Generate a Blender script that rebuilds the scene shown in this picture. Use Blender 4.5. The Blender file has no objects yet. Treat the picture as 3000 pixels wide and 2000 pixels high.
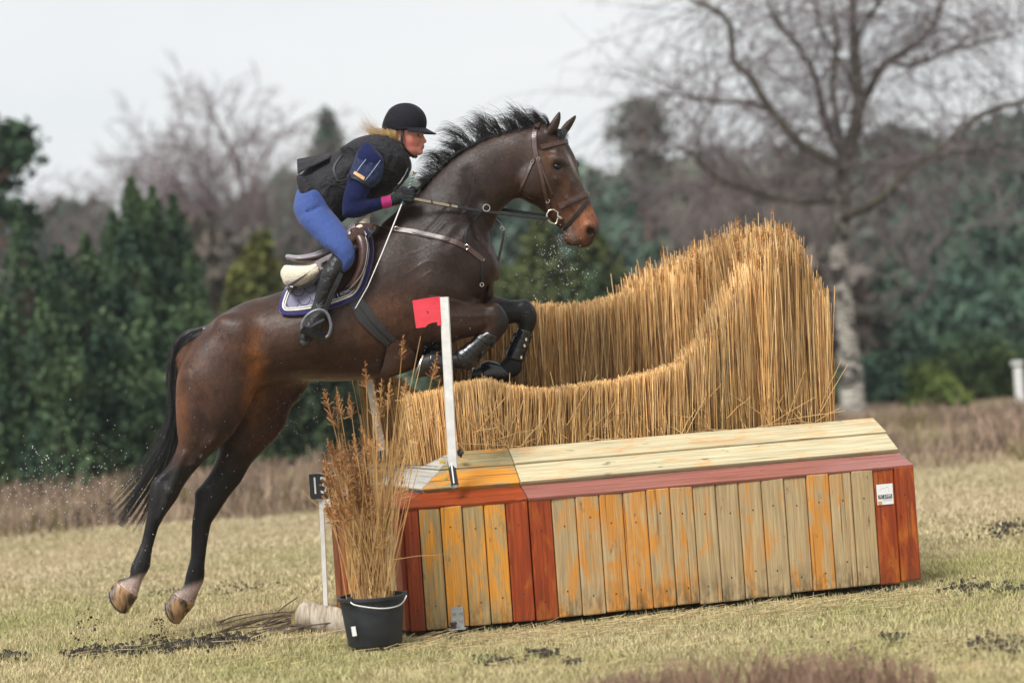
import bpy, bmesh, math, random
import numpy as np
import openvdb as vdb
from mathutils import Vector, Matrix
from mathutils.bvhtree import BVHTree

random.seed(7); RNG = np.random.default_rng(7)
SC = bpy.context.scene
COL = SC.collection
R = math.radians

# ------------------------------------------------------------------ camera
EYE, FPX, ROLL = 1.5, 6800.0, R(4.0)          # eye height, focal length in photo pixels, camera roll
cd = bpy.data.cameras.new('camera'); cam = bpy.data.objects.new('camera', cd); COL.objects.link(cam)
cd.sensor_width = 36.0; cd.sensor_fit = 'HORIZONTAL'; cd.lens = FPX / 3000 * 36
cd.clip_start = 0.2; cd.clip_end = 2000
cd.dof.use_dof = True; cd.dof.focus_distance = 12.65; cd.dof.aperture_fstop = 1.3
cam.matrix_world = Matrix.Translation((0, 0, EYE)) @ Matrix.Rotation(R(90), 4, 'X') @ Matrix.Rotation(-ROLL, 4, 'Z')
SC.camera = cam

# ------------------------------------------------------------------ world: overcast daylight
SUN_EL, SUN_AZ = R(52), R(215)                 # azimuth clockwise from +Y (depth): behind the camera, to its left
wd = bpy.data.worlds.new('World'); SC.world = wd; wd.use_nodes = True
nt = wd.node_tree; nt.nodes.clear()
out = nt.nodes.new('ShaderNodeOutputWorld'); bg = nt.nodes.new('ShaderNodeBackground')
sky = nt.nodes.new('ShaderNodeTexSky'); sky.sky_type = 'NISHITA'; sky.sun_disc = False
sky.sun_elevation = SUN_EL; sky.sun_rotation = SUN_AZ; sky.air_density = 1.5; sky.dust_density = 5; sky.ozone_density = 1
mul = nt.nodes.new('ShaderNodeVectorMath'); mul.operation = 'SCALE'; mul.inputs['Scale'].default_value = 0.10
nt.links.new(sky.outputs[0], mul.inputs[0])
tc = nt.nodes.new('ShaderNodeTexCoord'); mp = nt.nodes.new('ShaderNodeMapping'); mp.inputs['Scale'].default_value = (1.6, 1.6, 5)
nz = nt.nodes.new('ShaderNodeTexNoise'); nz.inputs['Scale'].default_value = 2.2; nz.inputs['Detail'].default_value = 5
nt.links.new(tc.outputs['Generated'], mp.inputs[0]); nt.links.new(mp.outputs[0], nz.inputs['Vector'])
cr = nt.nodes.new('ShaderNodeValToRGB')
cr.color_ramp.elements[0].position = 0.3; cr.color_ramp.elements[0].color = (0.83, 0.875, 0.90, 1)
cr.color_ramp.elements[1].position = 0.7; cr.color_ramp.elements[1].color = (0.96, 0.975, 0.985, 1)
nt.links.new(nz.outputs['Fac'], cr.inputs[0])
mx = nt.nodes.new('ShaderNodeMix'); mx.data_type = 'RGBA'; mx.inputs[0].default_value = 0.88
nt.links.new(mul.outputs[0], mx.inputs[6]); nt.links.new(cr.outputs[0], mx.inputs[7])
nt.links.new(mx.outputs[2], bg.inputs[0]); bg.inputs[1].default_value = 0.79
nt.links.new(bg.outputs[0], out.inputs[0])
sd = bpy.data.lights.new('sun', 'SUN'); sun = bpy.data.objects.new('sun', sd); COL.objects.link(sun)
sd.energy = 3.2; sd.angle = R(22); sd.color = (1, 0.985, 0.955)
sdir = Vector((math.sin(SUN_AZ) * math.cos(SUN_EL), math.cos(SUN_AZ) * math.cos(SUN_EL), math.sin(SUN_EL)))
sun.rotation_euler = sdir.to_track_quat('Z', 'Y').to_euler(); sun.location = (-5, -5, 20)
SC.view_settings.view_transform = 'Standard'; SC.view_settings.look = 'None'
SC.view_settings.exposure = 0.42; SC.view_settings.gamma = 1.0; SC.view_settings.use_curve_mapping = False
SC.cycles.use_denoising = True
SC.cycles.max_bounces = 8; SC.cycles.transparent_max_bounces = 8

# ------------------------------------------------------------------ placing: a direction seen from the eye, at a depth
CR, SR = math.cos(ROLL), math.sin(ROLL)
def P(px, py, y):
    dx, dy = px - 1500, py - 1000
    u, v = dx * CR - dy * SR, dx * SR + dy * CR
    return Vector((u * y / FPX, y, EYE - v * y / FPX))
def PN(px, py, y):                              # the same for arrays
    dx, dy = np.asarray(px, float) - 1500, np.asarray(py, float) - 1000
    u, v = dx * CR - dy * SR, dx * SR + dy * CR
    y = np.asarray(y, float) + 0 * u
    return np.stack([u * y / FPX, y, EYE - v * y / FPX], -1)
def unP(V):
    V = np.asarray(V, float); u = V[..., 0] * FPX / V[..., 1]; v = (EYE - V[..., 2]) * FPX / V[..., 1]
    return u * CR + v * SR + 1500, -u * SR + v * CR + 1000
def G(px, py):                                  # the ground point under that direction
    dx, dy = px - 1500, py - 1000
    v = dx * SR + dy * CR
    return P(px, py, FPX * EYE / v)

# ------------------------------------------------------------------ objects
def tag(o, label=None, cat=None, group=None, kind=None):
    if label: o['label'] = label
    if cat: o['category'] = cat
    if group: o['group'] = group
    if kind: o['kind'] = kind
    return o
def empty(name, loc=(0, 0, 0), label=None, cat=None, group=None):
    o = bpy.data.objects.new(name, None); COL.objects.link(o); o.location = loc
    o.empty_display_size = 0.1
    return tag(o, label, cat, group)
def world_of(o):
    return o.matrix_basis.copy() if o.parent is None else world_of(o.parent) @ o.matrix_parent_inverse @ o.matrix_basis
def link(name, me, parent=None):
    o = bpy.data.objects.new(name, me); COL.objects.link(o)
    if parent is not None:
        o.parent = parent
        o.matrix_parent_inverse = world_of(parent).inverted()
    return o
def mesh(name, V, Fc, mat=None, parent=None, smooth=False, cols=None):
    """one mesh object from vertices and faces (lists, or an (n,k) int array), in world coordinates"""
    me = bpy.data.meshes.new(name)
    V = np.asarray(V, np.float32)
    if isinstance(Fc, np.ndarray): Fc = [Fc]
    if len(Fc) and isinstance(Fc[0], np.ndarray):
        fl = [f for f in Fc if len(f)]
        me.vertices.add(len(V)); me.vertices.foreach_set('co', V.ravel())
        nl = sum(f.size for f in fl); nf = sum(len(f) for f in fl)
        me.loops.add(nl); me.loops.foreach_set('vertex_index', np.concatenate([f.ravel() for f in fl]).astype(np.int32))
        me.polygons.add(nf)
        tot = np.concatenate([np.full(len(f), f.shape[1]) for f in fl]).astype(np.int32)
        st = np.concatenate([[0], np.cumsum(tot)[:-1]]).astype(np.int32)
        me.polygons.foreach_set('loop_start', st)
        me.update(calc_edges=True); me.validate()
    else:
        me.from_pydata([tuple(map(float, v)) for v in V], [], Fc); me.update()
    if smooth: me.polygons.foreach_set('use_smooth', np.ones(len(me.polygons), bool))
    if mat is not None: me.materials.append(mat)
    if cols is not None:
        ca = me.color_attributes.new('Col', 'FLOAT_COLOR', 'POINT')
        c = np.ones((len(V), 4), np.float32); c[:, :cols.shape[1]] = cols
        ca.data.foreach_set('color', c.ravel())
    return link(name, me, parent)
class MB:
    """collects boxes, tubes and sheets that belong to one object"""
    def __init__(s): s.V, s.F = [], []
    def add(s, V, F):
        b = len(s.V); s.V += [tuple(v) for v in V]; s.F += [tuple(i + b for i in f) for f in F]; return s
    def box(s, c, hx, hy, hz, M=None):
        vs = [Vector((x * hx, y * hy, z * hz)) for x in (-1, 1) for y in (-1, 1) for z in (-1, 1)]
        if M is not None: vs = [M @ v for v in vs]
        return s.add([v + Vector(c) for v in vs], [(0, 1, 3, 2), (4, 6, 7, 5), (0, 4, 5, 1), (2, 3, 7, 6), (0, 2, 6, 4), (1, 5, 7, 3)])
    def tube(s, pts, rad, n=8, cap=True, closed=False):
        pts = [Vector(p) for p in pts]; m = len(pts)
        rad = rad if hasattr(rad, '__len__') else [rad] * m
        V, Fs = [], []; prev = None
        for i, p in enumerate(pts):
            if closed: t = pts[(i + 1) % m] - pts[i - 1]
            else: t = pts[min(i + 1, m - 1)] - pts[max(i - 1, 0)]
            t.normalize()
            a = prev if prev is not None else (Vector((0, 0, 1)) if abs(t.z) < .9 else Vector((1, 0, 0)))
            a = (a - t * a.dot(t)).normalized(); b = t.cross(a); prev = a
            V += [p + (a * math.cos(k * 2 * math.pi / n) + b * math.sin(k * 2 * math.pi / n)) * rad[i] for k in range(n)]
        for i in range(m if closed else m - 1):
            j = (i + 1) % m
            Fs += [(i * n + k, i * n + (k + 1) % n, j * n + (k + 1) % n, j * n + k) for k in range(n)]
        if cap and not closed:
            Fs += [tuple(range(n - 1, -1, -1)), tuple((m - 1) * n + k for k in range(n))]
        return s.add(V, Fs)
    def ribbon(s, pts, nrm, w, th, closed=False):
        """a strap: box section w wide and th thick along pts, flat side facing nrm"""
        pts = [Vector(p) for p in pts]; m = len(pts); V, Fs = [], []
        for i, p in enumerate(pts):
            t = (pts[(i + 1) % m] - pts[i - 1]) if closed else (pts[min(i + 1, m - 1)] - pts[max(i - 1, 0)])
            t.normalize(); n_ = Vector(nrm[i]); n_ = (n_ - t * n_.dot(t)).normalized(); b = t.cross(n_)
            ww = (w[i] if hasattr(w, '__len__') else w) / 2
            V += [p + b * ww, p + b * ww * .8 + n_ * th, p - b * ww * .8 + n_ * th, p - b * ww]
        for i in range(m if closed else m - 1):
            j = (i + 1) % m
            Fs += [(i * 4 + k, i * 4 + (k + 1) % 4, j * 4 + (k + 1) % 4, j * 4 + k) for k in range(4)]
        if not closed: Fs += [(3, 2, 1, 0), tuple((m - 1) * 4 + k for k in range(4))]
        return s.add(V, Fs)
    def build(s, name, mat, parent=None, smooth=False):
        o = mesh(name, s.V, s.F, mat, parent, smooth)
        bm = bmesh.new(); bm.from_mesh(o.data); bmesh.ops.recalc_face_normals(bm, faces=bm.faces); bm.to_mesh(o.data); bm.free()
        if smooth: o.data.set_sharp_from_angle(angle=R(40))
        return o
def spline(pts, n):
    """Catmull-Rom through points (n samples per span)"""
    Q = np.asarray([tuple(p) for p in pts], float); m = len(Q); o = []
    for i in range(m - 1):
        p0, p1, p2, p3 = Q[max(i - 1, 0)], Q[i], Q[i + 1], Q[min(i + 2, m - 1)]
        for k in range(n):
            t = k / n
            o.append(.5 * ((2 * p1) + (p2 - p0) * t + (2 * p0 - 5 * p1 + 4 * p2 - p3) * t * t + (3 * p1 - p0 - 3 * p2 + p3) * t ** 3))
    o.append(Q[-1]); return np.array(o)

# ------------------------------------------------------------------ materials
def nodemat(name):
    m = bpy.data.materials.new(name); m.use_nodes = True; return m, m.node_tree, m.node_tree.nodes['Principled BSDF']
def N(t, typ, **kw):
    n = t.nodes.new(typ)
    for k, v in kw.items():
        if k in n.inputs: n.inputs[k].default_value = v
        else: setattr(n, k, v)
    return n
def ramp(t, src, stops, interp='LINEAR'):
    r = t.nodes.new('ShaderNodeValToRGB'); e = r.color_ramp.elements; r.color_ramp.interpolation = interp
    while len(e) < len(stops): e.new(0.5)
    for q, (p_, c_) in zip(e, stops):
        q.position = p_; q.color = (*c_, 1) if len(c_) == 3 else c_
    t.links.new(src, r.inputs[0]); return r.outputs[0]
def mixc(t, fac, a, b, blend='MIX'):
    m = t.nodes.new('ShaderNodeMix'); m.data_type = 'RGBA'; m.blend_type = blend
    for sock, v in ((0, fac), (6, a), (7, b)):
        if isinstance(v, bpy.types.NodeSocket): t.links.new(v, m.inputs[sock])
        elif sock == 0: m.inputs[0].default_value = v
        else: m.inputs[sock].default_value = (*v, 1)
    return m.outputs[2]
def coords(t, scale=(1, 1, 1), kind='Object', rnd=False):
    tc_ = t.nodes.new('ShaderNodeTexCoord'); mp_ = t.nodes.new('ShaderNodeMapping'); mp_.inputs['Scale'].default_value = scale
    src = tc_.outputs[kind]
    if rnd:
        oi = t.nodes.new('ShaderNodeObjectInfo'); ad = t.nodes.new('ShaderNodeVectorMath'); ad.operation = 'ADD'
        ml = t.nodes.new('ShaderNodeMath'); ml.operation = 'MULTIPLY'; ml.inputs[1].default_value = 37.0
        t.links.new(oi.outputs['Random'], ml.inputs[0]); t.links.new(ml.outputs[0], ad.inputs[1]); t.links.new(src, ad.inputs[0]); src = ad.outputs[0]
    t.links.new(src, mp_.inputs[0]); return mp_.outputs[0]
def noise(t, vec, scale, detail=4, rough=.55, dist=0):
    n = N(t, 'ShaderNodeTexNoise', Scale=scale, Detail=detail, Roughness=rough, Distortion=dist); t.links.new(vec, n.inputs['Vector']); return n.outputs['Fac']
def bump(t, b, h, strength=.3, dist=.01):
    n = N(t, 'ShaderNodeBump', Strength=strength, Distance=dist); t.links.new(h, n.inputs['Height']); t.links.new(n.outputs[0], b.inputs['Normal'])
def simple(name, c1, c2, scale=30, rough=.6, rough2=None, bmp=.15, bd=.003, stretch=(1, 1, 1), metal=0, spec=.5, detail=5, sheen=0, coat=0):
    m, t, b = nodemat(name); v = coords(t, stretch); f = noise(t, v, scale, detail)
    t.links.new(ramp(t, f, [(.3, c1), (.7, c2)]), b.inputs['Base Color'])
    b.inputs['Metallic'].default_value = metal; b.inputs['Specular IOR Level'].default_value = spec
    if rough2 is not None:
        t.links.new(ramp(t, noise(t, v, scale * .4, 3), [(.3, (rough,) * 3), (.7, (rough2,) * 3)]), b.inputs['Roughness'])
    else: b.inputs['Roughness'].default_value = rough
    if sheen: b.inputs['Sheen Weight'].default_value = sheen
    if coat: b.inputs['Coat Weight'].default_value = coat; b.inputs['Coat Roughness'].default_value = .15
    if bmp: bump(t, b, f, bmp, bd)
    return m
def attrmat(name, rough=.6, spec=.4, nscale=60, amt=.35, bmp=.2, bd=.004, stretch=(1, 1, 1), trans=0, sheen=0):
    """colour from the mesh's own colour attribute, broken up by noise"""
    m, t, b = nodemat(name); a = N(t, 'ShaderNodeAttribute', attribute_name='Col')
    f = noise(t, coords(t, stretch), nscale, 5)
    g = ramp(t, f, [(.25, (1 - amt,) * 3), (.75, (1 + amt,) * 3)])
    t.links.new(mixc(t, 1.0, a.outputs['Color'], g, 'MULTIPLY'), b.inputs['Base Color'])
    b.inputs['Roughness'].default_value = rough; b.inputs['Specular IOR Level'].default_value = spec
    if trans: b.inputs['Transmission Weight'].default_value = 0; b.inputs['Subsurface Weight'].default_value = 0
    if sheen: b.inputs['Sheen Weight'].default_value = sheen
    if bmp: bump(t, b, f, bmp, bd)
    return m

# ------------------------------------------------------------------ bodies: lofted limbs merged into one continuous skin
def loft(st, n=28, sub=4, cap=(.6, .6)):
    """st: (A, B, y, w[, skew[, lat]]): A and B are the two outline points of a section, y its depth, w its half width across"""
    rows = []
    for s in st:
        A, B, y, w = s[:4]; k = s[4] if len(s) > 4 else 0.0; lat = s[5] if len(s) > 5 else (0, 0)
        a, b = P(A[0], A[1], y), P(B[0], B[1], y)
        c, r_ = (a + b) / 2, (a - b) / 2
        rows.append([*c, r_.x, r_.z, w, k, lat[0], lat[1]])
    Q = spline(rows, sub)
    return loft_rows(Q, n, cap)
def loft_rows(Q, n=28, cap=(.6, .6)):
    rings = []
    th = np.linspace(0, 2 * np.pi, n, endpoint=False); ct, stn = np.cos(th), np.sin(th)
    def ring(q, sc=1.0, off=None):
        c = q[:3] + (0 if off is None else off)
        wy = q[5] * sc * (1 + q[6] * ct)
        X = c[0] + ct * q[3] * sc + stn * q[7] * sc
        Y = c[1] + stn * wy
        Z = c[2] + ct * q[4] * sc + stn * q[8] * sc
        return np.stack([X, Y, Z], 1)
    def ends(q0, q1, cf):
        ax = q0[:3] - q1[:3]; ax = ax / (np.linalg.norm(ax) + 1e-9)
        rad = min(math.hypot(q0[3], q0[4]), max(q0[5], 1e-3))
        return [ring(q0, math.cos(a), ax * rad * cf * math.sin(a)) for a in (1.35, 1.05, .7, .35)]
    rings += ends(Q[0], Q[1], cap[0])
    rings += [ring(q) for q in Q]
    rings += ends(Q[-1], Q[-2], cap[1])[::-1]
    V = np.concatenate(rings); m = len(rings)
    i = np.arange(m - 1)[:, None] * n; k = np.arange(n)[None, :]
    F = np.stack([i + k, i + (k + 1) % n, i + n + (k + 1) % n, i + n + k], -1).reshape(-1, 4)
    # caps closed by a fan
    c0, c1 = V[:n].mean(0), V[-n:].mean(0); b = len(V); V = np.concatenate([V, [c0, c1]])
    kk = np.arange(n)
    T = np.concatenate([np.stack([np.full(n, b), (kk + 1) % n, kk], 1), np.stack([np.full(n, b + 1), (m - 1) * n + kk, (m - 1) * n + (kk + 1) % n], 1)])
    return V, F, T
class Field:
    def __init__(s, lo, hi, vox):
        s.vox = vox; s.i0 = np.floor(np.asarray(lo) / vox).astype(int) - 3
        s.dim = np.ceil(np.asarray(hi) / vox).astype(int) + 3 - s.i0
        s.D = np.full(s.dim, 1.0, np.float32)
    def _win(s, lo, hi):
        a = np.maximum(np.floor(np.asarray(lo) / s.vox).astype(int) - s.i0, 0)
        b = np.minimum(np.ceil(np.asarray(hi) / s.vox).astype(int) + 1 - s.i0, s.dim)
        return a, b, tuple(slice(x, y) for x, y in zip(a, b))
    def _join(s, w, d, k, sub):
        E = s.D[w]
        if sub:
            d = -d; h = np.maximum(k - np.abs(E - d), 0) / k; s.D[w] = np.maximum(E, d) + h * h * k * .25
        else:
            h = np.maximum(k - np.abs(E - d), 0) / k; s.D[w] = np.minimum(E, d) - h * h * k * .25
    def add(s, VFT, k=.03, sub=False):
        V, F, T = VFT; hw = max(4, int(k / s.vox) + 3)
        g = vdb.FloatGrid.createLevelSetFromPolygons(np.ascontiguousarray(V, np.float32), quads=np.ascontiguousarray(F, np.uint32), triangles=np.ascontiguousarray(T, np.uint32),
            transform=vdb.createLinearTransform(voxelSize=s.vox), halfWidth=float(hw))
        m = hw * s.vox; a, b, w = s._win(V.min(0) - m, V.max(0) + m)
        if (b <= a).any(): return s
        arr = np.zeros(b - a, np.float32); g.copyToArray(arr, ijk=tuple(int(x) for x in a + s.i0))
        s._join(w, arr, k, sub); return s
    def ell(s, c, r, k=.03, sub=False, M=None):
        c = np.asarray(c, float); r = np.asarray(r, float); m = r.max() + k + 2 * s.vox
        a, b, w = s._win(c - m, c + m)
        if (b <= a).any(): return s
        ax = [(np.arange(a[i], b[i]) + s.i0[i]) * s.vox - c[i] for i in range(3)]
        X, Y, Z = np.meshgrid(*ax, indexing='ij')
        if M is not None:
            Mi = np.array(M).T
            X, Y, Z = (Mi[i][0] * X + Mi[i][1] * Y + Mi[i][2] * Z for i in range(3))
        k0 = np.sqrt((X / r[0]) ** 2 + (Y / r[1]) ** 2 + (Z / r[2]) ** 2) + 1e-6
        k1 = np.sqrt((X / r[0] ** 2) ** 2 + (Y / r[1] ** 2) ** 2 + (Z / r[2] ** 2) ** 2) + 1e-6
        s._join(w, (k0 * (k0 - 1) / k1).astype(np.float32), k, sub); return s
    def cap(s, p, q, r0, r1, k=.02, sub=False):
        p, q = np.asarray(p, float), np.asarray(q, float); m = max(r0, r1) + k + 2 * s.vox
        a, b, w = s._win(np.minimum(p, q) - m, np.maximum(p, q) + m)
        if (b <= a).any(): return s
        ax = [(np.arange(a[i], b[i]) + s.i0[i]) * s.vox for i in range(3)]
        X, Y, Z = np.meshgrid(*ax, indexing='ij'); d = q - p; L = d @ d + 1e-12
        t = np.clip(((X - p[0]) * d[0] + (Y - p[1]) * d[1] + (Z - p[2]) * d[2]) / L, 0, 1)
        dist = np.sqrt((X - p[0] - t * d[0]) ** 2 + (Y - p[1] - t * d[1]) ** 2 + (Z - p[2] - t * d[2]) ** 2) - (r0 + (r1 - r0) * t)
        s._join(w, dist.astype(np.float32), k, sub); return s
    def chain(s, pts, rads, k=.02, sub=False):
        for i in range(len(pts) - 1): s.cap(pts[i], pts[i + 1], rads[i], rads[i + 1], k, sub)
        return s
    def cut(s, fn):
        """keep only where fn(X, Y, Z) < 0 (sharp)"""
        ax = [(np.arange(s.dim[i]) + s.i0[i]) * s.vox for i in range(3)]
        X, Y, Z = np.meshgrid(*ax, indexing='ij'); s.D = np.maximum(s.D, fn(X, Y, Z).astype(np.float32)); return s
    def poly(s, smooth=2, blur=1):
        D = s.D
        D = np.clip(D, -6 * s.vox, 6 * s.vox)
        for _ in range(blur):
            for ax in range(3):
                E = D.copy(); sl = [slice(None)] * 3; lo_, hi_, mid = list(sl), list(sl), list(sl)
                lo_[ax], hi_[ax], mid[ax] = slice(0, -2), slice(2, None), slice(1, -1)
                E[tuple(mid)] = .25 * D[tuple(lo_)] + .5 * D[tuple(mid)] + .25 * D[tuple(hi_)]; D = E
        g = vdb.FloatGrid(6 * s.vox); g.transform = vdb.createLinearTransform(voxelSize=s.vox)
        g.copyFromArray(np.ascontiguousarray(D), ijk=tuple(int(x) for x in s.i0)); g.gridClass = vdb.GridClass.LEVEL_SET
        res = g.convertToQuads(isovalue=0.0); V, Q = np.array(res[0], float), np.array(res[1], np.int64)[:, ::-1]
        e = np.concatenate([Q[:, [0, 1]], Q[:, [1, 2]], Q[:, [2, 3]], Q[:, [3, 0]]]); e = np.concatenate([e, e[:, ::-1]])
        cnt = np.bincount(e[:, 0], minlength=len(V))[:, None]
        for _ in range(smooth):
            S = np.stack([np.bincount(e[:, 0], V[e[:, 1], i], len(V)) for i in range(3)], 1); V = .4 * V + .6 * S / np.maximum(cnt, 1)
        return V, Q
def bvh_of(V, Q): return BVHTree.FromPolygons([tuple(v) for v in V], [tuple(int(i) for i in q) for q in Q])
# ================================================================== GROUND
def ground_mat():
    m, t, b = nodemat('winter_turf'); v = coords(t)
    big = noise(t, v, .55, 5, .6, .3); mid = noise(t, v, 3.0, 6, .65); fine = noise(t, v, 60, 5, .7)
    c = mixc(t, ramp(t, big, [(.38, (0, 0, 0)), (.62, (1, 1, 1))]), (.40, .315, .175), (.28, .255, .105))
    c = mixc(t, ramp(t, mid, [(.42, (0, 0, 0)), (.7, (1, 1, 1))]), c, (.42, .33, .18))
    c = mixc(t, 1.0, c, ramp(t, fine, [(.25, (.45,) * 3), (.7, (1.25,) * 3)]), 'MULTIPLY')
    sx = N(t, 'ShaderNodeSeparateXYZ'); t.links.new(N_coord(t), sx.inputs[0])
    far = N(t, 'ShaderNodeMapRange'); far.inputs[1].default_value = 19; far.inputs[2].default_value = 25; t.links.new(sx.outputs[1], far.inputs[0])
    n4 = noise(t, v, .35, 4)
    ad = N(t, 'ShaderNodeMath', operation='MULTIPLY'); t.links.new(far.outputs[0], ad.inputs[0]); t.links.new(ramp(t, n4, [(.3, (.35,) * 3), (.55, (1,) * 3)]), ad.inputs[1])
    c = mixc(t, ad.outputs[0], c, (.21, .15, .105))
    t.links.new(c, b.inputs['Base Color']); b.inputs['Roughness'].default_value = .95; b.inputs['Specular IOR Level'].default_value = .1
    bump(t, b, fine, .8, .03); return m
def N_coord(t): return t.nodes.new('ShaderNodeTexCoord').outputs['Object']
def hgt(x, y):
    """gentle unevenness of the turf, flat round the jump"""
    x, y = np.asarray(x, float), np.asarray(y, float)
    f = np.clip((np.abs(y - 12.6) - 1.2) / 4, 0, 1)
    return (.025 * np.sin(x * 1.3 + y * .9) + .02 * np.sin(x * .7 - y * 1.7 + 2)) * f
gx = np.concatenate([np.linspace(-250, -12, 10), np.linspace(-11, 11, 60), np.linspace(12, 250, 10)]); gy = np.concatenate([np.linspace(-30, 7, 6), np.linspace(7.5, 40, 110), np.linspace(45, 450, 14)])
GX, GY = np.meshgrid(gx, gy); GV = np.stack([GX, GY, hgt(GX, GY) * (GY < 40)], -1).reshape(-1, 3); nx = len(gx)
ii = (np.arange(len(gy) - 1)[:, None] * nx + np.arange(nx - 1)[None, :]).ravel()
grd = mesh('ground', GV, np.stack([ii, ii + 1, ii + nx + 1, ii + nx], 1), ground_mat(), None, True); tag(grd, kind='structure')
# grass blades
M_GRASS = attrmat('grass_blade', .8, .15, 8, .25, 0)
def in_view(x, y, m=1.06): return np.abs(x) < (y * 1500 / FPX * m + .5)
def keep_out(x, y):
    """inside the jump's footprint"""
    pts = [(-.66, 12.08), (.02, 12.13), (2.17, 12.74), (1.68, 14.48), (-.45, 13.88), (-1.12, 13.37)]; c = np.zeros(len(x), bool); j = len(pts) - 1
    for i in range(len(pts)):
        (xi, yi), (xj, yj) = pts[i], pts[j]
        c ^= ((yi > y) != (yj > y)) & (x < (xj - xi) * (y - yi) / (yj - yi + 1e-12) + xi); j = i
    return c
def blades(n, y0, y1, h0, h1, w, lie=.8):
    y = y0 + (y1 - y0) * RNG.random(n) ** 1.0; x = (RNG.random(n) - .5) * 2 * (y * 1500 / FPX * 1.06 + .55)
    k = ~keep_out(x, y); x, y = x[k], y[k]; n = len(x)
    cl = .5 + .5 * np.sin(x * 2.1 + 1.3 * np.sin(y * 1.7)) * np.sin(y * 2.6 + .8 * np.sin(x * 2.9)); cl2 = .5 + .5 * np.sin(x * 7.3 + y * 3.1) * np.sin(y * 8.1 - x * 2.2)
    h = (h0 + (h1 - h0) * RNG.random(n) ** 1.6) * (.65 + .5 * cl2); a = RNG.random(n) * 6.283; ln = (RNG.random(n) ** .7) * lie * h * 1.3
    z0 = hgt(x, y); dx, dy = np.cos(a), np.sin(a); sx, sy = -dy * w / 2, dx * w / 2
    B = np.stack([x, y, z0 - .004], 1); S = np.stack([sx, sy, 0 * sx], 1); D = np.stack([dx, dy, 0 * dx], 1)
    Mi = B + D * (ln * .35)[:, None] + np.array([0, 0, 1.]) * (h * .62)[:, None]; Tp = B + D * ln[:, None] + np.array([0, 0, 1.]) * (h * (1 - .35 * RNG.random(n)))[:, None]
    V = np.stack([B - S, B + S, Tp], 1).reshape(-1, 3); i = np.arange(n) * 3
    Ft = np.stack([i, i + 1, i + 2], 1); Fq = Ft[:0]
    big = .5 + .5 * np.sin(x * .9 + 2.1) * np.sin(y * .8 + .7 * np.sin(x * .6)); g = np.clip((.45 * cl + .2 * cl2 + .5 * big + .55 * RNG.random(n) - .40) * (1 - .6 * np.clip((y - 14) / 4, 0, 1)), 0, 1)[:, None]
    straw = .95 * (np.array([.64, .52, .315]) + (np.array([.60, .48, .33]) - np.array([.64, .52, .315])) * np.clip((y - 13.5) / 3.5, 0, 1)[:, None]) * (.6 + .65 * RNG.random((n, 1))); green = np.array([.315, .325, .12]) * (.6 + .7 * RNG.random((n, 1)))
    c = straw * (1 - g) + green * g
    return V, Fq, Ft, np.repeat(c, 3, 0)
def grass_obj(name, args, label):
    V, Fq, Ft, c = blades(*args); o = mesh(name, V, [Fq, Ft], M_GRASS, None, False, c); tag(o, label, 'grass', kind='stuff')
grass_obj('grass', (280000, 9.2, 14.6, .014, .052, .0046, .85), 'short dry grass round the foot of the jump')
grass_obj('grass', (150000, 14.6, 22.5, .015, .055, .0075, .9), 'pale dry grass beyond the jump')
# heather: low wiry brown shrubs across the far field
def twigs(n, cx, cy, rad, h, w):
    a = RNG.random(n) * 6.283; r_ = np.sqrt(RNG.random(n)) * rad; x, y = cx + r_ * np.cos(a), cy + r_ * np.sin(a)
    hh_ = h * (.4 + .6 * RNG.random(n)) * np.sqrt(np.clip(1 - (r_ / rad) ** 2 * .8, .05, 1)); lx, ly = RNG.normal(size=n) * .35 * hh_, RNG.normal(size=n) * .35 * hh_
    s = RNG.random(n) * 6.283; S = np.stack([np.cos(s), np.sin(s), 0 * s], 1) * w; B = np.stack([x, y, 0 * x], 1); T = B + np.stack([lx, ly, hh_], 1)
    return np.stack([B - S, B + S, T + S * .6, T - S * .6], 1).reshape(-1, 3)
hv, hc = [], []
for _ in range(640):
    y = RNG.uniform(21.5, 34); x = RNG.uniform(-1, 1) * (y * .235 + 2)
    if math.sin(x * .9 + y * .4) + math.sin(y * 1.1 - x * .5) < -.75 and y < 26: continue
    n = 46; v = twigs(n, x, y, RNG.uniform(.25, .6), RNG.uniform(.14, .38), .009); hv.append(v)
    c = np.array([.23, .165, .118]) * RNG.uniform(.5, 1.5); c = c if RNG.random() > .18 else np.array([.20, .17, .075]) * RNG.uniform(.6, 1.2); hc.append(np.tile(c, (len(v), 1)))
hv = np.concatenate(hv); i = np.arange(len(hv) // 4) * 4
o = mesh('heather', hv, np.stack([i, i + 1, i + 2, i + 3], 1), M_GRASS, None, False, np.concatenate(hc)); tag(o, 'brown winter heather covering the far field', 'heather', kind='stuff')
hv = np.concatenate([twigs(900, x, y, r_, h, .003) for x, y, r_, h in ((.75, 9.1, .5, .25), (1.2, 9.15, .4, .22), (.35, 9.2, .3, .18))]); i = np.arange(len(hv) // 4) * 4
o = mesh('heather_tuft', hv, np.stack([i, i + 1, i + 2, i + 3], 1), M_GRASS, None, False, np.tile(np.array([.24, .155, .11]), (len(hv), 1))); tag(o, 'blurred brown heather tuft nearest the camera', 'heather', kind='stuff')

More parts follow.
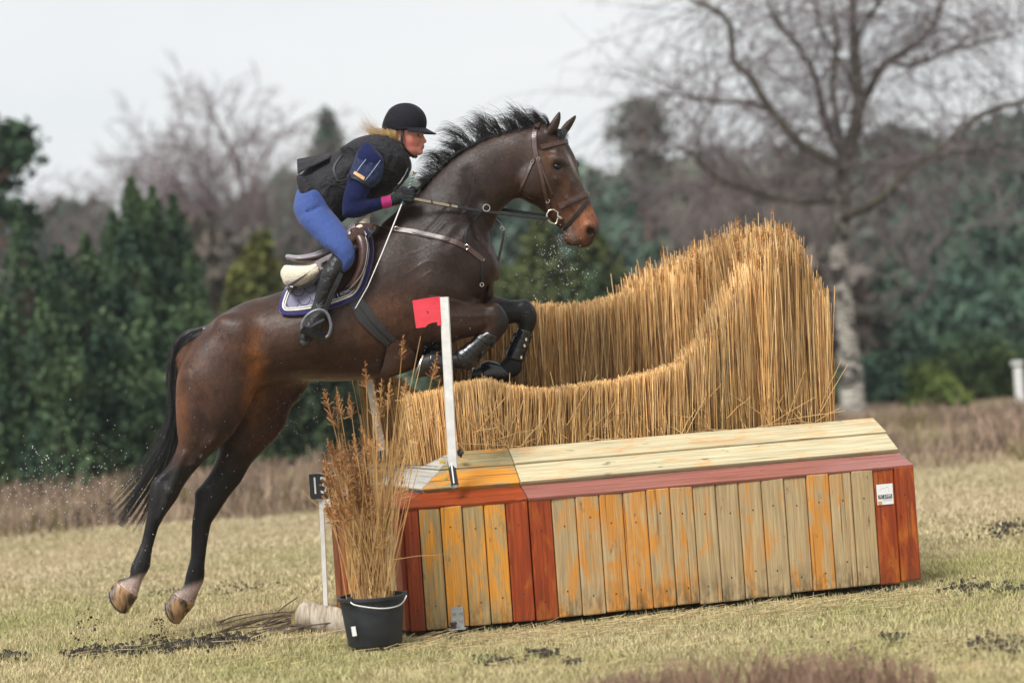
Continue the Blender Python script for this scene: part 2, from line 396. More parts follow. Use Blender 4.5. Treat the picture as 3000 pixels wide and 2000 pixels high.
# ================================================================== THE JUMP
def wood(name, light, dark, stain, s0=.45, s1=.6, rough=.7, spec=.3, crack=.7, mud=0.0):
    m, t, b = nodemat(name); g = noise(t, coords(t, (1.3, 34, 34), rnd=True), 1.6, 6, .65, .3); f = noise(t, coords(t, (4, 160, 160), rnd=True), 1.0, 4)
    st = noise(t, coords(t, (2.6, 9, 9), rnd=True), 1.5, 5, .6, .8)
    c = ramp(t, g, [(.3, dark), (.62, light)])
    oi = t.nodes.new('ShaderNodeObjectInfo')
    sh = N(t, 'ShaderNodeMath', operation='ADD'); rm = N(t, 'ShaderNodeMapRange'); rm.inputs[3].default_value = -.12; rm.inputs[4].default_value = .10
    t.links.new(oi.outputs['Random'], rm.inputs[0]); t.links.new(rm.outputs[0], sh.inputs[1]); t.links.new(st, sh.inputs[0])
    c = mixc(t, ramp(t, sh.outputs[0], [(s0, (0, 0, 0)), (s1, (1, 1, 1))]), c, stain)
    # darker damp smudges and knots
    kn = noise(t, coords(t, (5, 11, 11), rnd=True), 2.2, 3, .5); c = mixc(t, ramp(t, kn, [(.66, (0, 0, 0)), (.78, (.75,) * 3)]), c, tuple(x * .28 for x in dark))
    c = mixc(t, 1.0, c, ramp(t, f, [(.3, (.78,) * 3), (.7, (1.15,) * 3)]), 'MULTIPLY')
    ck = noise(t, coords(t, (.8, 46, 46), rnd=True), 1.1, 3, .5); c = mixc(t, ramp(t, ck, [(.30, (crack,) * 3), (.345, (0, 0, 0))]), c, (.03, .02, .012))
    if mud:     # mud and algae splashed up from the ground
        sx = N(t, 'ShaderNodeSeparateXYZ'); t.links.new(t.nodes.new('ShaderNodeTexCoord').outputs['Object'], sx.inputs[0]); mr = N(t, 'ShaderNodeMapRange'); mr.inputs[1].default_value = -.14; mr.inputs[2].default_value = -.33; t.links.new(sx.outputs[0], mr.inputs[0])
        mm = N(t, 'ShaderNodeMath', operation='MULTIPLY'); t.links.new(mr.outputs[0], mm.inputs[0]); t.links.new(ramp(t, noise(t, coords(t, (5, 14, 14), rnd=True), 1.6, 5, .7), [(.42, (0, 0, 0)), (.62, (mud,) * 3)]), mm.inputs[1]); c = mixc(t, mm.outputs[0], c, (.05, .043, .022))
    t.links.new(c, b.inputs['Base Color']); b.inputs['Roughness'].default_value = rough; b.inputs['Specular IOR Level'].default_value = spec
    ad = N(t, 'ShaderNodeMath', operation='ADD'); t.links.new(g, ad.inputs[0]); t.links.new(ck, ad.inputs[1]); bump(t, b, ad.outputs[0], .45, .006); return m
W_GREY = wood('weathered_plank', (.50, .37, .20), (.31, .215, .11), (.58, .25, .05), .46, .62, mud=.9)
W_ORNG = wood('orange_stained_plank', (.44, .31, .14), (.26, .18, .08), (.64, .27, .035), .35, .50, mud=.8)
W_RED = wood('red_brown_plank', (.33, .052, .009), (.17, .024, .006), (.42, .105, .012), .5, .66, .42, .4, .6, .5)
W_TRIM = wood('faded_sky_paled_red_board', (.33, .125, .10), (.20, .06, .045), (.30, .065, .022), .55, .75, .40, .55, .6)  # red paled by a painted-in sky reflection as well as fading
W_PALE = wood('pale_bare_board', (.57, .50, .325), (.37, .315, .19), (.54, .33, .15), .57, .75, .75)
W_SILV = wood('silvered_board', (.44, .42, .37), (.28, .27, .24), (.40, .30, .2), .66, .8, .75)
W_OBRD = wood('orange_grey_board', (.33, .27, .14), (.18, .15, .075), (.56, .23, .03), .44, .56)
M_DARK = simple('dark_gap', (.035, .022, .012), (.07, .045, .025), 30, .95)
M_NAIL = simple('rusty_nail', (.02, .015, .012), (.06, .04, .03), 90, .6, metal=.4)
jump = empty('brush_box_jump', (.7, 13.0, 0), 'low wooden box jump with orange and weathered grey planks and red trim', 'jump')
FT = [Vector(p) for p in ((-1.09, 13.37), (-.631, 12.10), (.02, 12.16), (2.145, 12.77), (1.66, 14.45), (-.45, 13.85))]     # F A B C D G
def offset_poly(dist):
    n = len(FT); L_ = []
    for i in range(n):
        p, q = FT[i], FT[(i + 1) % n]; d = (q - p).normalized(); nn = Vector((-d.y, d.x)); L_.append((p + nn * dist[i], d))
    o = []
    for i in range(n):
        (p, d), (q, e_) = L_[i - 1], L_[i]; den = d.x * e_.y - d.y * e_.x; t_ = ((q.x - p.x) * e_.y - (q.y - p.y) * e_.x) / den; o.append(p + d * t_)
    return o
PROF = [(-.032, .676), (.145, .735), (.285, .828), (.446, .914)]
def frame_obj(name, corners8, mat, parent, xdir, ydir, bev=.005):
    """hexahedron from 8 world corners (front 4, back 4); its own x axis runs along the grain"""
    c = sum((Vector(v) for v in corners8), Vector()) / 8; x = Vector(xdir).normalized(); y = Vector(ydir); y = (y - x * y.dot(x)).normalized(); z = x.cross(y)
    Rm = Matrix((x, y, z)).transposed(); V = [Rm.transposed() @ (Vector(v) - c) for v in corners8]
    me = bpy.data.meshes.new(name); bm = bmesh.new(); vs = [bm.verts.new(v) for v in V]
    for f in ((0, 1, 2, 3), (7, 6, 5, 4), (0, 4, 5, 1), (1, 5, 6, 2), (2, 6, 7, 3), (3, 7, 4, 0)): bm.faces.new([vs[k] for k in f])
    bmesh.ops.recalc_face_normals(bm, faces=bm.faces); bmesh.ops.bevel(bm, geom=list(bm.edges), offset=bev, segments=2, affect='EDGES', profile=.6); bm.to_mesh(me); bm.free()
    me.materials.append(mat); o = bpy.data.objects.new(name, me); COL.objects.link(o); o.parent = parent
    o.matrix_parent_inverse = Matrix.Translation(parent.location).inverted(); o.matrix_basis = Matrix.Translation(c) @ Rm.to_4x4(); return o
offs = []
for d, h in PROF: offs.append((offset_poly([d, d, d, 0 if d > 0 else -.0, d, d]), h))
plank_objs = []
def end_h(s, L_):
    d = min(s, L_ - s); return float(np.interp(d, [q[0] for q in PROF], [q[1] for q in PROF])) - .03
def face_planks(i, widths, mats, ztop=.668):
    p, q = FT[i], FT[(i + 1) % 6]; d = (q - p).normalized(); nn = Vector((d.y, -d.x)); L_ = (q - p).length; sc_ = L_ / sum(widths); s = 0; res = []
    for w, mt in zip(widths, mats):
        w *= sc_; g = .0022; pr = .026 + random.uniform(-.005, .005); zb = .035 + random.uniform(-.006, .006); a, b = p + d * (s + g), p + d * (s + w - g); s += w
        if i == 3: ztop = min(end_h(s - w, L_), end_h(s, L_))
        D = Vector((d.x, d.y, 0)); Nn = Vector((nn.x, nn.y, 0)); A, B = Vector((a.x, a.y, 0)), Vector((b.x, b.y, 0)); tl = random.uniform(-.0025, .0025)
        if i == 3: pr = .004
        fr = [A + Nn * (pr + tl) + Vector((0, 0, zb)), B + Nn * (pr - tl) + Vector((0, 0, zb)), B + Nn * (pr - tl) + Vector((0, 0, ztop)), A + Nn * (pr + tl) + Vector((0, 0, ztop))]
        bk = [v - Nn * .034 for v in fr]
        o = frame_obj('plank', fr + bk, mt, jump, (0, 0, 1), D, .008); res.append((o, A, B, Nn, pr)); plank_objs.append(o)
        for zz in ((.53, .15) if i in (1, 2) else ()):
            zz += random.uniform(-.03, .03); c = (A + B) / 2 + Nn * (pr + .0005) + D * random.uniform(-.012, .012) + Vector((0, 0, zz)); nm = MB(); nm.tube([c - Nn * .004, c + Nn * .0012], .0042, 7); nm.build('nail', M_NAIL, o)
    return res
face_planks(0, [.12, .12] + [.12] * 8 + [.11], [W_RED, W_RED] + [W_GREY] * 8 + [W_RED])
fA = face_planks(1, [.085] + [.121] * 4 + [.125], [W_RED] + [W_ORNG] * 4 + [W_RED])
fB = face_planks(2, [.118] + [.1235] * 14 + [.118, .112], [W_RED] + [W_GREY] * 14 + [W_RED, W_RED])
face_planks(3, [.125] * 14, [W_GREY] * 14); face_planks(4, [.125] * 17, [W_GREY] * 17); face_planks(5, [.125] * 6, [W_GREY] * 6)
for i in (0, 1, 2, 4, 5):
    p, q = FT[i], FT[(i + 1) % 6]; d = Vector((*(q - p).normalized(), 0))
    for k in range(3):
        lo, h0 = offs[k]; hi, h1 = offs[k + 1]; j = (i + 1) % 6
        lap = .020 if k else 0.0
        def at(o2, h, c): return Vector((o2[c].x, o2[c].y, h))
        e_ = d * .0025
        fr = [at(lo, h0 + lap, i) + e_, at(lo, h0 + lap, j) - e_, at(hi, h1 + lap * .6, j) - e_, at(hi, h1 + lap * .6, i) + e_]
        nn = (fr[1] - fr[0]).cross(fr[3] - fr[0]).normalized(); nn = nn if nn.z > 0 else -nn
        fr = [v + nn * random.uniform(-.002, .002) for v in fr]
        bk = [v - nn * (.034 if k else .020) for v in fr]
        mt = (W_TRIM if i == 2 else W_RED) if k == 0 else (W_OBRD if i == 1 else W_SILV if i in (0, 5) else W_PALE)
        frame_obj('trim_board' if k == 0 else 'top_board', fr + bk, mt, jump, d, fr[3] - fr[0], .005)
# inner deck the reeds stand on, and the dark hollow under the planks
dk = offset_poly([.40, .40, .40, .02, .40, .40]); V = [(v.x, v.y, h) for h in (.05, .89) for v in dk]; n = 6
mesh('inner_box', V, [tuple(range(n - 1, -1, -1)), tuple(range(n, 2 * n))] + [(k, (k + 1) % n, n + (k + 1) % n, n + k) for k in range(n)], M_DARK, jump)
# sticker on the end plank
M_STICK = simple('white_sticker', (.70, .70, .69), (.82, .82, .82), 25, .45, bmp=.05); M_INK = simple('black_ink', (.02, .02, .025), (.04, .04, .045), 50, .6, bmp=0); M_RUSTY = simple('orange_stain', (.55, .25, .07), (.6, .35, .14), 50, .7)
def plate(name, c, D, Nn, w, h, th, mat, parent, tilt=0.0):
    D = Vector(D).normalized(); Nn = Vector(Nn).normalized(); U = Nn.cross(D); U = U if U.z > 0 else -U
    if tilt: D, U = D * math.cos(tilt) + U * math.sin(tilt), U * math.cos(tilt) - D * math.sin(tilt)
    m_ = MB(); m_.box(c, w / 2, h / 2, th / 2, Matrix((D, U, Nn)).transposed()); return m_.build(name, mat, parent), D, U
ob, A, B, Nn, pr = fB[15]
sc0 = (A + B) / 2 + Nn * (pr + .0035) + Vector((0, 0, .525)); stk, D_, U_ = plate('sticker', sc0, B - A, Nn, .096, .112, .002, M_STICK, ob)
plate('print_band', sc0 + Nn * .0016 - U_ * .012, D_, Nn, .082, .021, .001, M_INK, stk)
plate('rust_stain', sc0 + Nn * .0016 - U_ * .045 - D_ * .033, D_, Nn, .024, .018, .001, M_RUSTY, stk)
M_WINK = simple('white_ink', (.75, .75, .75), (.85, .85, .85), 50, .6, bmp=0); M_GINK = simple('grey_ink', (.45, .44, .46), (.55, .54, .56), 50, .6, bmp=0)
def text_obj(name, body, loc, xdir, ndir, size, mat, parent, sx=1.0, ext=.0004):
    cu = bpy.data.curves.new(name, 'FONT'); cu.body = body; cu.size = size; cu.align_x = 'CENTER'; cu.align_y = 'CENTER'; cu.extrude = ext; cu.resolution_u = 3
    ob_ = bpy.data.objects.new(name, cu); COL.objects.link(ob_)
    x = Vector(xdir).normalized(); n_ = Vector(ndir); n_ = (n_ - x * n_.dot(x)).normalized(); y = n_.cross(x)
    Mx = Matrix((x, y, n_)).transposed().to_4x4()
    dg = bpy.context.evaluated_depsgraph_get(); me = bpy.data.meshes.new_from_object(ob_.evaluated_get(dg)); bpy.data.objects.remove(ob_)
    me.transform(Matrix.Translation(loc) @ Mx @ Matrix.Diagonal((sx, 1, 1, 1))); me.materials.clear(); me.materials.append(mat)
    return link(name, me, parent)
text_obj('lettering', 'XC JUMPS', sc0 + Nn * .0027 - U_ * .012, D_, Nn, .0225, M_WINK, stk, .74, .0003)
for k, (dy_, w) in enumerate(((.028, .05), (.02, .062))): plate('small_print', sc0 + Nn * .0016 - U_ * (dy_ + .006) + D_ * .012, D_, Nn, w, .0025, .0006, M_GINK, stk)
lo_ = MB()
lo_.tube([sc0 + Nn * .0016 + D_ * x + U_ * y for x, y in ((-.03, .025), (-.012, .038), (.0, .03), (.012, .042), (.026, .03), (.02, .014))], .0009, 4); lo_.build('faded_emblem', M_GINK, stk)
# steel bracket with foot bolt
M_ZINC = simple('zinc_plate', (.36, .37, .36), (.52, .53, .52), 30, .38, .55, metal=.7)
ob, A, B, Nn, pr = fA[2]; bc = (A + B) / 2 + Nn * (pr + .005) + Vector((0, 0, .088)) - (B - A) * .05
bkt, D_, U_ = plate('bracket', bc, B - A, Nn, .066, .11, .005, M_ZINC, jump)
for sx_ in (-1, 1):
    for sz_ in (-1, 1):
        c = bc + D_ * sx_ * .017 + U_ * sz_ * .02 + Vector((0, 0, .006)); m_ = MB(); m_.tube([c, c + Nn * .006], .0105, 12); m_.tube([c + Nn * .006, c + Nn * .011], .006, 6); m_.build('bolt', M_ZINC, bkt)
m_ = MB(); m_.box(bc - U_ * .056 + Nn * .025 - D_ * .008, .044, .003, .028, Matrix((D_, U_, Nn)).transposed()); m_.build('bracket_foot', M_ZINC, bkt)
c = bc - U_ * .052 + Nn * .028 - D_ * .026; m_ = MB(); m_.tube([c, c + U_ * .018, c + U_ * .02, c + U_ * .031], [.013, .013, .019, .019], 10); m_.build('foot_bolt', simple('brown_bolt', (.03, .02, .018), (.07, .05, .045), 60, .5), bkt, True)
M_CLIP = simple('yellow_clip', (.45, .30, .03), (.62, .47, .10), 60, .5)
for px, py in ((1297, 1353), (1302, 1402)):
    z_ = 12.30 if py < 1380 else 12.2
    m_ = MB(); m_.box(P(px, py, z_), .016, .008, .008, Matrix.Rotation(R(-5), 3, 'Y')); m_.box(P(px, py, z_) + Vector((.006, -.008, 0)), .006, .005, .005); m_.build('clip', M_CLIP, jump)
# ------------------------------------------------------------------ reed brush
M_REED = attrmat('dry_reed', .6, .3, 90, .35, .2, .002, (1, 1, .12))
def reed_obj_mat():
    m, t, b = nodemat('dry_reed_single'); oi = t.nodes.new('ShaderNodeObjectInfo'); f = noise(t, coords(t, (1, 1, .12), rnd=True), 60, 4)
    c = ramp(t, oi.outputs['Random'], [(0, (.30, .16, .05)), (.35, (.50, .29, .10)), (.75, (.60, .40, .18)), (1, (.44, .22, .06))])
    t.links.new(mixc(t, 1.0, c, ramp(t, f, [(.3, (.7,) * 3), (.7, (1.2,) * 3)]), 'MULTIPLY'), b.inputs['Base Color']); b.inputs['Roughness'].default_value = .6; return m
M_REED1 = reed_obj_mat()
def stems(Bp, Tp, rad, bend=.01, sides=3):
    n = len(Bp); t_ = np.array([0, 1.0]); A = RNG.normal(size=(n, 3)) * bend * np.array([1, 1, .1]); D = Tp - Bp; D /= np.linalg.norm(D, axis=1, keepdims=True)
    s_ = np.cross(D, np.array([0.37, .93, 0])); s_ /= np.linalg.norm(s_, axis=1, keepdims=True); u_ = np.cross(D, s_)
    Ck = Bp[:, None] + (Tp - Bp)[:, None] * t_[None, :, None] + 0 * A[:, None]
    ph = RNG.random(n) * 6.283; rr = rad[:, None] * np.array([1, .85])
    ang = ph[:, None] + np.arange(sides) * 2 * np.pi / sides
    V = Ck[:, :, None] + rr[:, :, None, None] * (np.cos(ang)[:, None, :, None] * s_[:, None, None] + np.sin(ang)[:, None, :, None] * u_[:, None, None])
    idx = np.arange(n * 2 * sides).reshape(n, 2, sides); F = [np.stack([idx[:, 0, k], idx[:, 0, (k + 1) % sides], idx[:, 1, (k + 1) % sides], idx[:, 1, k]], 1) for k in range(sides)]
    return V.reshape(-1, 3), [np.concatenate(F), idx[:, 1]]
def reed_cols(n, k, B=None):
    c = np.array([.57, .345, .135]) * RNG.uniform(.6, 1.25, (n, 1)); d = RNG.random(n) < .24; c[d] = np.array([.34, .16, .05]) * RNG.uniform(.6, 1.2, (d.sum(), 1)); l_ = RNG.random(n) < .18; c[l_] = np.array([.66, .47, .24])
    if B is not None: c = c * (.92 + .20 * np.sin(B[:, 0] * 9 + 1.5 * np.sin(B[:, 0] * 4) + B[:, 1] * 5) + .10 * np.sin(B[:, 0] * 31 + B[:, 1] * 17))[:, None] * np.array([1.02, .98, .92])
    return np.repeat(c, k, 0)
brush = empty('reed_brush', (.7, 13.0, .9), 'tall hollow of bundled golden reeds standing on the wooden jump', 'brush')
NEARP = [(1080, 1075), (1150, 1110), (1215, 1160), (1290, 1146), (1340, 1128), (1420, 1115), (1500, 1140), (1600, 1147), (1700, 1132), (1800, 1120), (1900, 1096), (1985, 1068), (2020, 1030), (2060, 985), (2100, 935), (2140, 880), (2180, 820), (2220, 765), (2270, 712), (2300, 725), (2330, 785), (2365, 840), (2395, 870), (2415, 960), (2430, 1080)]
FARP = [(1080, 960), (1300, 925), (1560, 905), (1700, 903), (1780, 888), (1850, 858), (1930, 828), (1985, 800), (2040, 775), (2100, 755), (2160, 722), (2230, 712), (2280, 730), (2330, 790), (2365, 830)]
def offpt(i, d): o2 = offset_poly([d] * 3 + [.22] + [d] * 2); return np.array([o2[i].x, o2[i].y])
def path_s(pts, n): S = np.array(pts, float); L_ = np.concatenate([[0], np.cumsum(np.linalg.norm(np.diff(S, axis=0), axis=1))]); q = RNG.random(n) * L_[-1]; return np.stack([np.interp(q, L_, S[:, k]) for k in (0, 1)], 1)
def wall(pts, prof, n, thick, jit, lean, rad=(.0026, .0044)):
    c = path_s(pts, n); S = np.array(pts, float)
    off = RNG.uniform(-.5, .5, (n, 2)) * thick
    px, by = unP(np.stack([c[:, 0] + off[:, 0], c[:, 1], np.full(n, .93)], 1)); bx = [p[0] + (1290 - p[1]) * .07 for p in prof]
    py = np.interp(px, bx, [p[1] for p in prof]); h = PN(px - (by - py) * .07, py, c[:, 1])[:, 2]
    B = np.stack([c[:, 0] + off[:, 0], c[:, 1] + off[:, 1], np.full(n, .86)], 1)
    hh_ = h + RNG.normal(size=n) * jit * .6 + np.abs(RNG.normal(size=n)) * jit * .6
    T = np.stack([B[:, 0] + off[:, 0] * .25 + RNG.normal(size=n) * lean * (hh_ - .8), B[:, 1] + off[:, 1] * .25 + RNG.normal(size=n) * lean * (hh_ - .8), hh_], 1)
    return B, T, RNG.uniform(*rad, n)
e0, e1 = offpt(2, .58), offpt(3, .58); eR = e0 + (e1 - e0) * .97
f1 = offpt(4, .36); f0 = offpt(5, .36)
NEAR_PATH = [np.array(P(1124, 1312, 13.42))[:2], np.array(P(1285, 1330, 12.78))[:2], offpt(2, .58), eR]
eF = f1 + (f0 - f1) * .04
FAR_PATH = [f0 + (offpt(0, .36) - f0) * .2, f0, f1 + (f0 - f1) * .16, (eR * .55 + eF * .45) + np.array([-.02, .0])]
B1, T1, r1 = wall(NEAR_PATH, NEARP, 17500, .20, .012, .030, (.0016, .0030))
tall = T1[:, 2] > 1.45; T1[tall] += RNG.normal(size=(tall.sum(), 3)) * np.array([.012, .03, .05])
B2, T2, r2 = wall(FAR_PATH, FARP, 12500, .16, .020, .045, (.0016, .0030))
tall = T2[:, 2] > 1.75; T2[tall] += RNG.normal(size=(tall.sum(), 3)) * np.array([.014, .03, .05])
# the front row of the near side: single reeds
score = B1[:, 1] - .25 * B1[:, 0]; front = np.argsort(score + RNG.random(len(score)) * .05)[:240]
um = []
for k in range(5):
    m_ = MB(); m_.tube([(RNG.normal() * .004 * math.sin(t * 3), RNG.normal() * .004 * math.sin(t * 3), t) for t in (0, .25, .5, .75, 1)], [.0026, .0028, .0026, .0024, .002], 6); tmp = m_.build('reed_shape', M_REED1); um.append(tmp.data); bpy.data.objects.remove(tmp)
def one_reed(name, a, b, parent, k=None, s=1.0):
    o = bpy.data.objects.new(name, um[k if k is not None else random.randrange(5)]); COL.objects.link(o); a, b = Vector(a), Vector(b); d = b - a; o.parent = parent; o.matrix_parent_inverse = Matrix.Translation(parent.location).inverted()
    o.matrix_basis = Matrix.Translation(a) @ d.to_track_quat('Z', 'Y').to_matrix().to_4x4() @ Matrix.Diagonal((s, s, d.length, 1)); return o
for i in front: one_reed('reed', B1[i], T1[i], brush)
rest = np.ones(len(B1), bool); rest[front] = False
for nm, (Bq, Tq, rq) in (('near_reeds', (B1[rest], T1[rest], r1[rest])), ('far_reeds', (B2, T2, r2))):
    V, F = stems(Bq, Tq, rq); o = mesh(nm, V, F, M_REED, brush, False, reed_cols(len(Bq), 6, Bq)); o['kind'] = 'stuff'
for k in range(105):     # stray stems fallen across the face
    i = RNG.integers(len(B1)); p = Vector(B1[i]) + Vector((0, 0, RNG.uniform(0, .18))); p = Vector((p.x, 0, p.z)); q = random.choice([0, 1])
    s = RNG.random(); edge_ = offpt(1, .45) + (offpt(2, .45) - offpt(1, .45)) * s if RNG.random() < .25 else e0 + (e1 - e0) * s * .95
    a = Vector((edge_[0] + .035, edge_[1] - .125, .925 + RNG.random() * .12 * (k % 2))); an = RNG.normal() * .9; l_ = RNG.uniform(.12, .34)
    one_reed('stray_reed', a, a + Vector((math.sin(an) * l_, -.01 + .05 * math.cos(an), abs(math.cos(an)) * l_ + .004)), brush, s=.8)
# seed heads: feathery plumes
M_PLUME = attrmat('reed_plume', .9, .1, 40, .3, 0)
def plume_mesh(tops, dirs, ln, col, n=34, w=.0013, spread=.35):
    m_ = len(tops); t_ = RNG.random((m_, n)); base_ = tops[:, None] - dirs[:, None] * (ln[:, None] * (1 - t_))[..., None]
    out_ = RNG.normal(size=(m_, n, 3)) * spread + dirs[:, None] * .9; out_ /= np.linalg.norm(out_, axis=2, keepdims=True); L_ = (ln[:, None] * .33 * (1.15 - t_))[..., None]
    end = base_ + out_ * L_ - np.array([0, 0, 1]) * L_ * .25; s_ = RNG.normal(size=(m_, n, 3)); s_ /= np.linalg.norm(s_, axis=2, keepdims=True)
    V = np.stack([base_ - s_ * w, base_ + s_ * w, end + s_ * w * 1.6, end - s_ * w * 1.6], 2).reshape(-1, 3); i = np.arange(m_ * n) * 4
    return V, np.stack([i, i + 1, i + 2, i + 3], 1), np.repeat(np.asarray(col), n * 4, 0)
sel = np.where(T2[:, 2] > 1.80)[0]; sel = RNG.choice(sel, min(330, len(sel)), False); s2 = np.where(T1[:, 2] > 1.86)[0]; s2 = RNG.choice(s2, min(130, len(s2)), False)
tp = np.concatenate([T2[sel], T1[s2]]) + np.array([0, 0, .03]); dr = np.tile(np.array([.05, 0, 1.]), (len(tp), 1)) + RNG.normal(size=(len(tp), 3)) * .12; dr /= np.linalg.norm(dr, axis=1, keepdims=True)
V, F, c = plume_mesh(tp, dr, RNG.uniform(.08, .17, len(tp)), np.array([.42, .20, .06]) * RNG.uniform(.6, 1.3, (len(tp), 1))); o = mesh('plumes', V, F, M_PLUME, brush, False, c); o['kind'] = 'stuff'

# ================================================================== FLAG POLES
M_WHITE = simple('worn_white_paint', (.66, .66, .65), (.82, .82, .81), 22, .5, bmp=.1); M_BLK = simple('black_rubber', (.010, .011, .013), (.022, .024, .028), 40, .4)
M_FLAG = simple('red_flag_plastic', (.58, .022, .042), (.72, .05, .075), 5, .5, bmp=.5, bd=.02)
fp = empty('flag_pole', P(1332, 1420, 12.22), 'white pole with small square red flag on the near corner of the jump', 'flag pole')
def bar(name, a, b, w, th, mat, parent, nrm=(0, -1, 0)):
    m_ = MB(); m_.ribbon([Vector(a) + (Vector(b) - Vector(a)) * t_ for t_ in (0, .5, 1)], [nrm] * 3, w, th); return m_.build(name, mat, parent)
a_, b_ = P(1327, 1368, 12.19), P(1301, 870, 12.13)
pole = bar('pole', a_, b_, .050, .022, M_WHITE, fp)
m_ = MB(); m_.tube([P(1321, 1350, 12.20), P(1333, 1422, 12.13)], .0195, 14); hol = m_.build('holder', M_BLK, fp, True)
m_ = MB(); m_.ribbon([P(1322, 1352, 12.175), P(1330, 1415, 12.105)], [(0, -1, .5)] * 2, .007, .003); m_.build('holder_stripe', M_WHITE, hol)
m_ = MB(); m_.tube([P(1333, 1422, 12.13), P(1334.5, 1430, 12.125)], [.018, .014], 14); m_.build('holder_end', M_ZINC, hol, True)
fpx = [(1208, 880), (1250, 873), (1290, 868), (1293, 952), (1282, 954), (1280, 943), (1266, 945), (1253, 950), (1247, 958), (1219, 961)]
m_ = MB(); n = len(fpx); zf = 12.115
V = [P(x, y, zf) for x, y in fpx]; m_.add(V + [v + Vector((0, .004, 0)) for v in V], [tuple(range(n)), tuple(range(2 * n - 1, n - 1, -1))] + [(k, n + k, n + (k + 1) % n, (k + 1) % n) for k in range(n)]); flg = m_.build('flag', M_FLAG, fp)
c = P(1252, 913, zf - .004); m_ = MB(); m_.tube([c, c + Vector((0, -.002, 0))], .004, 8); m_.build('pin_hole', M_BLK, flg)
# a lump of dark wool tied at the holder
wl = MB()
for k in range(16):
    c = P(1346, 1331, 12.40) + Vector([float(q) for q in RNG.normal(size=3)]) * .008; wl.tube([c, c + Vector((0, 0, .01)), c + Vector((.006, 0, .014))], [.006, .008, .003], 6)
wl.build('wool_knot', M_BLK, fp, True)
fp2 = empty('flag_pole', P(1121, 1316, 13.25), 'white pole at the far corner of the jump behind the reeds in the bucket', 'flag pole')
bar('pole', P(1121, 1318, 13.12), P(1022, 780, 13.1), .050, .022, M_WHITE, fp2)
m_ = MB(); m_.tube([P(1117, 1300, 13.13), P(1125, 1350, 13.1)], .0195, 12); m_.build('holder', M_BLK, fp2, True)
V = [P(x, y, 13.2) for x, y in ((938, 800), (1020, 790), (1028, 860), (946, 872))]; m_ = MB(); m_.add(V + [v + Vector((0, .004, 0)) for v in V], [(0, 1, 2, 3), (7, 6, 5, 4), (0, 4, 5, 1), (1, 5, 6, 2), (2, 6, 7, 3), (3, 7, 4, 0)]); m_.build('flag', M_WHITE, fp2)
# number board
sg = empty('number_sign', P(960, 1700, 13.15), 'small black number board 13 on a white stake behind the reeds', 'sign')
M_SIGN = simple('black_board', (.012, .014, .018), (.028, .031, .038), 60, .45)
zs = 13.1; cS = P(944, 1423, zs); xS = (P(980, 1420.5, zs) - P(908, 1425.5, zs)).normalized()
plate('board', cS, xS, (0, -1, 0), .142, .142, .008, M_SIGN, sg)
tx = text_obj('number', '13', cS + Vector((-.016, -.006, 0)), xS, (0, -1, 0), .135, M_WHITE, sg, .72, .001)
bar('stake', P(955, 1775, zs + .03), P(938, 1385, zs + .03), .028, .012, M_WHITE, sg)
bar('paper_tag', P(959, 1485, zs - .02), P(955, 1462, zs - .02), .045, .004, M_WHITE, sg)
# ================================================================== BUCKET AND ITS REEDS
M_BUCK = simple('black_bucket_plastic', (.009, .012, .016), (.030, .034, .040), 9, .45, .75, bmp=.12, detail=8)
zB = 11.75; bb, bt = P(1100, 1886, zB), P(1089, 1746, zB)
bk = empty('bucket', bb, 'black plastic bucket holding tall reeds in front of the jump', 'bucket')
axb = Vector((-.01, 0, 1)).normalized()
def rings(prof, n=40):
    V, F = [], []
    for i, (r_, h) in enumerate(prof):
        for k in range(n): V.append(bb + axb * h + Vector((math.cos(k * 2 * math.pi / n) * r_, math.sin(k * 2 * math.pi / n) * r_, 0)))
    for i in range(len(prof) - 1): F += [(i * n + k, i * n + (k + 1) % n, (i + 1) * n + (k + 1) % n, (i + 1) * n + k) for k in range(n)]
    return V, F
Hb = .245
m_ = MB(); V, F = rings([(.002, .004), (.132, 0), (.137, .008), (.152, Hb * .55), (.1655, Hb), (.160, Hb), (.147, Hb * .55), (.13, .02), (.002, .02)]); m_.add(V, F); m_.build('pail', M_BUCK, bk, True)
m_ = MB(); V, F = rings([(.163, Hb - .012), (.177, Hb - .012), (.178, Hb + .002), (.170, Hb + .006), (.160, Hb + .004), (.163, Hb - .012)]); m_.add(V, F); m_.build('rim', M_BUCK, bk, True)
m_ = MB(); hp0, hp1 = bb + axb * (Hb - .002) + Vector((-.10, -.145, 0)), bb + axb * (Hb - .002) + Vector((.17, -.03, 0)); hpts = spline([hp0, hp0 + Vector((.03, -.03, -.02)), (hp0 + hp1) / 2 + Vector((.02, -.09, -.045)), hp1 + Vector((-.03, -.06, -.045)), hp1 + Vector((.006, -.02, -.01)), hp1], 6); m_.tube(hpts, .0032, 6); m_.build('handle', M_WHITE, bk, True)
for s_ in (hp0, hp1): m_ = MB(); m_.box(s_ + Vector((0, 0, .004)), .012, .012, .014); m_.build('handle_lug', M_BUCK, bk)
m_ = MB(); cl_ = P(1037, 1848, zB - .135); m_.box(cl_, .011, .0015, .024, Matrix.Rotation(R(-6), 3, 'Y')); m_.build('label_scrap', M_STICK, bk)
rb = empty('reed_bundle', bb + axb * .2, 'loose bundle of dry reeds with brown feathery tops standing in the bucket', 'reeds')
M_SOIL = simple('dark_soil', (.012, .009, .007), (.045, .033, .024), 40, .95, bmp=.6, bd=.01)
pl_t, pl_d, pl_l, pl_c = [], [], [], []
nb = 205
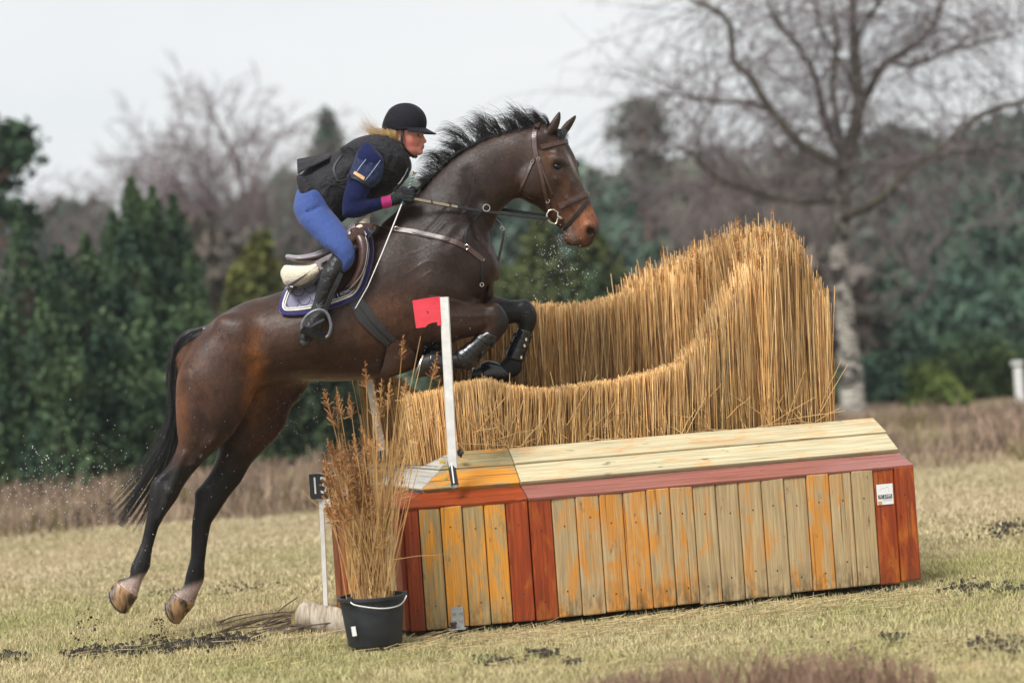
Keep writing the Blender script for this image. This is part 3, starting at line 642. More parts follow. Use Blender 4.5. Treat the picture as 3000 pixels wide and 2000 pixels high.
for k in range(nb):
    a = random.random() * 6.283; r_ = .115 * math.sqrt(random.random()); b0 = bb + axb * .12 + Vector((math.cos(a) * r_, math.sin(a) * r_, 0))
    q = random.random()
    if q < .60: tx_, ty_ = random.gauss(1035, 56), random.uniform(1270, 1520)
    elif q < .92: tx_, ty_ = random.gauss(1140, 48), random.uniform(1200, 1450)
    else: tx_, ty_ = random.gauss(1110, 70), random.uniform(1110, 1220)
    tx_ = min(max(tx_, 950), 1270); top = P(tx_, ty_, zB + random.gauss(.04, .12))
    o = one_reed('reed_stem', b0, top, rb, s=random.uniform(.55, 1.05))
    if random.random() < (.85 if tx_ < 1090 else .16):
        d = (top - b0).normalized(); pl_t.append(top + d * .02); pl_d.append(d); pl_l.append(random.uniform(.10, .20)); pl_c.append(np.array([.33, .165, .07] if tx_ < 1090 else [.42, .24, .10]) * random.uniform(.6, 1.4))
for tx_, ty_ in ((1180, 1010), (1232, 985), (1238, 1040), (1275, 1062), (1072, 1085), (955, 1160), (1025, 1175), (1290, 1110)):
    b0 = bb + axb * .12 + Vector((random.uniform(-.08, .08), random.uniform(-.08, .08), 0)); top = P(tx_, ty_, zB + random.uniform(-.05, .15)); one_reed('reed_stem', b0, top, rb, s=.8); d = (top - b0).normalized()
    if tx_ in (1180, 1072, 955, 1275, 1025): pl_t.append(top + d * .05); pl_d.append(d); pl_l.append(.14 if tx_ != 955 else .2); pl_c.append(np.array([.36, .17, .07]))
V, F, c = plume_mesh(np.array([tuple(v) for v in pl_t]), np.array([tuple(v) for v in pl_d]), np.array(pl_l), np.array(pl_c), 60, .0015, .42); o = mesh('feathery_tops', V, F, M_PLUME, rb, False, c); o['kind'] = 'stuff'
for a, b in (((885, 1435), (1010, 1560)), ((1140, 1640), (1310, 1622)), ((1150, 1735), (1135, 1610)), ((1150, 1640), (1200, 1470))): one_reed('bent_reed', P(*a, zB - .12), P(*b, zB - .1), rb, s=.6)
# ================================================================== LOG, STAKE, STICKS, SOIL
# loose straw lying round the jump
n = 700; t_ = RNG.random(n); sx0 = RNG.uniform(1150, 2720, n); gp = [G(a, 1900 - (a - 1230) * .098 + abs(random.gauss(0, 26)) - 22) for a in sx0[:450]] + [G(random.uniform(200, 2900), random.uniform(1860, 1985)) for _ in range(250)]
Bs = np.array([(g.x, g.y, .012 + random.random() * .02) for g in gp]); an = RNG.normal(size=n) * .5; ls = RNG.uniform(.05, .22, n); Ts = Bs + np.stack([np.cos(an) * ls, np.sin(an) * ls * .5, RNG.uniform(-.008, .03, n)], 1); kk = ~(keep_out(Bs[:, 0], Bs[:, 1]) | keep_out(Ts[:, 0], Ts[:, 1]))
V, F = stems(Bs[kk], Ts[kk], RNG.uniform(.001, .0022, kk.sum()), .006); o = mesh('straw', V, F, M_REED, None, False, np.repeat(np.array([.60, .45, .24]) * RNG.uniform(.7, 1.2, (kk.sum(), 1)), 6, 0)); tag(o, 'loose straw scattered on the grass in front of the jump', 'straw', kind='stuff')
def up_fade(t, c):
    sx = N(t, 'ShaderNodeSeparateXYZ'); t.links.new(N_coord(t), sx.inputs[0]); mr = N(t, 'ShaderNodeMapRange'); mr.inputs[1].default_value = 2.6; mr.inputs[2].default_value = 4.0; t.links.new(sx.outputs[2], mr.inputs[0]); return mixc(t, mr.outputs[0], c, (.07, .06, .042))
def bark_mat():
    m, t, b = nodemat('birch_bark'); v = coords(t); n1 = noise(t, coords(t, (1, 1, 6)), 5, 5, .6, .5); n2 = noise(t, v, 3.2, 5, .65, .8)
    c = ramp(t, n1, [(.35, (.07, .06, .05)), (.50, (.26, .24, .20)), (.66, (.62, .59, .53))])
    t.links.new(up_fade(t, mixc(t, ramp(t, n2, [(.47, (0, 0, 0)), (.54, (1, 1, 1))]), c, (.022, .019, .015))), b.inputs['Base Color']); b.inputs['Roughness'].default_value = .85; bump(t, b, n2, .6, .02); return m
def logbark():
    m, t, b = nodemat('pale_log_bark'); n1 = noise(t, coords(t, (8, 1, 1)), 6, 6, .65, .4); n2 = noise(t, coords(t), 8, 5)
    c = ramp(t, n1, [(.3, (.10, .07, .045)), (.48, (.33, .27, .20)), (.72, (.52, .47, .40))]); t.links.new(mixc(t, ramp(t, n2, [(.6, (0, 0, 0)), (.75, (.8,) * 3)]), c, (.10, .06, .035)), b.inputs['Base Color']); b.inputs['Roughness'].default_value = .9; bump(t, b, n1, .7, .01); return m
lg = empty('birch_log', G(930, 1848), 'short pale birch log lying on the grass beside the bucket', 'log')
a_, b_ = P(893, 1802, 12.72), P(1060, 1838, 12.45); m_ = MB(); pts = [a_ + (b_ - a_) * t_ for t_ in np.linspace(0, 1, 9)]; m_.tube(pts, [.078 + .004 * math.sin(k * 2.1) for k in range(9)], 20); m_.build('trunk_piece', logbark(), lg, True)
ax_ = (b_ - a_).normalized(); m_ = MB(); m_.tube([a_ - ax_ * .003, a_ - ax_ * .0005], [.070, .074], 20); m_.build('cut_end', simple('cut_wood', (.30, .20, .10), (.46, .33, .18), 25, .8), lg)
sk = MB(); g0 = G(873, 1848); sk.tube([g0 + Vector((0, 0, -.02)), g0 + Vector((0, 0, .04)), g0 + Vector((.002, 0, .088))], [.034, .034, .032], 12); o = sk.build('wooden_peg', simple('mossy_wood', (.09, .08, .025), (.26, .19, .07), 22, .9, bmp=.5), None, True); tag(o, 'short mossy round peg standing in the grass at the end of the log', 'peg')
sp = empty('stick_pile', G(730, 1840), 'small heap of thin brown brushwood sticks on the grass left of the log', 'sticks'); M_STICKW = simple('twig_bark', (.045, .03, .022), (.13, .09, .06), 30, .9)
for k in range(26):
    g0 = G(random.uniform(630, 840), random.uniform(1825, 1862)); an = random.gauss(.1, .35); l_ = random.uniform(.12, .4); d = Vector((math.cos(an), math.sin(an), 0)); up_ = random.uniform(.0, .06)
    m_ = MB(); m_.tube([g0 + Vector((0, 0, .012)), g0 + d * l_ * .5 + Vector((0, 0, .02 + up_ * .6)), g0 + d * l_ + Vector((0, random.gauss(0, .02), .015 + up_))], [.005, .004, .002], 5); m_.build('stick', M_STICKW, sp)
for x0, y0, x1, y1 in ((640, 1830, 860, 1790), (660, 1842, 852, 1800), (770, 1838, 870, 1750)):
    p, q = P(x0, y0, 12.75), P(x1, y1, 12.8); m_ = MB(); m_.tube(spline([p, (p + q) / 2 + Vector((0, 0, .015)), q], 4), .0032, 5); m_.build('stick', M_STICKW, sp)
def lumps(cs, rs):
    ico = bmesh.new(); bmesh.ops.create_icosphere(ico, subdivisions=1, radius=1); iv = np.array([v.co[:] for v in ico.verts]); fi = np.array([[v.index for v in f.verts] for f in ico.faces]); ico.free(); n = len(cs); k = len(iv)
    V = np.asarray(cs)[:, None] + iv[None] * np.asarray(rs)[:, None, None] * RNG.uniform(.55, 1.35, (n, k, 1)) * RNG.uniform(.6, 1.3, (n, 1, 3)); return V.reshape(-1, 3), (np.arange(n)[:, None, None] * k + fi[None]).reshape(-1, 3)
cs, rs = [], []
def soil(px0, py0, px1, py1, n, sp_, r0, r1):
    for _ in range(n):
        t_ = random.random(); g0 = G(px0 + (px1 - px0) * t_ + random.gauss(0, sp_), py0 + (py1 - py0) * t_ + random.gauss(0, sp_ * .32)); r_ = random.uniform(r0, r1) ** 1; cs.append((g0.x, g0.y, hgt(g0.x, g0.y) + r_ * random.uniform(.1, 1.1))); rs.append(r_)
soil(210, 1918, 480, 1896, 420, 26, .004, .016); soil(480, 1896, 740, 1872, 480, 26, .004, .018); soil(0, 1925, 60, 1922, 130, 16, .004, .014); soil(380, 1880, 560, 1860, 60, 40, .003, .01)
soil(1420, 1940, 1500, 1935, 120, 22, .004, .014); soil(1560, 1915, 1610, 1918, 130, 16, .004, .016); soil(1670, 1940, 1680, 1942, 60, 14, .004, .012)
soil(2780, 1725, 3000, 1722, 220, 34, .004, .013); soil(2860, 1888, 3000, 1880, 220, 40, .004, .013); soil(2590, 1862, 2640, 1868, 90, 16, .004, .013); soil(2530, 1738, 2620, 1728, 90, 16, .004, .012); soil(2900, 1555, 3000, 1545, 160, 30, .005, .014)
soil(1280, 1872, 1360, 1868, 50, 16, .003, .01); soil(2400, 1900, 2700, 1905, 70, 60, .003, .009); soil(600, 1725, 800, 1705, 90, 30, .004, .012); soil(440, 1735, 530, 1720, 60, 24, .004, .012)
V, F = lumps(cs, rs); o = mesh('soil', V, F, M_SOIL, None, True); tag(o, 'dark torn-up soil along the hoof tracks in the grass', 'soil', kind='stuff')
cs, rs = [], []
def spray(px, py, sx, sy, n, y0, sd, r0, r1):
    for _ in range(n): p = P(random.gauss(px, sx), random.gauss(py, sy), y0 + random.gauss(0, sd)); cs.append(tuple(p)); rs.append(random.uniform(r0, r1) if random.random() < .2 else random.uniform(r0, r0 + (r1 - r0) * .35))
spray(245, 1830, 22, 22, 46, 12.4, .12, .002, .012); spray(275, 1885, 26, 14, 50, 12.3, .12, .002, .009); spray(470, 1850, 14, 24, 60, 12.4, .1, .002, .014); spray(470, 1880, 40, 18, 60, 12.3, .15, .0015, .007); spray(420, 1760, 130, 90, 60, 12.6, .2, .0012, .004); spray(300, 1600, 150, 90, 40, 12.6, .2, .001, .003)
cs = [c if c[2] > .012 else (c[0], c[1], .012 + random.random() * .05) for c in cs]
V, F = lumps(cs, rs); o = mesh('flying_dirt', V, F, M_SOIL, None, True); tag(o, 'dark clods of soil thrown up behind the hind hooves', 'dirt', kind='stuff')
m, t, b = nodemat('water_drop'); f = noise(t, coords(t), 30, 2); t.links.new(ramp(t, f, [(.3, (.75, .78, .8)), (.7, (.9, .92, .94))]), b.inputs['Base Color']); b.inputs['Roughness'].default_value = .08; b.inputs['Specular IOR Level'].default_value = .9; M_DROP = m
cs, rs = [], []
spray(170, 1430, 120, 60, 380, 12.8, .25, .0016, .0036); spray(330, 1500, 120, 160, 260, 12.7, .25, .0015, .0036); spray(560, 1400, 200, 170, 130, 12.5, .2, .0010, .002); spray(900, 1200, 60, 90, 110, 12.7, .2, .0010, .002); spray(1640, 745, 34, 30, 110, 12.85, .06, .0014, .0036); spray(1650, 810, 60, 50, 120, 12.85, .1, .0012, .003); spray(1570, 820, 60, 50, 70, 12.85, .1, .001, .0022); spray(1640, 700, 25, 22, 60, 12.84, .05, .001, .0026); spray(1300, 1000, 90, 60, 40, 12.6, .1, .0008, .0018)
V, F = lumps(cs, rs); o = mesh('water_droplets', V, F, M_DROP, None, True); tag(o, 'fine bright water droplets flying in the air round the horse', 'droplets', kind='stuff')
# ================================================================== TREES
M_LEAF = attrmat('conifer_foliage', .75, .2, 3, .45, 0); M_TWIG = attrmat('bare_twig', .85, .15, 10, .3, 0); M_BARK = simple('brown_bark', (.05, .038, .03), (.12, .09, .07), 6, .95, bmp=.6, bd=.03); M_PBARK = simple('pine_bark', (.12, .065, .045), (.22, .13, .09), 5, .95, bmp=.6, bd=.03); M_BIRCH = bark_mat(); M_LIMB = simple('mossy_limb_bark', (.035, .03, .022), (.10, .09, .055), 4, .95, bmp=.6, bd=.03)
def cards(C, size, col, up=.25):
    n = len(C); size = np.broadcast_to(np.asarray(size, float), (n,)); a = RNG.normal(size=(n, 3)); a[:, 2] += up; a /= np.linalg.norm(a, axis=1, keepdims=True); b = np.cross(a, RNG.normal(size=(n, 3))); b /= np.linalg.norm(b, axis=1, keepdims=True)
    A, Bv = a * size[:, None], b * size[:, None] * .42
    V = np.stack([C - A, C + Bv, C + A, C - Bv], 1).reshape(-1, 3); i = np.arange(n) * 4; return V, np.stack([i, i + 1, i + 2, i + 3], 1), np.repeat(col, 4, 0)
def conifer(name, px, top, y, width, label, cols, shape=.9, n=5200, size=.11, spires=1, group='evergreens behind the field', skirt=0.0, zbase=0.0, trunk=M_BARK):
    """dense evergreen: leaf sprays on a lumpy, spired crown round a tapered stem"""
    T = P(px, top, y); H = T.z; x0 = T.x; o = empty(name, (x0, y, 0), label, 'tree', group)
    m_ = MB(); m_.tube([(x0, y, -.1), (x0 + .03, y, H * .4), (x0, y, H * .9)], [width * .10, width * .06, .02], 8); m_.build('trunk', trunk, o, True)
    sp_ = [(RNG.normal() * width * .32 if spires > 1 and k else 0, RNG.normal() * width * .25 if k else 0, H * (1 if k == 0 else RNG.uniform(.70, .97)), width * (1 if spires == 1 else RNG.uniform(.5, .85))) for k in range(spires)]
    Cs, Sh = [], []
    for k, (dx, dy, h, w) in enumerate(sp_):
        m = n // spires; t_ = RNG.random(m) ** 1.15; z = skirt + (h - skirt) * t_
        p1, p2 = RNG.uniform(0, 6, 2); lump = 1 + .34 * np.sin(z * 2.7 + p1) * np.sin(z * 1.1 + p2) + .12 * np.sin(z * 7 + p2) ; r_ = w * .5 * (1 - t_ ** 1.5) ** shape * lump + .03
        a = RNG.random(m) * 6.283; ra = r_ * (.45 + .6 * RNG.random(m) ** .5) * (1 + .26 * np.sin(a * 3 + z * 3 + p1) + .16 * np.sin(a * 7 - z * 6 + p2))
        Cs.append(np.stack([x0 + dx + ra * np.cos(a), y + dy + ra * np.sin(a), z + .12 * np.sin(a * 7 + z * 6)], 1)); Sh.append(ra / (r_ + .01))
    C = np.concatenate(Cs); clump = .5 + .5 * np.sin(C[:, 0] * 3.6 + 2 * np.sin(C[:, 2] * 2.3)) * np.sin(C[:, 2] * 3.1 + C[:, 0] * 1.3 + C[:, 1] * 2)
    f = np.clip(.75 * clump + .35 * RNG.random(len(C)) - .05, 0, 1)[:, None]; col = np.array(cols[0]) * (1 - f) + np.array(cols[1]) * f
    V, F, c = cards(C, size * RNG.uniform(.6, 1.4, len(C)), col, .9); mesh('crown', V, F, M_LEAF, o, False, c); return o
DG = ((.010, .032, .024), (.095, .145, .062)); TG = ((.040, .078, .060), (.120, .185, .125)); YG = ((.055, .070, .018), (.20, .20, .05)); FG = ((.05, .08, .06), (.10, .15, .105))
jl = [('dark juniper', 60, 640, 31.5, 3.2, 3, DG, 'wide dark green juniper at the edge of the picture'), ('j', 250, 705, 32.6, 1.9, 2, DG, 'low dark juniper beside the widest one'), ('j', 330, 640, 34.0, 1.5, 1, DG, 'slim dark green juniper with a blunt tip'), ('j', 384, 545, 32.4, 1.7, 1, DG, 'tallest spire of the dark junipers'), ('j', 445, 572, 33.0, 1.8, 2, DG, 'twin tipped juniper next to the tallest spire'),
      ('j', 505, 590, 33.6, 2.0, 2, DG, 'full dark juniper right of the tallest spire'), ('j', 560, 760, 31.8, 1.6, 2, DG, 'lower juniper in front of the full one'), ('j', 150, 800, 30.8, 2.0, 3, DG, 'bushy juniper standing forward at the wood edge'), ('j', 420, 900, 30.6, 1.9, 3, DG, 'broad juniper bush below the tallest spire'), ('j', 10, 980, 30.4, 1.6, 2, DG, 'low juniper bush cut by the picture edge'), ('j', 300, 1000, 30.2, 1.5, 2, DG, 'small juniper bush at the front of the wood')]
for nm, px, top, y, w, s_, cc, lb in jl: conifer('juniper', px, top, y, w, lb, cc, 1.0, 10000, .058, s_, 'junipers at the field edge')
conifer('yew_tree', 770, 690, 37, 1.55, 'yellow green evergreen just behind the rider and the horse rump', YG, .55, 5200, .10, 3)
conifer('yew_tree', 690, 800, 36, 1.2, 'smaller yellow green evergreen left of the saddle', YG, .6, 3600, .10, 2)
conifer('yew_tree', 905, 820, 38, 1.6, 'dull green evergreen under the saddle and belly of the horse', ((.03, .05, .018), (.09, .11, .035)), .6, 4200, .10, 2)
conifer('dark_fir', 760, 1060, 33, 2.4, 'dark green bush seen between the hind legs and the reeds', DG, .5, 5200, .10, 3)
conifer('dark_fir', 960, 1100, 32, 1.6, 'dark evergreen bush under the belly left of the white pole', ((.012, .022, .014), (.035, .055, .022)), .5, 4200, .10, 2)
conifer('spruce_tree', 958, 335, 74, 3.2, 'lone spruce tip standing above the wood behind the rider', FG, 1.0, 3200, .30)
conifer('young_pine', 1580, 640, 40, 1.9, 'olive green young pine under the horse muzzle', ((.04, .055, .02), (.11, .13, .042)), .6, 4600, .11, 2)
conifer('young_pine', 1470, 800, 39, 1.9, 'olive young pine in front of the horse chest', ((.04, .06, .022), (.10, .12, .04)), .6, 4600, .11, 2)
conifer('young_pine', 1745, 800, 39, 1.7, 'dark green young pine left of the reed hollow', ((.02, .042, .024), (.07, .10, .04)), .6, 4200, .11, 2)
conifer('blue_pine', 1810, 540, 52, 3.8, 'blue green pine behind the horse muzzle', ((.045, .085, .065), (.11, .175, .125)), .6, 9000, .11, 3)
conifer('blue_pine', 1640, 450, 54, 3.8, 'tall blue green pine behind the horse face', ((.05, .085, .06), (.12, .175, .115)), .7, 9000, .12, 2)
conifer('blue_pine', 1930, 720, 50, 2.6, 'hazy blue green pine beside the reed hollow', TG, .6, 4200, .15, 2)
for px, top, y, w, lb in ((2640, 640, 56, 3.6, 'dark blue green pine right of the birch trunk'), (2760, 450, 58, 3.8, 'tall dark pine in the gap of the birch limbs'), (2880, 370, 56, 4.0, 'tall dark pine under the long birch limb'), (2990, 330, 55, 3.8, 'tall dark pine cut by the picture edge'), (2570, 760, 50, 2.4, 'green pine close behind the birch trunk'), (2820, 760, 50, 3.4, 'blue green pine above the low bushes'), (2960, 800, 49, 3.0, 'dark pine above the white post')):
    conifer('dark_pine', px, top, y, w, lb, TG, .65, 7500, .115, 2, 'dark pines behind the birch', trunk=M_PBARK)
for px, top, y, w, cc, lb in ((2840, 985, 41, 2.6, ((.03, .06, .035), (.09, .14, .06)), 'rounded pale green bush at the wood edge'), (2720, 1030, 40, 2.2, ((.025, .055, .04), (.07, .12, .07)), 'low blue green bush right of the birch foot'), (2930, 1040, 39, 1.7, ((.04, .07, .03), (.12, .16, .05)), 'yellow green bush beside the white post'), (2600, 1060, 41, 1.8, ((.03, .055, .035), (.08, .12, .06)), 'small green bush close to the birch foot'), (2725, 1095, 37, .9, ((.05, .085, .02), (.15, .19, .05)), 'small bright green shrub in front of the bushes')):
    conifer('bush', px, top, y, w, lb, cc, .4, 6000, .085, 3, 'bushes along the wood edge')
# scots pines with rounded clumps on bare stems
def scots(px, top, y, clumps, label, cc, bend=0.0):
    T = P(px, top, y); o = empty('scots_pine', (T.x, y, 0), label, 'tree', 'tall pines rising above the wood'); m_ = MB(); st = [(T.x + bend * (1 - q), y, T.z * q - .1) for q in (0, .35, .7, 1)]; m_.tube(st, [.22, .18, .12, .05], 8); tr = m_.build('trunk', M_PBARK, o, True)
    Cc, cols = [], []
    for cx, cy, r_ in clumps:
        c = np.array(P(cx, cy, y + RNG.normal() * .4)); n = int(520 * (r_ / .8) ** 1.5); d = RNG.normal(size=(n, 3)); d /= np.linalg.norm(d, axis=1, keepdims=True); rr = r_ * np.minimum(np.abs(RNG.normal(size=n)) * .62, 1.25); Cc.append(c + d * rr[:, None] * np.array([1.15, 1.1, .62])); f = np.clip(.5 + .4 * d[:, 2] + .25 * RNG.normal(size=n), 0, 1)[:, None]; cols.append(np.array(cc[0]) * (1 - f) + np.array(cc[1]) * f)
        m_ = MB(); z0 = min(c[2] - .3, T.z * .95); m_.tube([(T.x + bend * .2, y, z0 - .5), (c[0] * .5 + T.x * .5, y, z0 - .1), tuple(c)], [.06, .04, .02], 6); m_.build('branch', M_PBARK, o, True)
    C = np.concatenate(Cc); V, F, c = cards(C, .10 * RNG.uniform(.6, 1.4, len(C)), np.concatenate(cols), .4); mesh('crown', V, F, M_LEAF, o, False, c)
scots(-130, 300, 40, [(5, 395, .4), (55, 385, .3), (30, 440, .5), (82, 432, .25), (-20, 420, .6), (45, 475, .4), (-5, 500, .45), (20, 540, .3), (-20, 590, .6), (40, 620, .45), (90, 650, .35)], 'dark scots pine reaching in at the upper edge of the picture', ((.012, .030, .018), (.045, .085, .040)))
scots(1870, 300, 62, [(1862, 305, .4), (1890, 325, .7), (1845, 350, .6), (1915, 360, .6), (1875, 385, .8), (1815, 395, .4), (1945, 400, .4), (1850, 440, .5), (1910, 460, .6), (1880, 500, .7), (1830, 520, .6), (1930, 540, .7), (1870, 580, .9)], 'scots pine with a rounded crown behind the reed hollow', ((.09, .105, .085), (.16, .165, .13)))  # crown colours lightened to paint in the haze
# bare deciduous trees
class Bare:
    def __init__(s): s.segs = []
    def grow(s, p, d, ln, r_, depth, droop, split, rnd):
        n = 3; pts = [p]
        for k in range(n):
            d = (d + Vector((rnd.gauss(0, .13), rnd.gauss(0, .13), rnd.gauss(0, .09) - droop * (1 if depth < 2 else .0)))).normalized(); p = p + d * (ln / n); pts.append(p)
        for k in range(n): s.segs.append((pts[k], pts[k + 1], r_ * (1 - .2 * k), r_ * (1 - .2 * (k + 1))))
        if depth > 0:
            for k in range(split):
                b = pts[1 + (k % n)]; az = rnd.random() * 6.283; sp_ = rnd.uniform(.45, .95); o_ = d.orthogonal().normalized(); o2 = d.cross(o_); nd = (d + (o_ * math.cos(az) + o2 * math.sin(az)) * sp_).normalized()
                s.grow(b, nd, ln * rnd.uniform(.5, .75), r_ * .5, depth - 1, droop * 1.25, split, rnd)
    def mesh(s, name, mat, parent, cols, sides=3, rmin=.004):
        A = np.array([tuple(q[0]) for q in s.segs]); B = np.array([tuple(q[1]) for q in s.segs]); ra = np.maximum([q[2] for q in s.segs], rmin); rb_ = np.maximum([q[3] for q in s.segs], rmin * .7); n = len(A); D = B - A; D /= np.linalg.norm(D, axis=1, keepdims=True) + 1e-9
        u_ = np.cross(D, RNG.normal(size=(n, 3))); u_ /= np.linalg.norm(u_, axis=1, keepdims=True); v_ = np.cross(D, u_); an = np.arange(sides) * 2 * np.pi / sides
        ring = np.cos(an)[None, :, None] * u_[:, None] + np.sin(an)[None, :, None] * v_[:, None]; V = np.stack([A[:, None] + ring * ra[:, None, None], B[:, None] + ring * rb_[:, None, None]], 1); idx = np.arange(n * 2 * sides).reshape(n, 2, sides)
        F = np.concatenate([np.stack([idx[:, 0, k], idx[:, 0, (k + 1) % sides], idx[:, 1, (k + 1) % sides], idx[:, 1, k]], 1) for k in range(sides)]); c = np.repeat(np.array(cols) * RNG.uniform(.7, 1.3, (n, 1)), 2 * sides, 0)
        return mesh(name, V.reshape(-1, 3), F, mat, parent, False, c)
def bare_tree(px, top, y, label, seed, spread=.5, col=(.14, .105, .10), group='bare trees in the wood', stem_r=.14, n1=9, depth=4, split=3, forks=None):
    rnd = random.Random(seed); T = P(px, top, y); o = empty('bare_tree', (T.x, y, 0), label, 'tree', group); H = T.z; m_ = MB(); st = [Vector((T.x + rnd.gauss(0, .1) * q, y, H * q * .8 - .1)) for q in (0, .2, .4, .6, .8, 1)]
    m_.tube(st, [stem_r, stem_r * .85, stem_r * .7, stem_r * .5, stem_r * .3, stem_r * .12], 8); m_.build('trunk', M_BARK, o, True); b = Bare()
    for k in range(n1):
        q = .28 + .62 * k / n1; p = Vector((T.x, y, H * q * .8)); az = rnd.random() * 6.283; d = Vector((math.cos(az) * spread, math.sin(az) * spread, .75 + .3 * q)).normalized(); b.grow(p, d, H * .34 * (1.1 - .45 * q), stem_r * .42 * (1.1 - .5 * q), depth, .02, split, rnd)
    b.mesh('crown', M_TWIG, o, col, 3, .012); return o
bare_tree(690, 255, 68, 'tall bare tree with purple brown twigs behind the junipers', 3, .45, (.19, .135, .14), stem_r=.26)
bare_tree(600, 330, 72, 'bare tree left of the tallest one behind the junipers', 4, .5, (.19, .14, .145), stem_r=.2)
bare_tree(520, 400, 70, 'thin bare tree fading behind the juniper spires', 5, .5, (.21, .17, .175))
bare_tree(790, 420, 64, 'bare tree right behind the rider seat', 6, .5, (.16, .13, .12))
bare_tree(430, 430, 75, 'faint bare tree above the tallest juniper', 7, .5, (.21, .17, .175))
bare_tree(130, 560, 66, 'short bare tree beside the scots pine', 8, .5, (.17, .13, .13))
bare_tree(1990, 420, 55, 'bare tree behind the peak of the reed hollow', 9, .55, (.18, .155, .14), stem_r=.2)
bare_tree(2180, 400, 50, 'bare grey brown tree close left of the birch', 10, .6, (.185, .155, .145), stem_r=.2)
bare_tree(2340, 430, 52, 'bare tree hidden behind the birch limbs', 11, .6, (.18, .15, .14), stem_r=.2)
bare_tree(2060, 560, 47, 'small bare tree low behind the reed hollow', 12, .55, (.19, .155, .14))
bare_tree(2290, 600, 46, 'low bare thicket tree left of the birch trunk', 13, .6, (.18, .155, .135))
bare_tree(2640, 420, 52, 'bare tree right of the birch trunk', 14, .55, (.18, .155, .15), stem_r=.18)
bare_tree(2420, 620, 48, 'thin bare tree just behind the birch trunk', 15, .6, (.18, .155, .14))
# the birch
YB = 35.9
bi = empty('birch_tree', (P(2500, 1219, YB).x, YB, 0), 'large bare birch with black and white trunk behind the reed hollow', 'birch')
def bp_(px, py, dy=0.0): return P(px, py, YB + dy)
limbs = [([(2502, 1235), (2492, 1080), (2479, 956), (2461, 790), (2459, 720), (2471, 598), (2475, 478), (2492, 420), (2515, 319), (2508, 200), (2500, 80), (2492, -60), (2490, -200), (2500, -380)], .215, .04, 0, 'trunk'),
    ([(2474, 640), (2491, 630), (2579, 582), (2667, 494), (2762, 430), (2866, 343), (2945, 311), (3040, 285), (3160, 230)], .105, .03, -.6, 'limb'), ([(2667, 494), (2720, 452), (2790, 440), (2870, 444), (2960, 420)], .05, .02, -.9, 'limb'),
    ([(2480, 560), (2540, 530), (2640, 486), (2720, 452)], .06, .04, .5, 'limb'), ([(2470, 600), (2435, 590), (2308, 590), (2196, 558), (2109, 526), (2053, 478), (2000, 440), (1940, 445)], .075, .02, .4, 'limb'),
    ([(2474, 500), (2451, 478), (2356, 430), (2268, 335), (2196, 223), (2150, 180), (2140, 80), (2100, 30), (2029, 0), (1980, -60)], .105, .03, -.4, 'limb'), ([(2268, 335), (2200, 300), (2110, 300), (2020, 285), (1930, 270)], .045, .015, -.8, 'limb'),
    ([(2474, 470), (2443, 414), (2411, 335), (2388, 223), (2330, 125), (2262, 40), (2230, -80)], .085, .03, .5, 'limb'), ([(2478, 470), (2460, 400), (2440, 250), (2452, 120), (2430, -40)], .075, .03, -.3, 'limb'),
    ([(2510, 340), (2550, 260), (2595, 183), (2690, 128), (2740, 60), (2770, -20), (2800, -120)], .085, .03, .4, 'limb'), ([(2506, 130), (2540, 60), (2590, -10), (2640, -90)], .05, .02, -.4, 'limb'), ([(2595, 183), (2680, 190), (2780, 150), (2900, 120), (3000, 90)], .04, .015, -.7, 'limb'), ([(2500, 260), (2470, 190), (2400, 80), (2380, -40)], .05, .02, .7, 'limb')]
bb_ = Bare(); rnd = random.Random(21)
for pts, r0, r1, dy, nm in limbs:
    S = [bp_(x, y, dy * min(1, k / 2)) for k, (x, y) in enumerate(pts)]; Q = spline(S, 5); m_ = MB(); rr = np.linspace(r0, r1, len(Q)) if nm != 'trunk' else np.interp(np.arange(len(Q)), [0, 3, 10, 20, 30, 40, len(Q) - 1], [.225, .195, .15, .135, .12, .10, .03])
    rr = rr if nm == 'trunk' else rr * .8
    m_.tube([Vector(q) + Vector((math.sin(k * 1.7), 0, math.cos(k * 1.3))) * r0 * .05 for k, q in enumerate(Q)], list(rr), 10); m_.build(nm, M_BIRCH if nm == 'trunk' else M_LIMB, bi, True)
    for k in range(6 if nm == 'trunk' else 4, len(Q) - 1):
        if nm == 'trunk' and k < 30: continue
        for _ in range(2 if r0 < .1 else 1):
            d = Vector((rnd.gauss(0, .8), rnd.gauss(0, .7), rnd.gauss(.35, .5))).normalized(); bb_.grow(Vector(Q[k]), d, rnd.uniform(.8, 1.7), .014, 2, .12, 3, rnd)
print('birch twigs', len(bb_.segs))
bb_.mesh('crown', M_TWIG, bi, (.17, .14, .145), 3, .0038)
# white marker post by the wood
pw = empty('white_post', G(2992, 1172), 'short white marker post at the wood edge', 'post'); g0 = P(2989, 1172, 36.5); m_ = MB(); m_.tube([(g0.x, 36.5, -.1), (g0.x, 36.5, P(2980, 1075, 36.5).z)], .075, 10); m_.build('post_body', M_WHITE, pw, True); c = P(2978, 1066, 36.5); m_ = MB(); m_.box(c + Vector((.0, 0, .02)), .082, .08, .03); m_.build('post_cap', M_WHITE, pw)
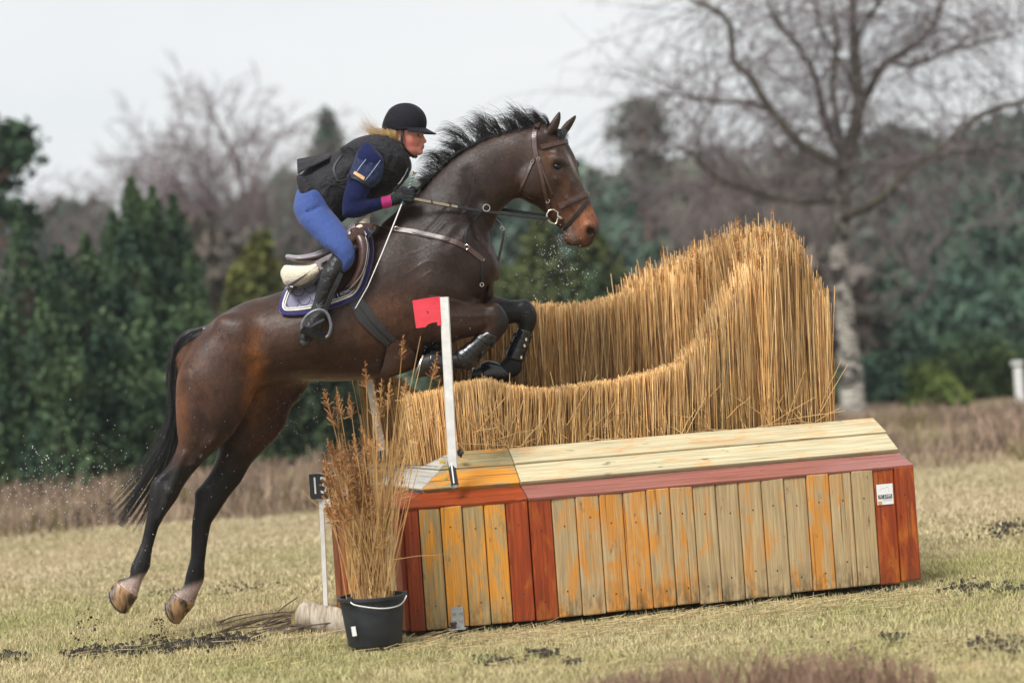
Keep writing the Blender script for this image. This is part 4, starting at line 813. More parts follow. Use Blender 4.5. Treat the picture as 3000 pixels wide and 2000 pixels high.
# the far wood, one mass
Cc, cc = [], []
def mass(px0, px1, t0, t1, y0, y1, n, lo, hi, b=1.0):
    px = RNG.uniform(px0, px1, n); y = RNG.uniform(y0, y1, n); tl = t0 + (t1 - t0) * (px - px0) / (px1 - px0) + 24 * np.sin(px * .021) + 15 * np.sin(px * .057 + 1); top = PN(px, tl, y)[:, 2]; z = top * RNG.random(n) ** .75
    x = PN(px, tl, y)[:, 0]; Cc.append(np.stack([x, y, z], 1)); f = np.clip(.5 + .5 * np.sin(x * .9 + 2 * np.sin(y * .3)) * np.sin(z * .8 + x * .3) + .25 * RNG.normal(size=n), 0, 1)[:, None]; cc.append(np.array(lo) * (1 - f) + np.array(hi) * f)
mass(-200, 900, 640, 560, 84, 110, 13000, (.05, .075, .055), (.105, .13, .10)); mass(800, 1700, 540, 500, 70, 95, 15000, (.07, .11, .085), (.15, .20, .15)); mass(1650, 2050, 540, 540, 62, 80, 7000, (.08, .115, .085), (.16, .20, .145)); mass(1900, 2600, 500, 450, 66, 90, 12000, (.11, .12, .095), (.20, .20, .16)); mass(2480, 3250, 430, 350, 62, 85, 14000, (.075, .10, .08), (.15, .175, .14)); mass(560, 760, 640, 700, 58, 64, 2500, (.10, .085, .07), (.17, .14, .115)); mass(1900, 2500, 800, 780, 44, 50, 4500, (.07, .06, .05), (.18, .155, .135))  # paling by haze mixed into the colours of the wood
mass(-2400, -150, 560, 620, 60, 95, 9000, (.06, .09, .065), (.13, .17, .12)); mass(3200, 5200, 360, 480, 60, 95, 9000, (.07, .095, .075), (.15, .17, .135))
C = np.concatenate(Cc); V, F, c = cards(C, .42 * RNG.uniform(.5, 1.4, len(C)), np.concatenate(cc), .6); o = mesh('distant_wood', V, F, M_LEAF, None, False, c); tag(o, 'hazy mixed wood along the far horizon', 'wood', kind='stuff')
# ------------------------------------------------------------------ damp air over the heath
hz = MB(); hz.box((0, 205, 8.5), 256, 246, 10.5); hzo = hz.build('haze', None); tag(hzo, 'thin damp haze over the heath', 'haze', kind='stuff')
m = bpy.data.materials.new('damp_air'); m.use_nodes = True; t = m.node_tree; t.nodes.clear(); mo = t.nodes.new('ShaderNodeOutputMaterial'); pv = t.nodes.new('ShaderNodeVolumePrincipled')
pv.inputs['Color'].default_value = (.93, .96, 1.0, 1); pv.inputs['Density'].default_value = .0006; pv.inputs['Anisotropy'].default_value = .2; t.links.new(pv.outputs[0], mo.inputs['Volume']); hzo.data.materials.append(m)
# ================================================================== HORSE
YH = 12.9
def hs(rows, dy=0.0): return [(r[0], r[1], YH + r[2] + dy, *r[3:]) for r in rows]
TRUNK = hs([((578, 985), (527, 1110), 0, .13), ((612, 950), (560, 1160), 0, .21), ((658, 915), (640, 1168), 0, .26), ((722, 883), (735, 1152), 0, .285),
    ((800, 862), (815, 1124), 0, .285, -.05), ((870, 835), (885, 1114), 0, .295, -.1), ((950, 790), (975, 1117), 0, .305, -.12), ((1030, 735), (1065, 1112), 0, .305, -.14),
    ((1100, 672), (1150, 1102), 0, .29, -.16), ((1160, 622), (1230, 1072), 0, .265, -.2), ((1225, 600), (1310, 1010), 0, .25, -.2), ((1290, 600), (1380, 930), -.01, .235, -.1),
    ((1350, 630), (1426, 872), -.02, .21, -.05), ((1402, 690), (1440, 825), -.02, .15)])
NECK = hs([((1180, 604), (1400, 850), -.01, .19, -.25), ((1225, 560), (1436, 765), -.01, .155, -.25), ((1262, 520), (1436, 690), -.01, .125, -.25), ((1322, 463), (1449, 652), -.01, .108, -.22),
    ((1370, 433), (1463, 625), -.02, .098, -.2), ((1430, 403), (1484, 600), -.02, .088, -.15), ((1490, 385), (1510, 582), -.025, .08, -.1), ((1545, 374), (1545, 572), -.03, .078), ((1592, 374), (1585, 545), -.03, .075)])
HEAD = hs([((1602, 368), (1543, 440), -.03, .066), ((1650, 402), (1521, 515), -.03, .094), ((1671, 432), (1517, 566), -.03, .102), ((1689, 470), (1546, 592), -.03, .097),
    ((1697, 508), (1576, 607), -.03, .082), ((1709, 544), (1598, 629), -.03, .068), ((1723, 570), (1616, 649), -.03, .059), ((1735, 602), (1633, 664), -.03, .055),
    ((1746, 628), (1649, 679), -.03, .056), ((1755, 655), (1653, 702), -.03, .06), ((1753, 682), (1666, 715), -.03, .056), ((1738, 705), (1690, 719), -.03, .042)])
HIND_N = hs([((775, 1000), (562, 1012), -.13, .12), ((765, 1080), (522, 1092), -.145, .145), ((748, 1150), (515, 1160), -.15, .145), ((724, 1205), (516, 1222), -.16, .13), ((697, 1253), (519, 1262), -.165, .113),
    ((668, 1286), (522, 1290), -.17, .098), ((637, 1315), (516, 1316), -.17, .084), ((602, 1346), (499, 1352), -.175, .07), ((566, 1385), (476, 1381), -.18, .058),
    ((538, 1423), (451, 1402), -.18, .05), ((521, 1457), (440, 1424), -.18, .049), ((500, 1487), (436, 1467), -.18, .046), ((477, 1520), (431, 1509), -.18, .04), ((463, 1547), (423, 1548), -.18, .034),
    ((455, 1576), (416, 1580), -.18, .031), ((448, 1602), (406, 1608), -.185, .031), ((443, 1630), (393, 1637), -.19, .034), ((441, 1655), (382, 1662), -.19, .038), ((430, 1678), (381, 1684), -.195, .036),
    ((419, 1696), (378, 1690), -.195, .033), ((412, 1715), (364, 1693), -.2, .033), ((406, 1735), (351, 1695), -.2, .037), ((401, 1751), (341, 1704), -.2, .043)])
HIND_F = hs([((930, 1085), (700, 1090), .09, .12), ((885, 1158), (660, 1165), .13, .13), ((850, 1200), (640, 1220), .14, .125), ((838, 1240), (635, 1270), .15, .11), ((813, 1280), (640, 1310), .15, .098),
    ((772, 1322), (637, 1331), .155, .084), ((741, 1352), (628, 1357), .155, .072), ((722, 1382), (614, 1386), .155, .062), ((705, 1413), (590, 1419), .155, .054), ((682, 1440), (571, 1440), .155, .05),
    ((657, 1475), (570, 1473), .155, .047), ((636, 1508), (565, 1510), .155, .042), ((620, 1533), (562, 1535), .155, .036), ((613, 1562), (561, 1563), .155, .033), ((607, 1598), (559, 1598), .155, .031),
    ((603, 1628), (558, 1630), .155, .033), ((600, 1655), (552, 1655), .155, .037), ((600, 1682), (545, 1680), .155, .038), ((596, 1705), (541, 1700), .155, .036), ((585, 1727), (535, 1718), .15, .033),
    ((577, 1748), (520, 1731), .15, .037), ((568, 1771), (505, 1739), .15, .043)])
FORE_N = hs([((1262, 815), (1235, 985), -.13, .10), ((1310, 866), (1298, 1008), -.15, .095), ((1355, 878), (1350, 994), -.155, .083), ((1400, 887), (1392, 982), -.155, .068), ((1432, 891), (1424, 962), -.155, .057), ((1458, 897), (1440, 955), -.155, .05)])
CANN_N = hs([((1462, 893), (1428, 915), -.155, .046), ((1485, 922), (1425, 938), -.155, .054), ((1489, 955), (1421, 955), -.155, .053), ((1466, 990), (1414, 966), -.155, .042), ((1440, 1014), (1398, 985), -.155, .033),
    ((1413, 1040), (1374, 1010), -.155, .03), ((1396, 1060), (1354, 1024), -.155, .034), ((1384, 1077), (1339, 1034), -.155, .038), ((1361, 1083), (1331, 1034), -.155, .036), ((1332, 1079), (1318, 1035), -.155, .033), ((1308, 1087), (1292, 1040), -.155, .037), ((1292, 1094), (1275, 1035), -.155, .042)])
FORE_F = hs([((1385, 830), (1370, 950), .09, .09), ((1437, 860), (1430, 966), .12, .078), ((1483, 876), (1478, 952), .13, .062), ((1515, 879), (1505, 946), .13, .055), ((1538, 882), (1517, 940), .13, .05)])
CANN_F = hs([((1548, 880), (1517, 900), .13, .046), ((1569, 905), (1514, 918), .13, .054), ((1572, 938), (1515, 938), .13, .053), ((1564, 966), (1518, 958), .13, .043), ((1552, 990), (1512, 984), .13, .033),
    ((1543, 1018), (1500, 1010), .13, .03), ((1537, 1040), (1487, 1032), .13, .033), ((1531, 1062), (1478, 1046), .13, .037), ((1529, 1084), (1470, 1056), .13, .038), ((1514, 1102), (1460, 1062), .13, .036), ((1490, 1107), (1450, 1062), .13, .034), ((1474, 1118), (1436, 1056), .13, .04)])
EAR_N = hs([((1592, 396), (1634, 384), -.075, .03), ((1604, 372), (1642, 356), -.08, .03), ((1620, 348), (1644, 337), -.085, .02), ((1638, 324), (1643, 322), -.085, .006)])
EAR_F = hs([((1638, 384), (1654, 400), .02, .03), ((1653, 362), (1673, 376), .025, .03), ((1673, 345), (1686, 352), .03, .02), ((1690, 332), (1693, 333), .03, .006)])
hf = Field((-2.25, YH - .5, -.05), (.6, YH + .5, 2.95), .0075)
hf.add(loft(TRUNK, 36), .03); hf.add(loft(NECK, 32), .06)
hf.add(loft(HIND_N), .05); hf.add(loft(HIND_F), .05)
def hp(px, py, dy): return P(px, py, YH + dy)
# shoulder, upper arm, breast and hip muscles
def bulge(px, py, dy, rx, ry, rz, ang=0, k=.05, sub=False):
    hf.ell(hp(px, py, dy), (rx, ry, rz), k, sub, Matrix.Rotation(R(ang), 3, 'Y'))
for sgn in (-1, 1):
    bulge(1315, 745, sgn * .17, .21, .085, .12, -50, .05)       # shoulder
    bulge(1290, 850, sgn * .17, .16, .085, .11, 20, .05)        # upper arm
    bulge(1385, 785, sgn * .13, .12, .09, .13, 0, .05)          # point of shoulder
    bulge(1410, 845, sgn * .075, .07, .07, .085, 0, .025)       # breast
    bulge(690, 965, sgn * .195, .11, .055, .06, 30, .09)          # hip bone
hf.add(loft(FORE_N), .04); hf.add(loft(FORE_F), .04); hf.add(loft(CANN_N), .022); hf.add(loft(CANN_F), .022)
# flank hollow, furrows between muscles, creases
def furrow(pts, dys, r_, k, sub=True): hf.chain([hp(*p, d) for p, d in zip(pts, dys)], [r_] * len(pts), k, sub)
furrow([(742, 905), (748, 990), (758, 1070), (752, 1140)], (-.325, -.335, -.325, -.30), .05, .06)
furrow([(556, 1070), (582, 1180), (604, 1270)], (-.335, -.325, -.295), .035, .045)
furrow([(640, 1150), (690, 1180), (715, 1215)], (-.345, -.34, -.32), .02, .04)
furrow([(1236, 700), (1290, 640), (1322, 596)], (-.30, -.255, -.21), .03, .04)
furrow([(1212, 790), (1232, 880), (1240, 975)], (-.335, -.325, -.29), .034, .045)
furrow([(1300, 720), (1345, 672), (1372, 640)], (-.29, -.25, -.21), .02, .03)
furrow([(1262, 852), (1330, 868), (1400, 884)], (-.30, -.28, -.25), .018, .028)
furrow([(1350, 750), (1340, 800), (1350, 850)], (-.285, -.29, -.28), .014, .03)
furrow([(1421, 790), (1420, 845), (1418, 882)], (-.15, -.13, -.1), .014, .02)
furrow([(1368, 500), (1402, 590), (1392, 690)], (-.125, -.13, -.175), .022, .045)
furrow([(1300, 500), (1360, 560), (1400, 620)], (-.135, -.135, -.135), .014, .03)
furrow([(1325, 905), (1380, 910), (1420, 912)], (-.262, -.242, -.218), .013, .022)
furrow([(1325, 945), (1390, 942), (1425, 935)], (-.262, -.242, -.218), .013, .022)
furrow([(505, 1380), (480, 1410)], (-.25, -.235), .014, .02); furrow([(640, 1385), (610, 1420)], (.088, .092), .014, .02)
furrow([(595, 1290), (545, 1350)], (-.28, -.255), .012, .022)
for k_ in range(5): furrow([(905 + k_ * 42, 900 - k_ * 14), (915 + k_ * 42, 1000 - k_ * 8), (918 + k_ * 42, 1060)], (-.335, -.335, -.31), .012, .05)
# veins and tendons standing out on wet skin
for pts, dys in ((((1180, 980), (1090, 1010), (1000, 1030), (920, 1045)), (-.285, -.30, -.305, -.30)), (((620, 1300), (590, 1340), (560, 1365)), (-.258, -.246, -.24)), (((530, 1390), (505, 1440), (480, 1500)), (-.236, -.228, -.22)), (((1655, 500), (1672, 530), (1668, 560), (1680, 585)), (-.112, -.105, -.103, -.092))):
    hf.chain([hp(*p, d) for p, d in zip(pts, dys)], [.006] * len(pts), .010)
# rib swell and tendons
hf.chain([hp(540, 1330, -.24), hp(497, 1440, -.225), hp(465, 1520, -.215)], [.012, .014, .01], .02)
hf.add(loft(HEAD), .035)
hf.ell(hp(1562, 535, -.105), (.075, .028, .085), .03); hf.ell(hp(1562, 535, .045), (.075, .028, .085), .03)   # cheeks
hf.chain([hp(1628, 520, -.135), hp(1665, 580, -.107), hp(1690, 625, -.09)], [.007, .009, .006], .016)          # facial crest
hf.chain([hp(1650, 545, -.132), hp(1690, 590, -.10)], [.012, .012], .03, True)
hf.ell(hp(1640, 470, -.115), (.045, .024, .022), .025, False, Matrix.Rotation(R(35), 3, 'Y')); hf.ell(hp(1682, 482, .035), (.03, .03, .03), .03)  # brows
hf.ell(hp(1632, 488, -.135), (.024, .02, .019), .012, True)                                                   # eye socket
hf.ell(hp(1728, 668, -.083), (.03, .018, .04), .02, False, Matrix.Rotation(R(-20), 3, 'Y'))                   # nostril wing
hf.ell(hp(1730, 678, -.10), (.019, .045, .027), .006, True, Matrix.Rotation(R(-25), 3, 'Y')); hf.ell(hp(1745, 676, .04), (.02, .03, .024), .008, True)
hf.chain([hp(1658, 645, -.094), hp(1674, 682, -.092), hp(1688, 718, -.085)], [.006, .008, .009], .006, True)  # mouth line
hf.ell(hp(1672, 700, -.03), (.035, .045, .033), .02)                                                          # chin
hf.ell(hp(1600, 430, -.115), (.045, .016, .025), .03, True, Matrix.Rotation(R(40), 3, 'Y'))                  # temple hollow
hf.add(loft(EAR_N, 16), .012); hf.add(loft(EAR_F, 16), .012)
hf.chain([hp(1628, 376, -.118), hp(1638, 345, -.11)], [.013, .006], .006, True)
hf.chain([hp(1662, 386, -.006), hp(1680, 355, .01)], [.012, .006], .006, True)
HV, HQ = hf.poly(2, 1)
HBVH = bvh_of(HV, HQ)
# veins, sinews and skin folds on the near side
def vnormals(V, Q):
    n_ = np.cross(V[Q[:, 2]] - V[Q[:, 0]], V[Q[:, 3]] - V[Q[:, 1]]); o = np.zeros_like(V)
    for k in range(4):
        for a in range(3): o[:, a] += np.bincount(Q[:, k], n_[:, a], len(V))
    return o / (np.linalg.norm(o, axis=1, keepdims=True) + 1e-12)
HN = vnormals(HV, HQ); hx, hy = unP(HV); nearside = HN[:, 1] < .1
if (HN[:, 1] * (HV[:, 1] - YH)).mean() < 0: HN = -HN; nearside = HN[:, 1] < .1
def ridge(pts, amp, sig):
    S = spline(pts, 6); best = np.full(len(HV), 1e9); box = (hx > S[:, 0].min() - 20) & (hx < S[:, 0].max() + 20) & (hy > S[:, 1].min() - 20) & (hy < S[:, 1].max() + 20) & nearside; ix = np.where(box)[0]
    for a, b in zip(S[:-1], S[1:]):
        d = b - a; t_ = np.clip(((hx[ix] - a[0]) * d[0] + (hy[ix] - a[1]) * d[1]) / (d @ d + 1e-9), 0, 1); best[ix] = np.minimum(best[ix], np.hypot(hx[ix] - a[0] - t_ * d[0], hy[ix] - a[1] - t_ * d[1]))
    w = amp * np.exp(-(best[ix] / sig) ** 2); HV[ix] += HN[ix] * w[:, None]
for pts in ([(1195, 745), (1225, 735), (1250, 722)], [(1210, 790), (1240, 770), (1262, 765), (1290, 770)], [(1240, 812), (1262, 795), (1275, 805), (1300, 790)], [(1330, 770), (1350, 795), (1345, 820)], [(1365, 790), (1385, 805), (1392, 830)], [(1290, 735), (1310, 748), (1335, 742)],
    [(1180, 1040), (1100, 1050), (1020, 1052), (930, 1060), (880, 1075)], [(1020, 1052), (990, 1020), (960, 1000)], [(640, 1290), (605, 1320), (580, 1350), (560, 1360)], [(605, 1320), (590, 1300)], [(530, 1400), (505, 1450), (478, 1510), (455, 1570)],
    [(1655, 505), (1672, 528), (1668, 552), (1682, 580), (1676, 600)], [(1672, 528), (1690, 540)], [(1640, 600), (1660, 620), (1690, 640)], [(1330, 880), (1380, 898), (1430, 905)], [(1320, 925), (1380, 926), (1428, 925)], [(660, 1010), (640, 1060), (645, 1120)], [(1150, 860), (1165, 900), (1160, 950)]): ridge(pts, .0018, 2.8)
for pts in ([(1240, 690), (1285, 640), (1318, 600)], [(1256, 700), (1300, 655)], [(1230, 850), (1225, 900), (1240, 960)], [(1262, 862), (1330, 874), (1390, 888)], [(735, 1150), (760, 1120), (775, 1085)], [(1420, 640), (1440, 690), (1438, 735)], [(1405, 660), (1425, 710)], [(1395, 690), (1415, 740)], [(1508, 520), (1514, 552), (1530, 582)], [(560, 1080), (575, 1160), (595, 1240)], [(690, 1190), (700, 1235), (690, 1260)], [(1340, 640), (1365, 600), (1380, 560)]): ridge(pts, -.0042, 5)
for k_ in range(16): x0, y0 = RNG.uniform(1290, 1440), RNG.uniform(480, 640); ridge([(x0, y0), (x0 + RNG.normal() * 8 + 8, y0 + 8), (x0 + RNG.normal() * 8 + 18, y0 + 14)], .0010, 3.5)
# coat: bay, darkened by sweat, black points, white hind socks (the animal's own colours)
hx, hy = unP(HV)
near_hind = (hx < 760)
base = np.tile(np.array([.035, .0150, .0085]), (len(HV), 1))
def patch(px, py, rx, ry, ang, col, s=1.0, soft=1.0):
    a = R(ang); dx, dy = hx - px, hy - py
    e = ((dx * math.cos(a) + dy * math.sin(a)) / rx) ** 2 + ((-dx * math.sin(a) + dy * math.cos(a)) / ry) ** 2
    w = (s * np.exp(-e * soft))[:, None]
    base[:] = base * (1 - w) + np.array(col) * w
patch(1330, 620, 190, 210, 0, (.012, .0066, .0050), .85); patch(1380, 820, 90, 80, 0, (.016, .0085, .006), .7)
patch(620, 1040, 120, 150, 0, (.062, .026, .014), .8)
patch(745, 1090, 28, 130, 3, (.20, .07, .018), .9); patch(750, 1160, 30, 60, 20, (.16, .06, .02), .8)
patch(519, 1170, 26, 170, -2, (.15, .055, .02), .85); patch(560, 1050, 40, 90, -20, (.07, .03, .016), .7)
patch(900, 980, 150, 60, 0, (.055, .027, .015), .7); patch(1130, 920, 90, 70, -20, (.085, .036, .017), .8); patch(1040, 960, 80, 50, 0, (.06, .028, .015), .8)
patch(1000, 1115, 190, 16, 0, (.20, .15, .10), .85); patch(830, 1120, 60, 25, -20, (.09, .045, .02), .6)
patch(660, 1250, 45, 60, 40, (.02, .012, .011), .8)
patch(1715, 640, 42, 55, 0, (.30, .105, .04), .9); patch(1680, 690, 26, 24, 0, (.16, .075, .05), .7); patch(1650, 620, 40, 35, 0, (.10, .042, .023), .8); patch(1600, 470, 22, 40, 0, (.10, .045, .02), .7); patch(1663, 560, 26, 60, -20, (.075, .034, .02), .7)
patch(1732, 680, 20, 24, -20, (.006, .005, .005), .95); patch(1748, 690, 22, 24, 0, (.012, .011, .012), .9); patch(1690, 716, 26, 10, 0, (.02, .018, .018), .6); patch(1676, 690, 7, 32, -22, (.14, .12, .11), .6)
patch(1688, 545, 12, 120, -20, (.10, .07, .06), .45); patch(1676, 480, 5, 40, -25, (.4, .36, .34), .5)
patch(1632, 488, 24, 18, 0, (.008, .007, .007), .8); patch(1640, 330, 8, 30, 0, (.01, .01, .01), .8); patch(1690, 338, 10, 20, 0, (.01, .01, .01), .7)
def smooth(a, b, x): t_ = np.clip((x - a) / (b - a), 0, 1); return t_ * t_ * (3 - 2 * t_)
leg = np.maximum(smooth(1290, 1400, hy), smooth(1440, 1490, hx + (hy - 900) * .2) * (hy > 850) * (hx < 1600))
leg = np.maximum(leg, ((hy > 1000) & (hx > 1240) & (hx < 1600)) * 1.0)
base = base * (1 - leg[:, None]) + np.array([.0085, .008, .0085]) * leg[:, None]
sock = np.where(hx < 480, smooth(1678, 1700, hy + (hx - 400) * .35), smooth(1700, 1730, hy + (hx - 560) * .35)) * (hx < 640)
base = base * (1 - sock[:, None]) + np.array([.42, .31, .27]) * sock[:, None]
# sole of matted belly hair etc. broken up by noise in the material
def coat_mat():
    m, t, b = nodemat('bay_coat'); a = N(t, 'ShaderNodeAttribute', attribute_name='Col')
    v = coords(t)
    n1 = noise(t, v, 9, 6, .6, .4); n2 = noise(t, coords(t, (1, 1, .35)), 160, 4, .6)
    c = mixc(t, 1.0, a.outputs['Color'], ramp(t, n1, [(.28, (.62, .60, .58)), (.5, (1, 1, 1)), (.75, (1.5, 1.42, 1.35))]), 'MULTIPLY')
    c = mixc(t, 1.0, c, ramp(t, n2, [(.3, (.72,) * 3), (.7, (1.3,) * 3)]), 'MULTIPLY')
    c = mixc(t, 1.0, c, ramp(t, noise(t, coords(t, (1, 1, .6)), 34, 5, .7, .6), [(.3, (.55, .52, .5)), (.5, (1, 1, 1)), (.72, (1.55, 1.4, 1.3))]), 'MULTIPLY')
    t.links.new(c, b.inputs['Base Color'])
    t.links.new(ramp(t, noise(t, v, 5, 4), [(.35, (.38,) * 3), (.65, (.58,) * 3)]), b.inputs['Roughness'])
    b.inputs['Specular IOR Level'].default_value = .30
    ad = N(t, 'ShaderNodeMath', operation='ADD'); sc_ = N(t, 'ShaderNodeMath', operation='MULTIPLY'); sc_.inputs[1].default_value = 1.6
    t.links.new(noise(t, v, 16, 3), sc_.inputs[0]); t.links.new(sc_.outputs[0], ad.inputs[0]); t.links.new(n2, ad.inputs[1])
    bump(t, b, ad.outputs[0], .25, .004)
    return m
M_COAT = coat_mat()
horse = empty('horse', (-.9, YH, 0), 'dark bay horse with white hind pasterns leaping over the wooden jump', 'horse')
mesh('body', HV, HQ, M_COAT, horse, True, base)
# the short coat itself: fine hairs lying along the body on the near side
def coat_hair(n):
    tri = HQ; A = .5 * np.linalg.norm(np.cross(HV[HQ[:, 2]] - HV[HQ[:, 0]], HV[HQ[:, 3]] - HV[HQ[:, 1]]), axis=1); nf = HN[HQ].mean(1); w = A * (nf[:, 1] < .35); w /= w.sum()
    f = RNG.choice(len(HQ), n, p=w); u_, v_ = RNG.random((2, n, 1)); q = HV[HQ[f]]; p = (q[:, 0] * (1 - u_) + q[:, 1] * u_) * (1 - v_) + (q[:, 3] * (1 - u_) + q[:, 2] * u_) * v_; nn = nf[f]; nn /= np.linalg.norm(nn, axis=1, keepdims=True) + 1e-9; cc_ = base[HQ[f, 0]]
    d = np.tile(np.array([-.75, 0, -.65]), (n, 1)) + RNG.normal(size=(n, 3)) * .22; d -= nn * (d * nn).sum(1, keepdims=True); d /= np.linalg.norm(d, axis=1, keepdims=True) + 1e-9; s_ = np.cross(nn, d); L_ = RNG.uniform(.007, .014, (n, 1)); wd = RNG.uniform(.0004, .0008, (n, 1))
    tip = p + d * L_ + nn * L_ * RNG.uniform(.10, .32, (n, 1)); V = np.stack([p - s_ * wd, p + s_ * wd, tip], 1).reshape(-1, 3); c = np.repeat(cc_ * RNG.uniform(.55, 1.6, (n, 1)), 3, 0); return V, np.arange(3 * n).reshape(-1, 3), c
V, F_, c_ = coat_hair(135000); o = mesh('coat_hair', V, F_, attrmat('coat_hair', .42, .45, 9, .35, 0), horse, False, c_); o['kind'] = 'stuff'
M_EYE = simple('eye_dark', (.004, .003, .003), (.008, .005, .004), 40, .18, bmp=0, spec=.4)
e = Field((-.2, YH - .3, 2.0), (.4, YH + .3, 2.4), .004)
mb = MB()
def uvs(c, r, n=14, m=10, M=None):
    V, Fs = [], []
    for i in range(m + 1):
        ph = math.pi * i / m
        for j in range(n):
            v = Vector((r[0] * math.sin(ph) * math.cos(2 * math.pi * j / n), r[1] * math.sin(ph) * math.sin(2 * math.pi * j / n), r[2] * math.cos(ph)))
            if M is not None: v = M @ v
            V.append(v + Vector(c))
    for i in range(m): Fs += [(i * n + j, i * n + (j + 1) % n, (i + 1) * n + (j + 1) % n, (i + 1) * n + j) for j in range(n)]
    return V, Fs
mesh('eye', *uvs(hp(1632, 488, -.118), (.022, .017, .014), 14, 10, Matrix.Rotation(R(18), 3, 'Y')), M_EYE, horse, True)
mesh('eye', *uvs(hp(1678, 486, .06), (.02, .017, .017)), M_EYE, horse, True)
# hooves
def hoof_mat(name, c_amber, c_dark, lo=.46, hi=.66):
    m, t, b = nodemat(name)
    n1 = noise(t, coords(t, (2.2, 1.4, .6)), 15, 5, .6, .6)
    t.links.new(ramp(t, n1, [(lo, c_amber), (hi, c_dark)]), b.inputs['Base Color']); b.inputs['Roughness'].default_value = .4; bump(t, b, n1, .2, .004); return m
M_HOOF = hoof_mat('striped_hoof', (.36, .21, .10), (.02, .015, .012), .40, .60); M_HOOFK = hoof_mat('black_hoof', (.02, .018, .017), (.007, .007, .007))
M_SHOE = simple('worn_steel', (.25, .25, .26), (.5, .5, .52), 60, .35, metal=.9)
def hoof(top, bot, dy, wt, wb, lat, mat, name='hoof'):
    a = (*top, YH + dy, wt); b = (*bot, YH + dy, wb, 0, lat)
    mid = (((top[0][0] * .5 + bot[0][0] * .5), (top[0][1] * .5 + bot[0][1] * .5)), ((top[1][0] * .5 + bot[1][0] * .5), (top[1][1] * .5 + bot[1][1] * .5)), YH + dy, (wt + wb) * .5, 0, (lat[0] * .5, lat[1] * .5))
    V, Fq, T = loft([a, mid, b], 28, 3, (.25, .06))
    o = mesh(name, V, [Fq, T], mat, horse, True); o.data.set_sharp_from_angle(angle=R(50))
    A, B = P(*bot[0], YH + dy), P(*bot[1], YH + dy); c = (A + B) / 2; r_ = (A - B) / 2; L = Vector((lat[0], wb, lat[1]))
    pts = [c + r_ * math.cos(x) * 1.0 + L * math.sin(x) for x in np.linspace(-2.6, 2.6, 24)]
    ax = r_.cross(L).normalized(); topc = (P(*top[0], YH + dy) + P(*top[1], YH + dy)) / 2
    if ax.dot(c - topc) < 0: ax = -ax
    s_ = MB(); s_.ribbon([p * .9 + c * .1 + ax * .004 for p in pts], [ax] * 24, .022, .008); s_.build('horseshoe', M_SHOE, o)
hoof(((403, 1749), (339, 1702)), ((374, 1792), (329, 1717)), -.2, .045, .056, (.030, .016), M_HOOF)
hoof(((571, 1770), (503, 1737)), ((527, 1823), (495, 1752)), .15, .045, .056, (.030, .016), M_HOOF)
hoof(((1296, 1096), (1272, 1030)), ((1223, 1106), (1250, 1037)), -.155, .046, .056, (.008, .0), M_HOOFK)
hoof(((1470, 1122), (1432, 1055)), ((1387, 1120), (1394, 1076)), .13, .046, .056, (.01, -.0), M_HOOFK)
# hair: strands as tapered three-sided blades
def strands(paths, w0, twist=True):
    """paths: (n, m, 3) array; returns vertices and faces of tapered triangular strands"""
    n, m, _ = paths.shape; w0 = np.broadcast_to(np.asarray(w0, float), (n,))
    T = np.gradient(paths, axis=1); T /= np.linalg.norm(T, axis=2, keepdims=True) + 1e-9
    A = np.cross(T, RNG.normal(size=(n, 1, 3)) * np.ones((1, m, 1))); A /= np.linalg.norm(A, axis=2, keepdims=True) + 1e-9
    B = np.cross(T, A); tp = (1 - np.linspace(0, 1, m) ** 2 * .9)[None, :, None] * w0[:, None, None]
    V = np.stack([paths + (A * math.cos(q) + B * math.sin(q)) * tp for q in (0, 2.094, 4.189)], 2)      # n,m,3,3
    idx = np.arange(n * m * 3).reshape(n, m, 3)
    F = np.stack([np.stack([idx[:, :-1, k], idx[:, :-1, (k + 1) % 3], idx[:, 1:, (k + 1) % 3], idx[:, 1:, k]], -1) for k in range(3)], 2).reshape(-1, 4)
    return V.reshape(-1, 3), F
def hair_mat(name, c1, c2, rough=.35):
    m, t, b = nodemat(name); n1 = noise(t, coords(t), 25, 4)
    t.links.new(ramp(t, n1, [(.3, c1), (.7, c2)]), b.inputs['Base Color']); b.inputs['Roughness'].default_value = rough; b.inputs['Specular IOR Level'].default_value = .6; return m
M_HAIR = hair_mat('black_horse_hair', (.006, .0055, .006), (.016, .013, .013))
crest = spline([(1238, 548), (1262, 522), (1322, 463), (1370, 433), (1430, 403), (1490, 385), (1545, 374), (1590, 366), (1612, 362)], 12)
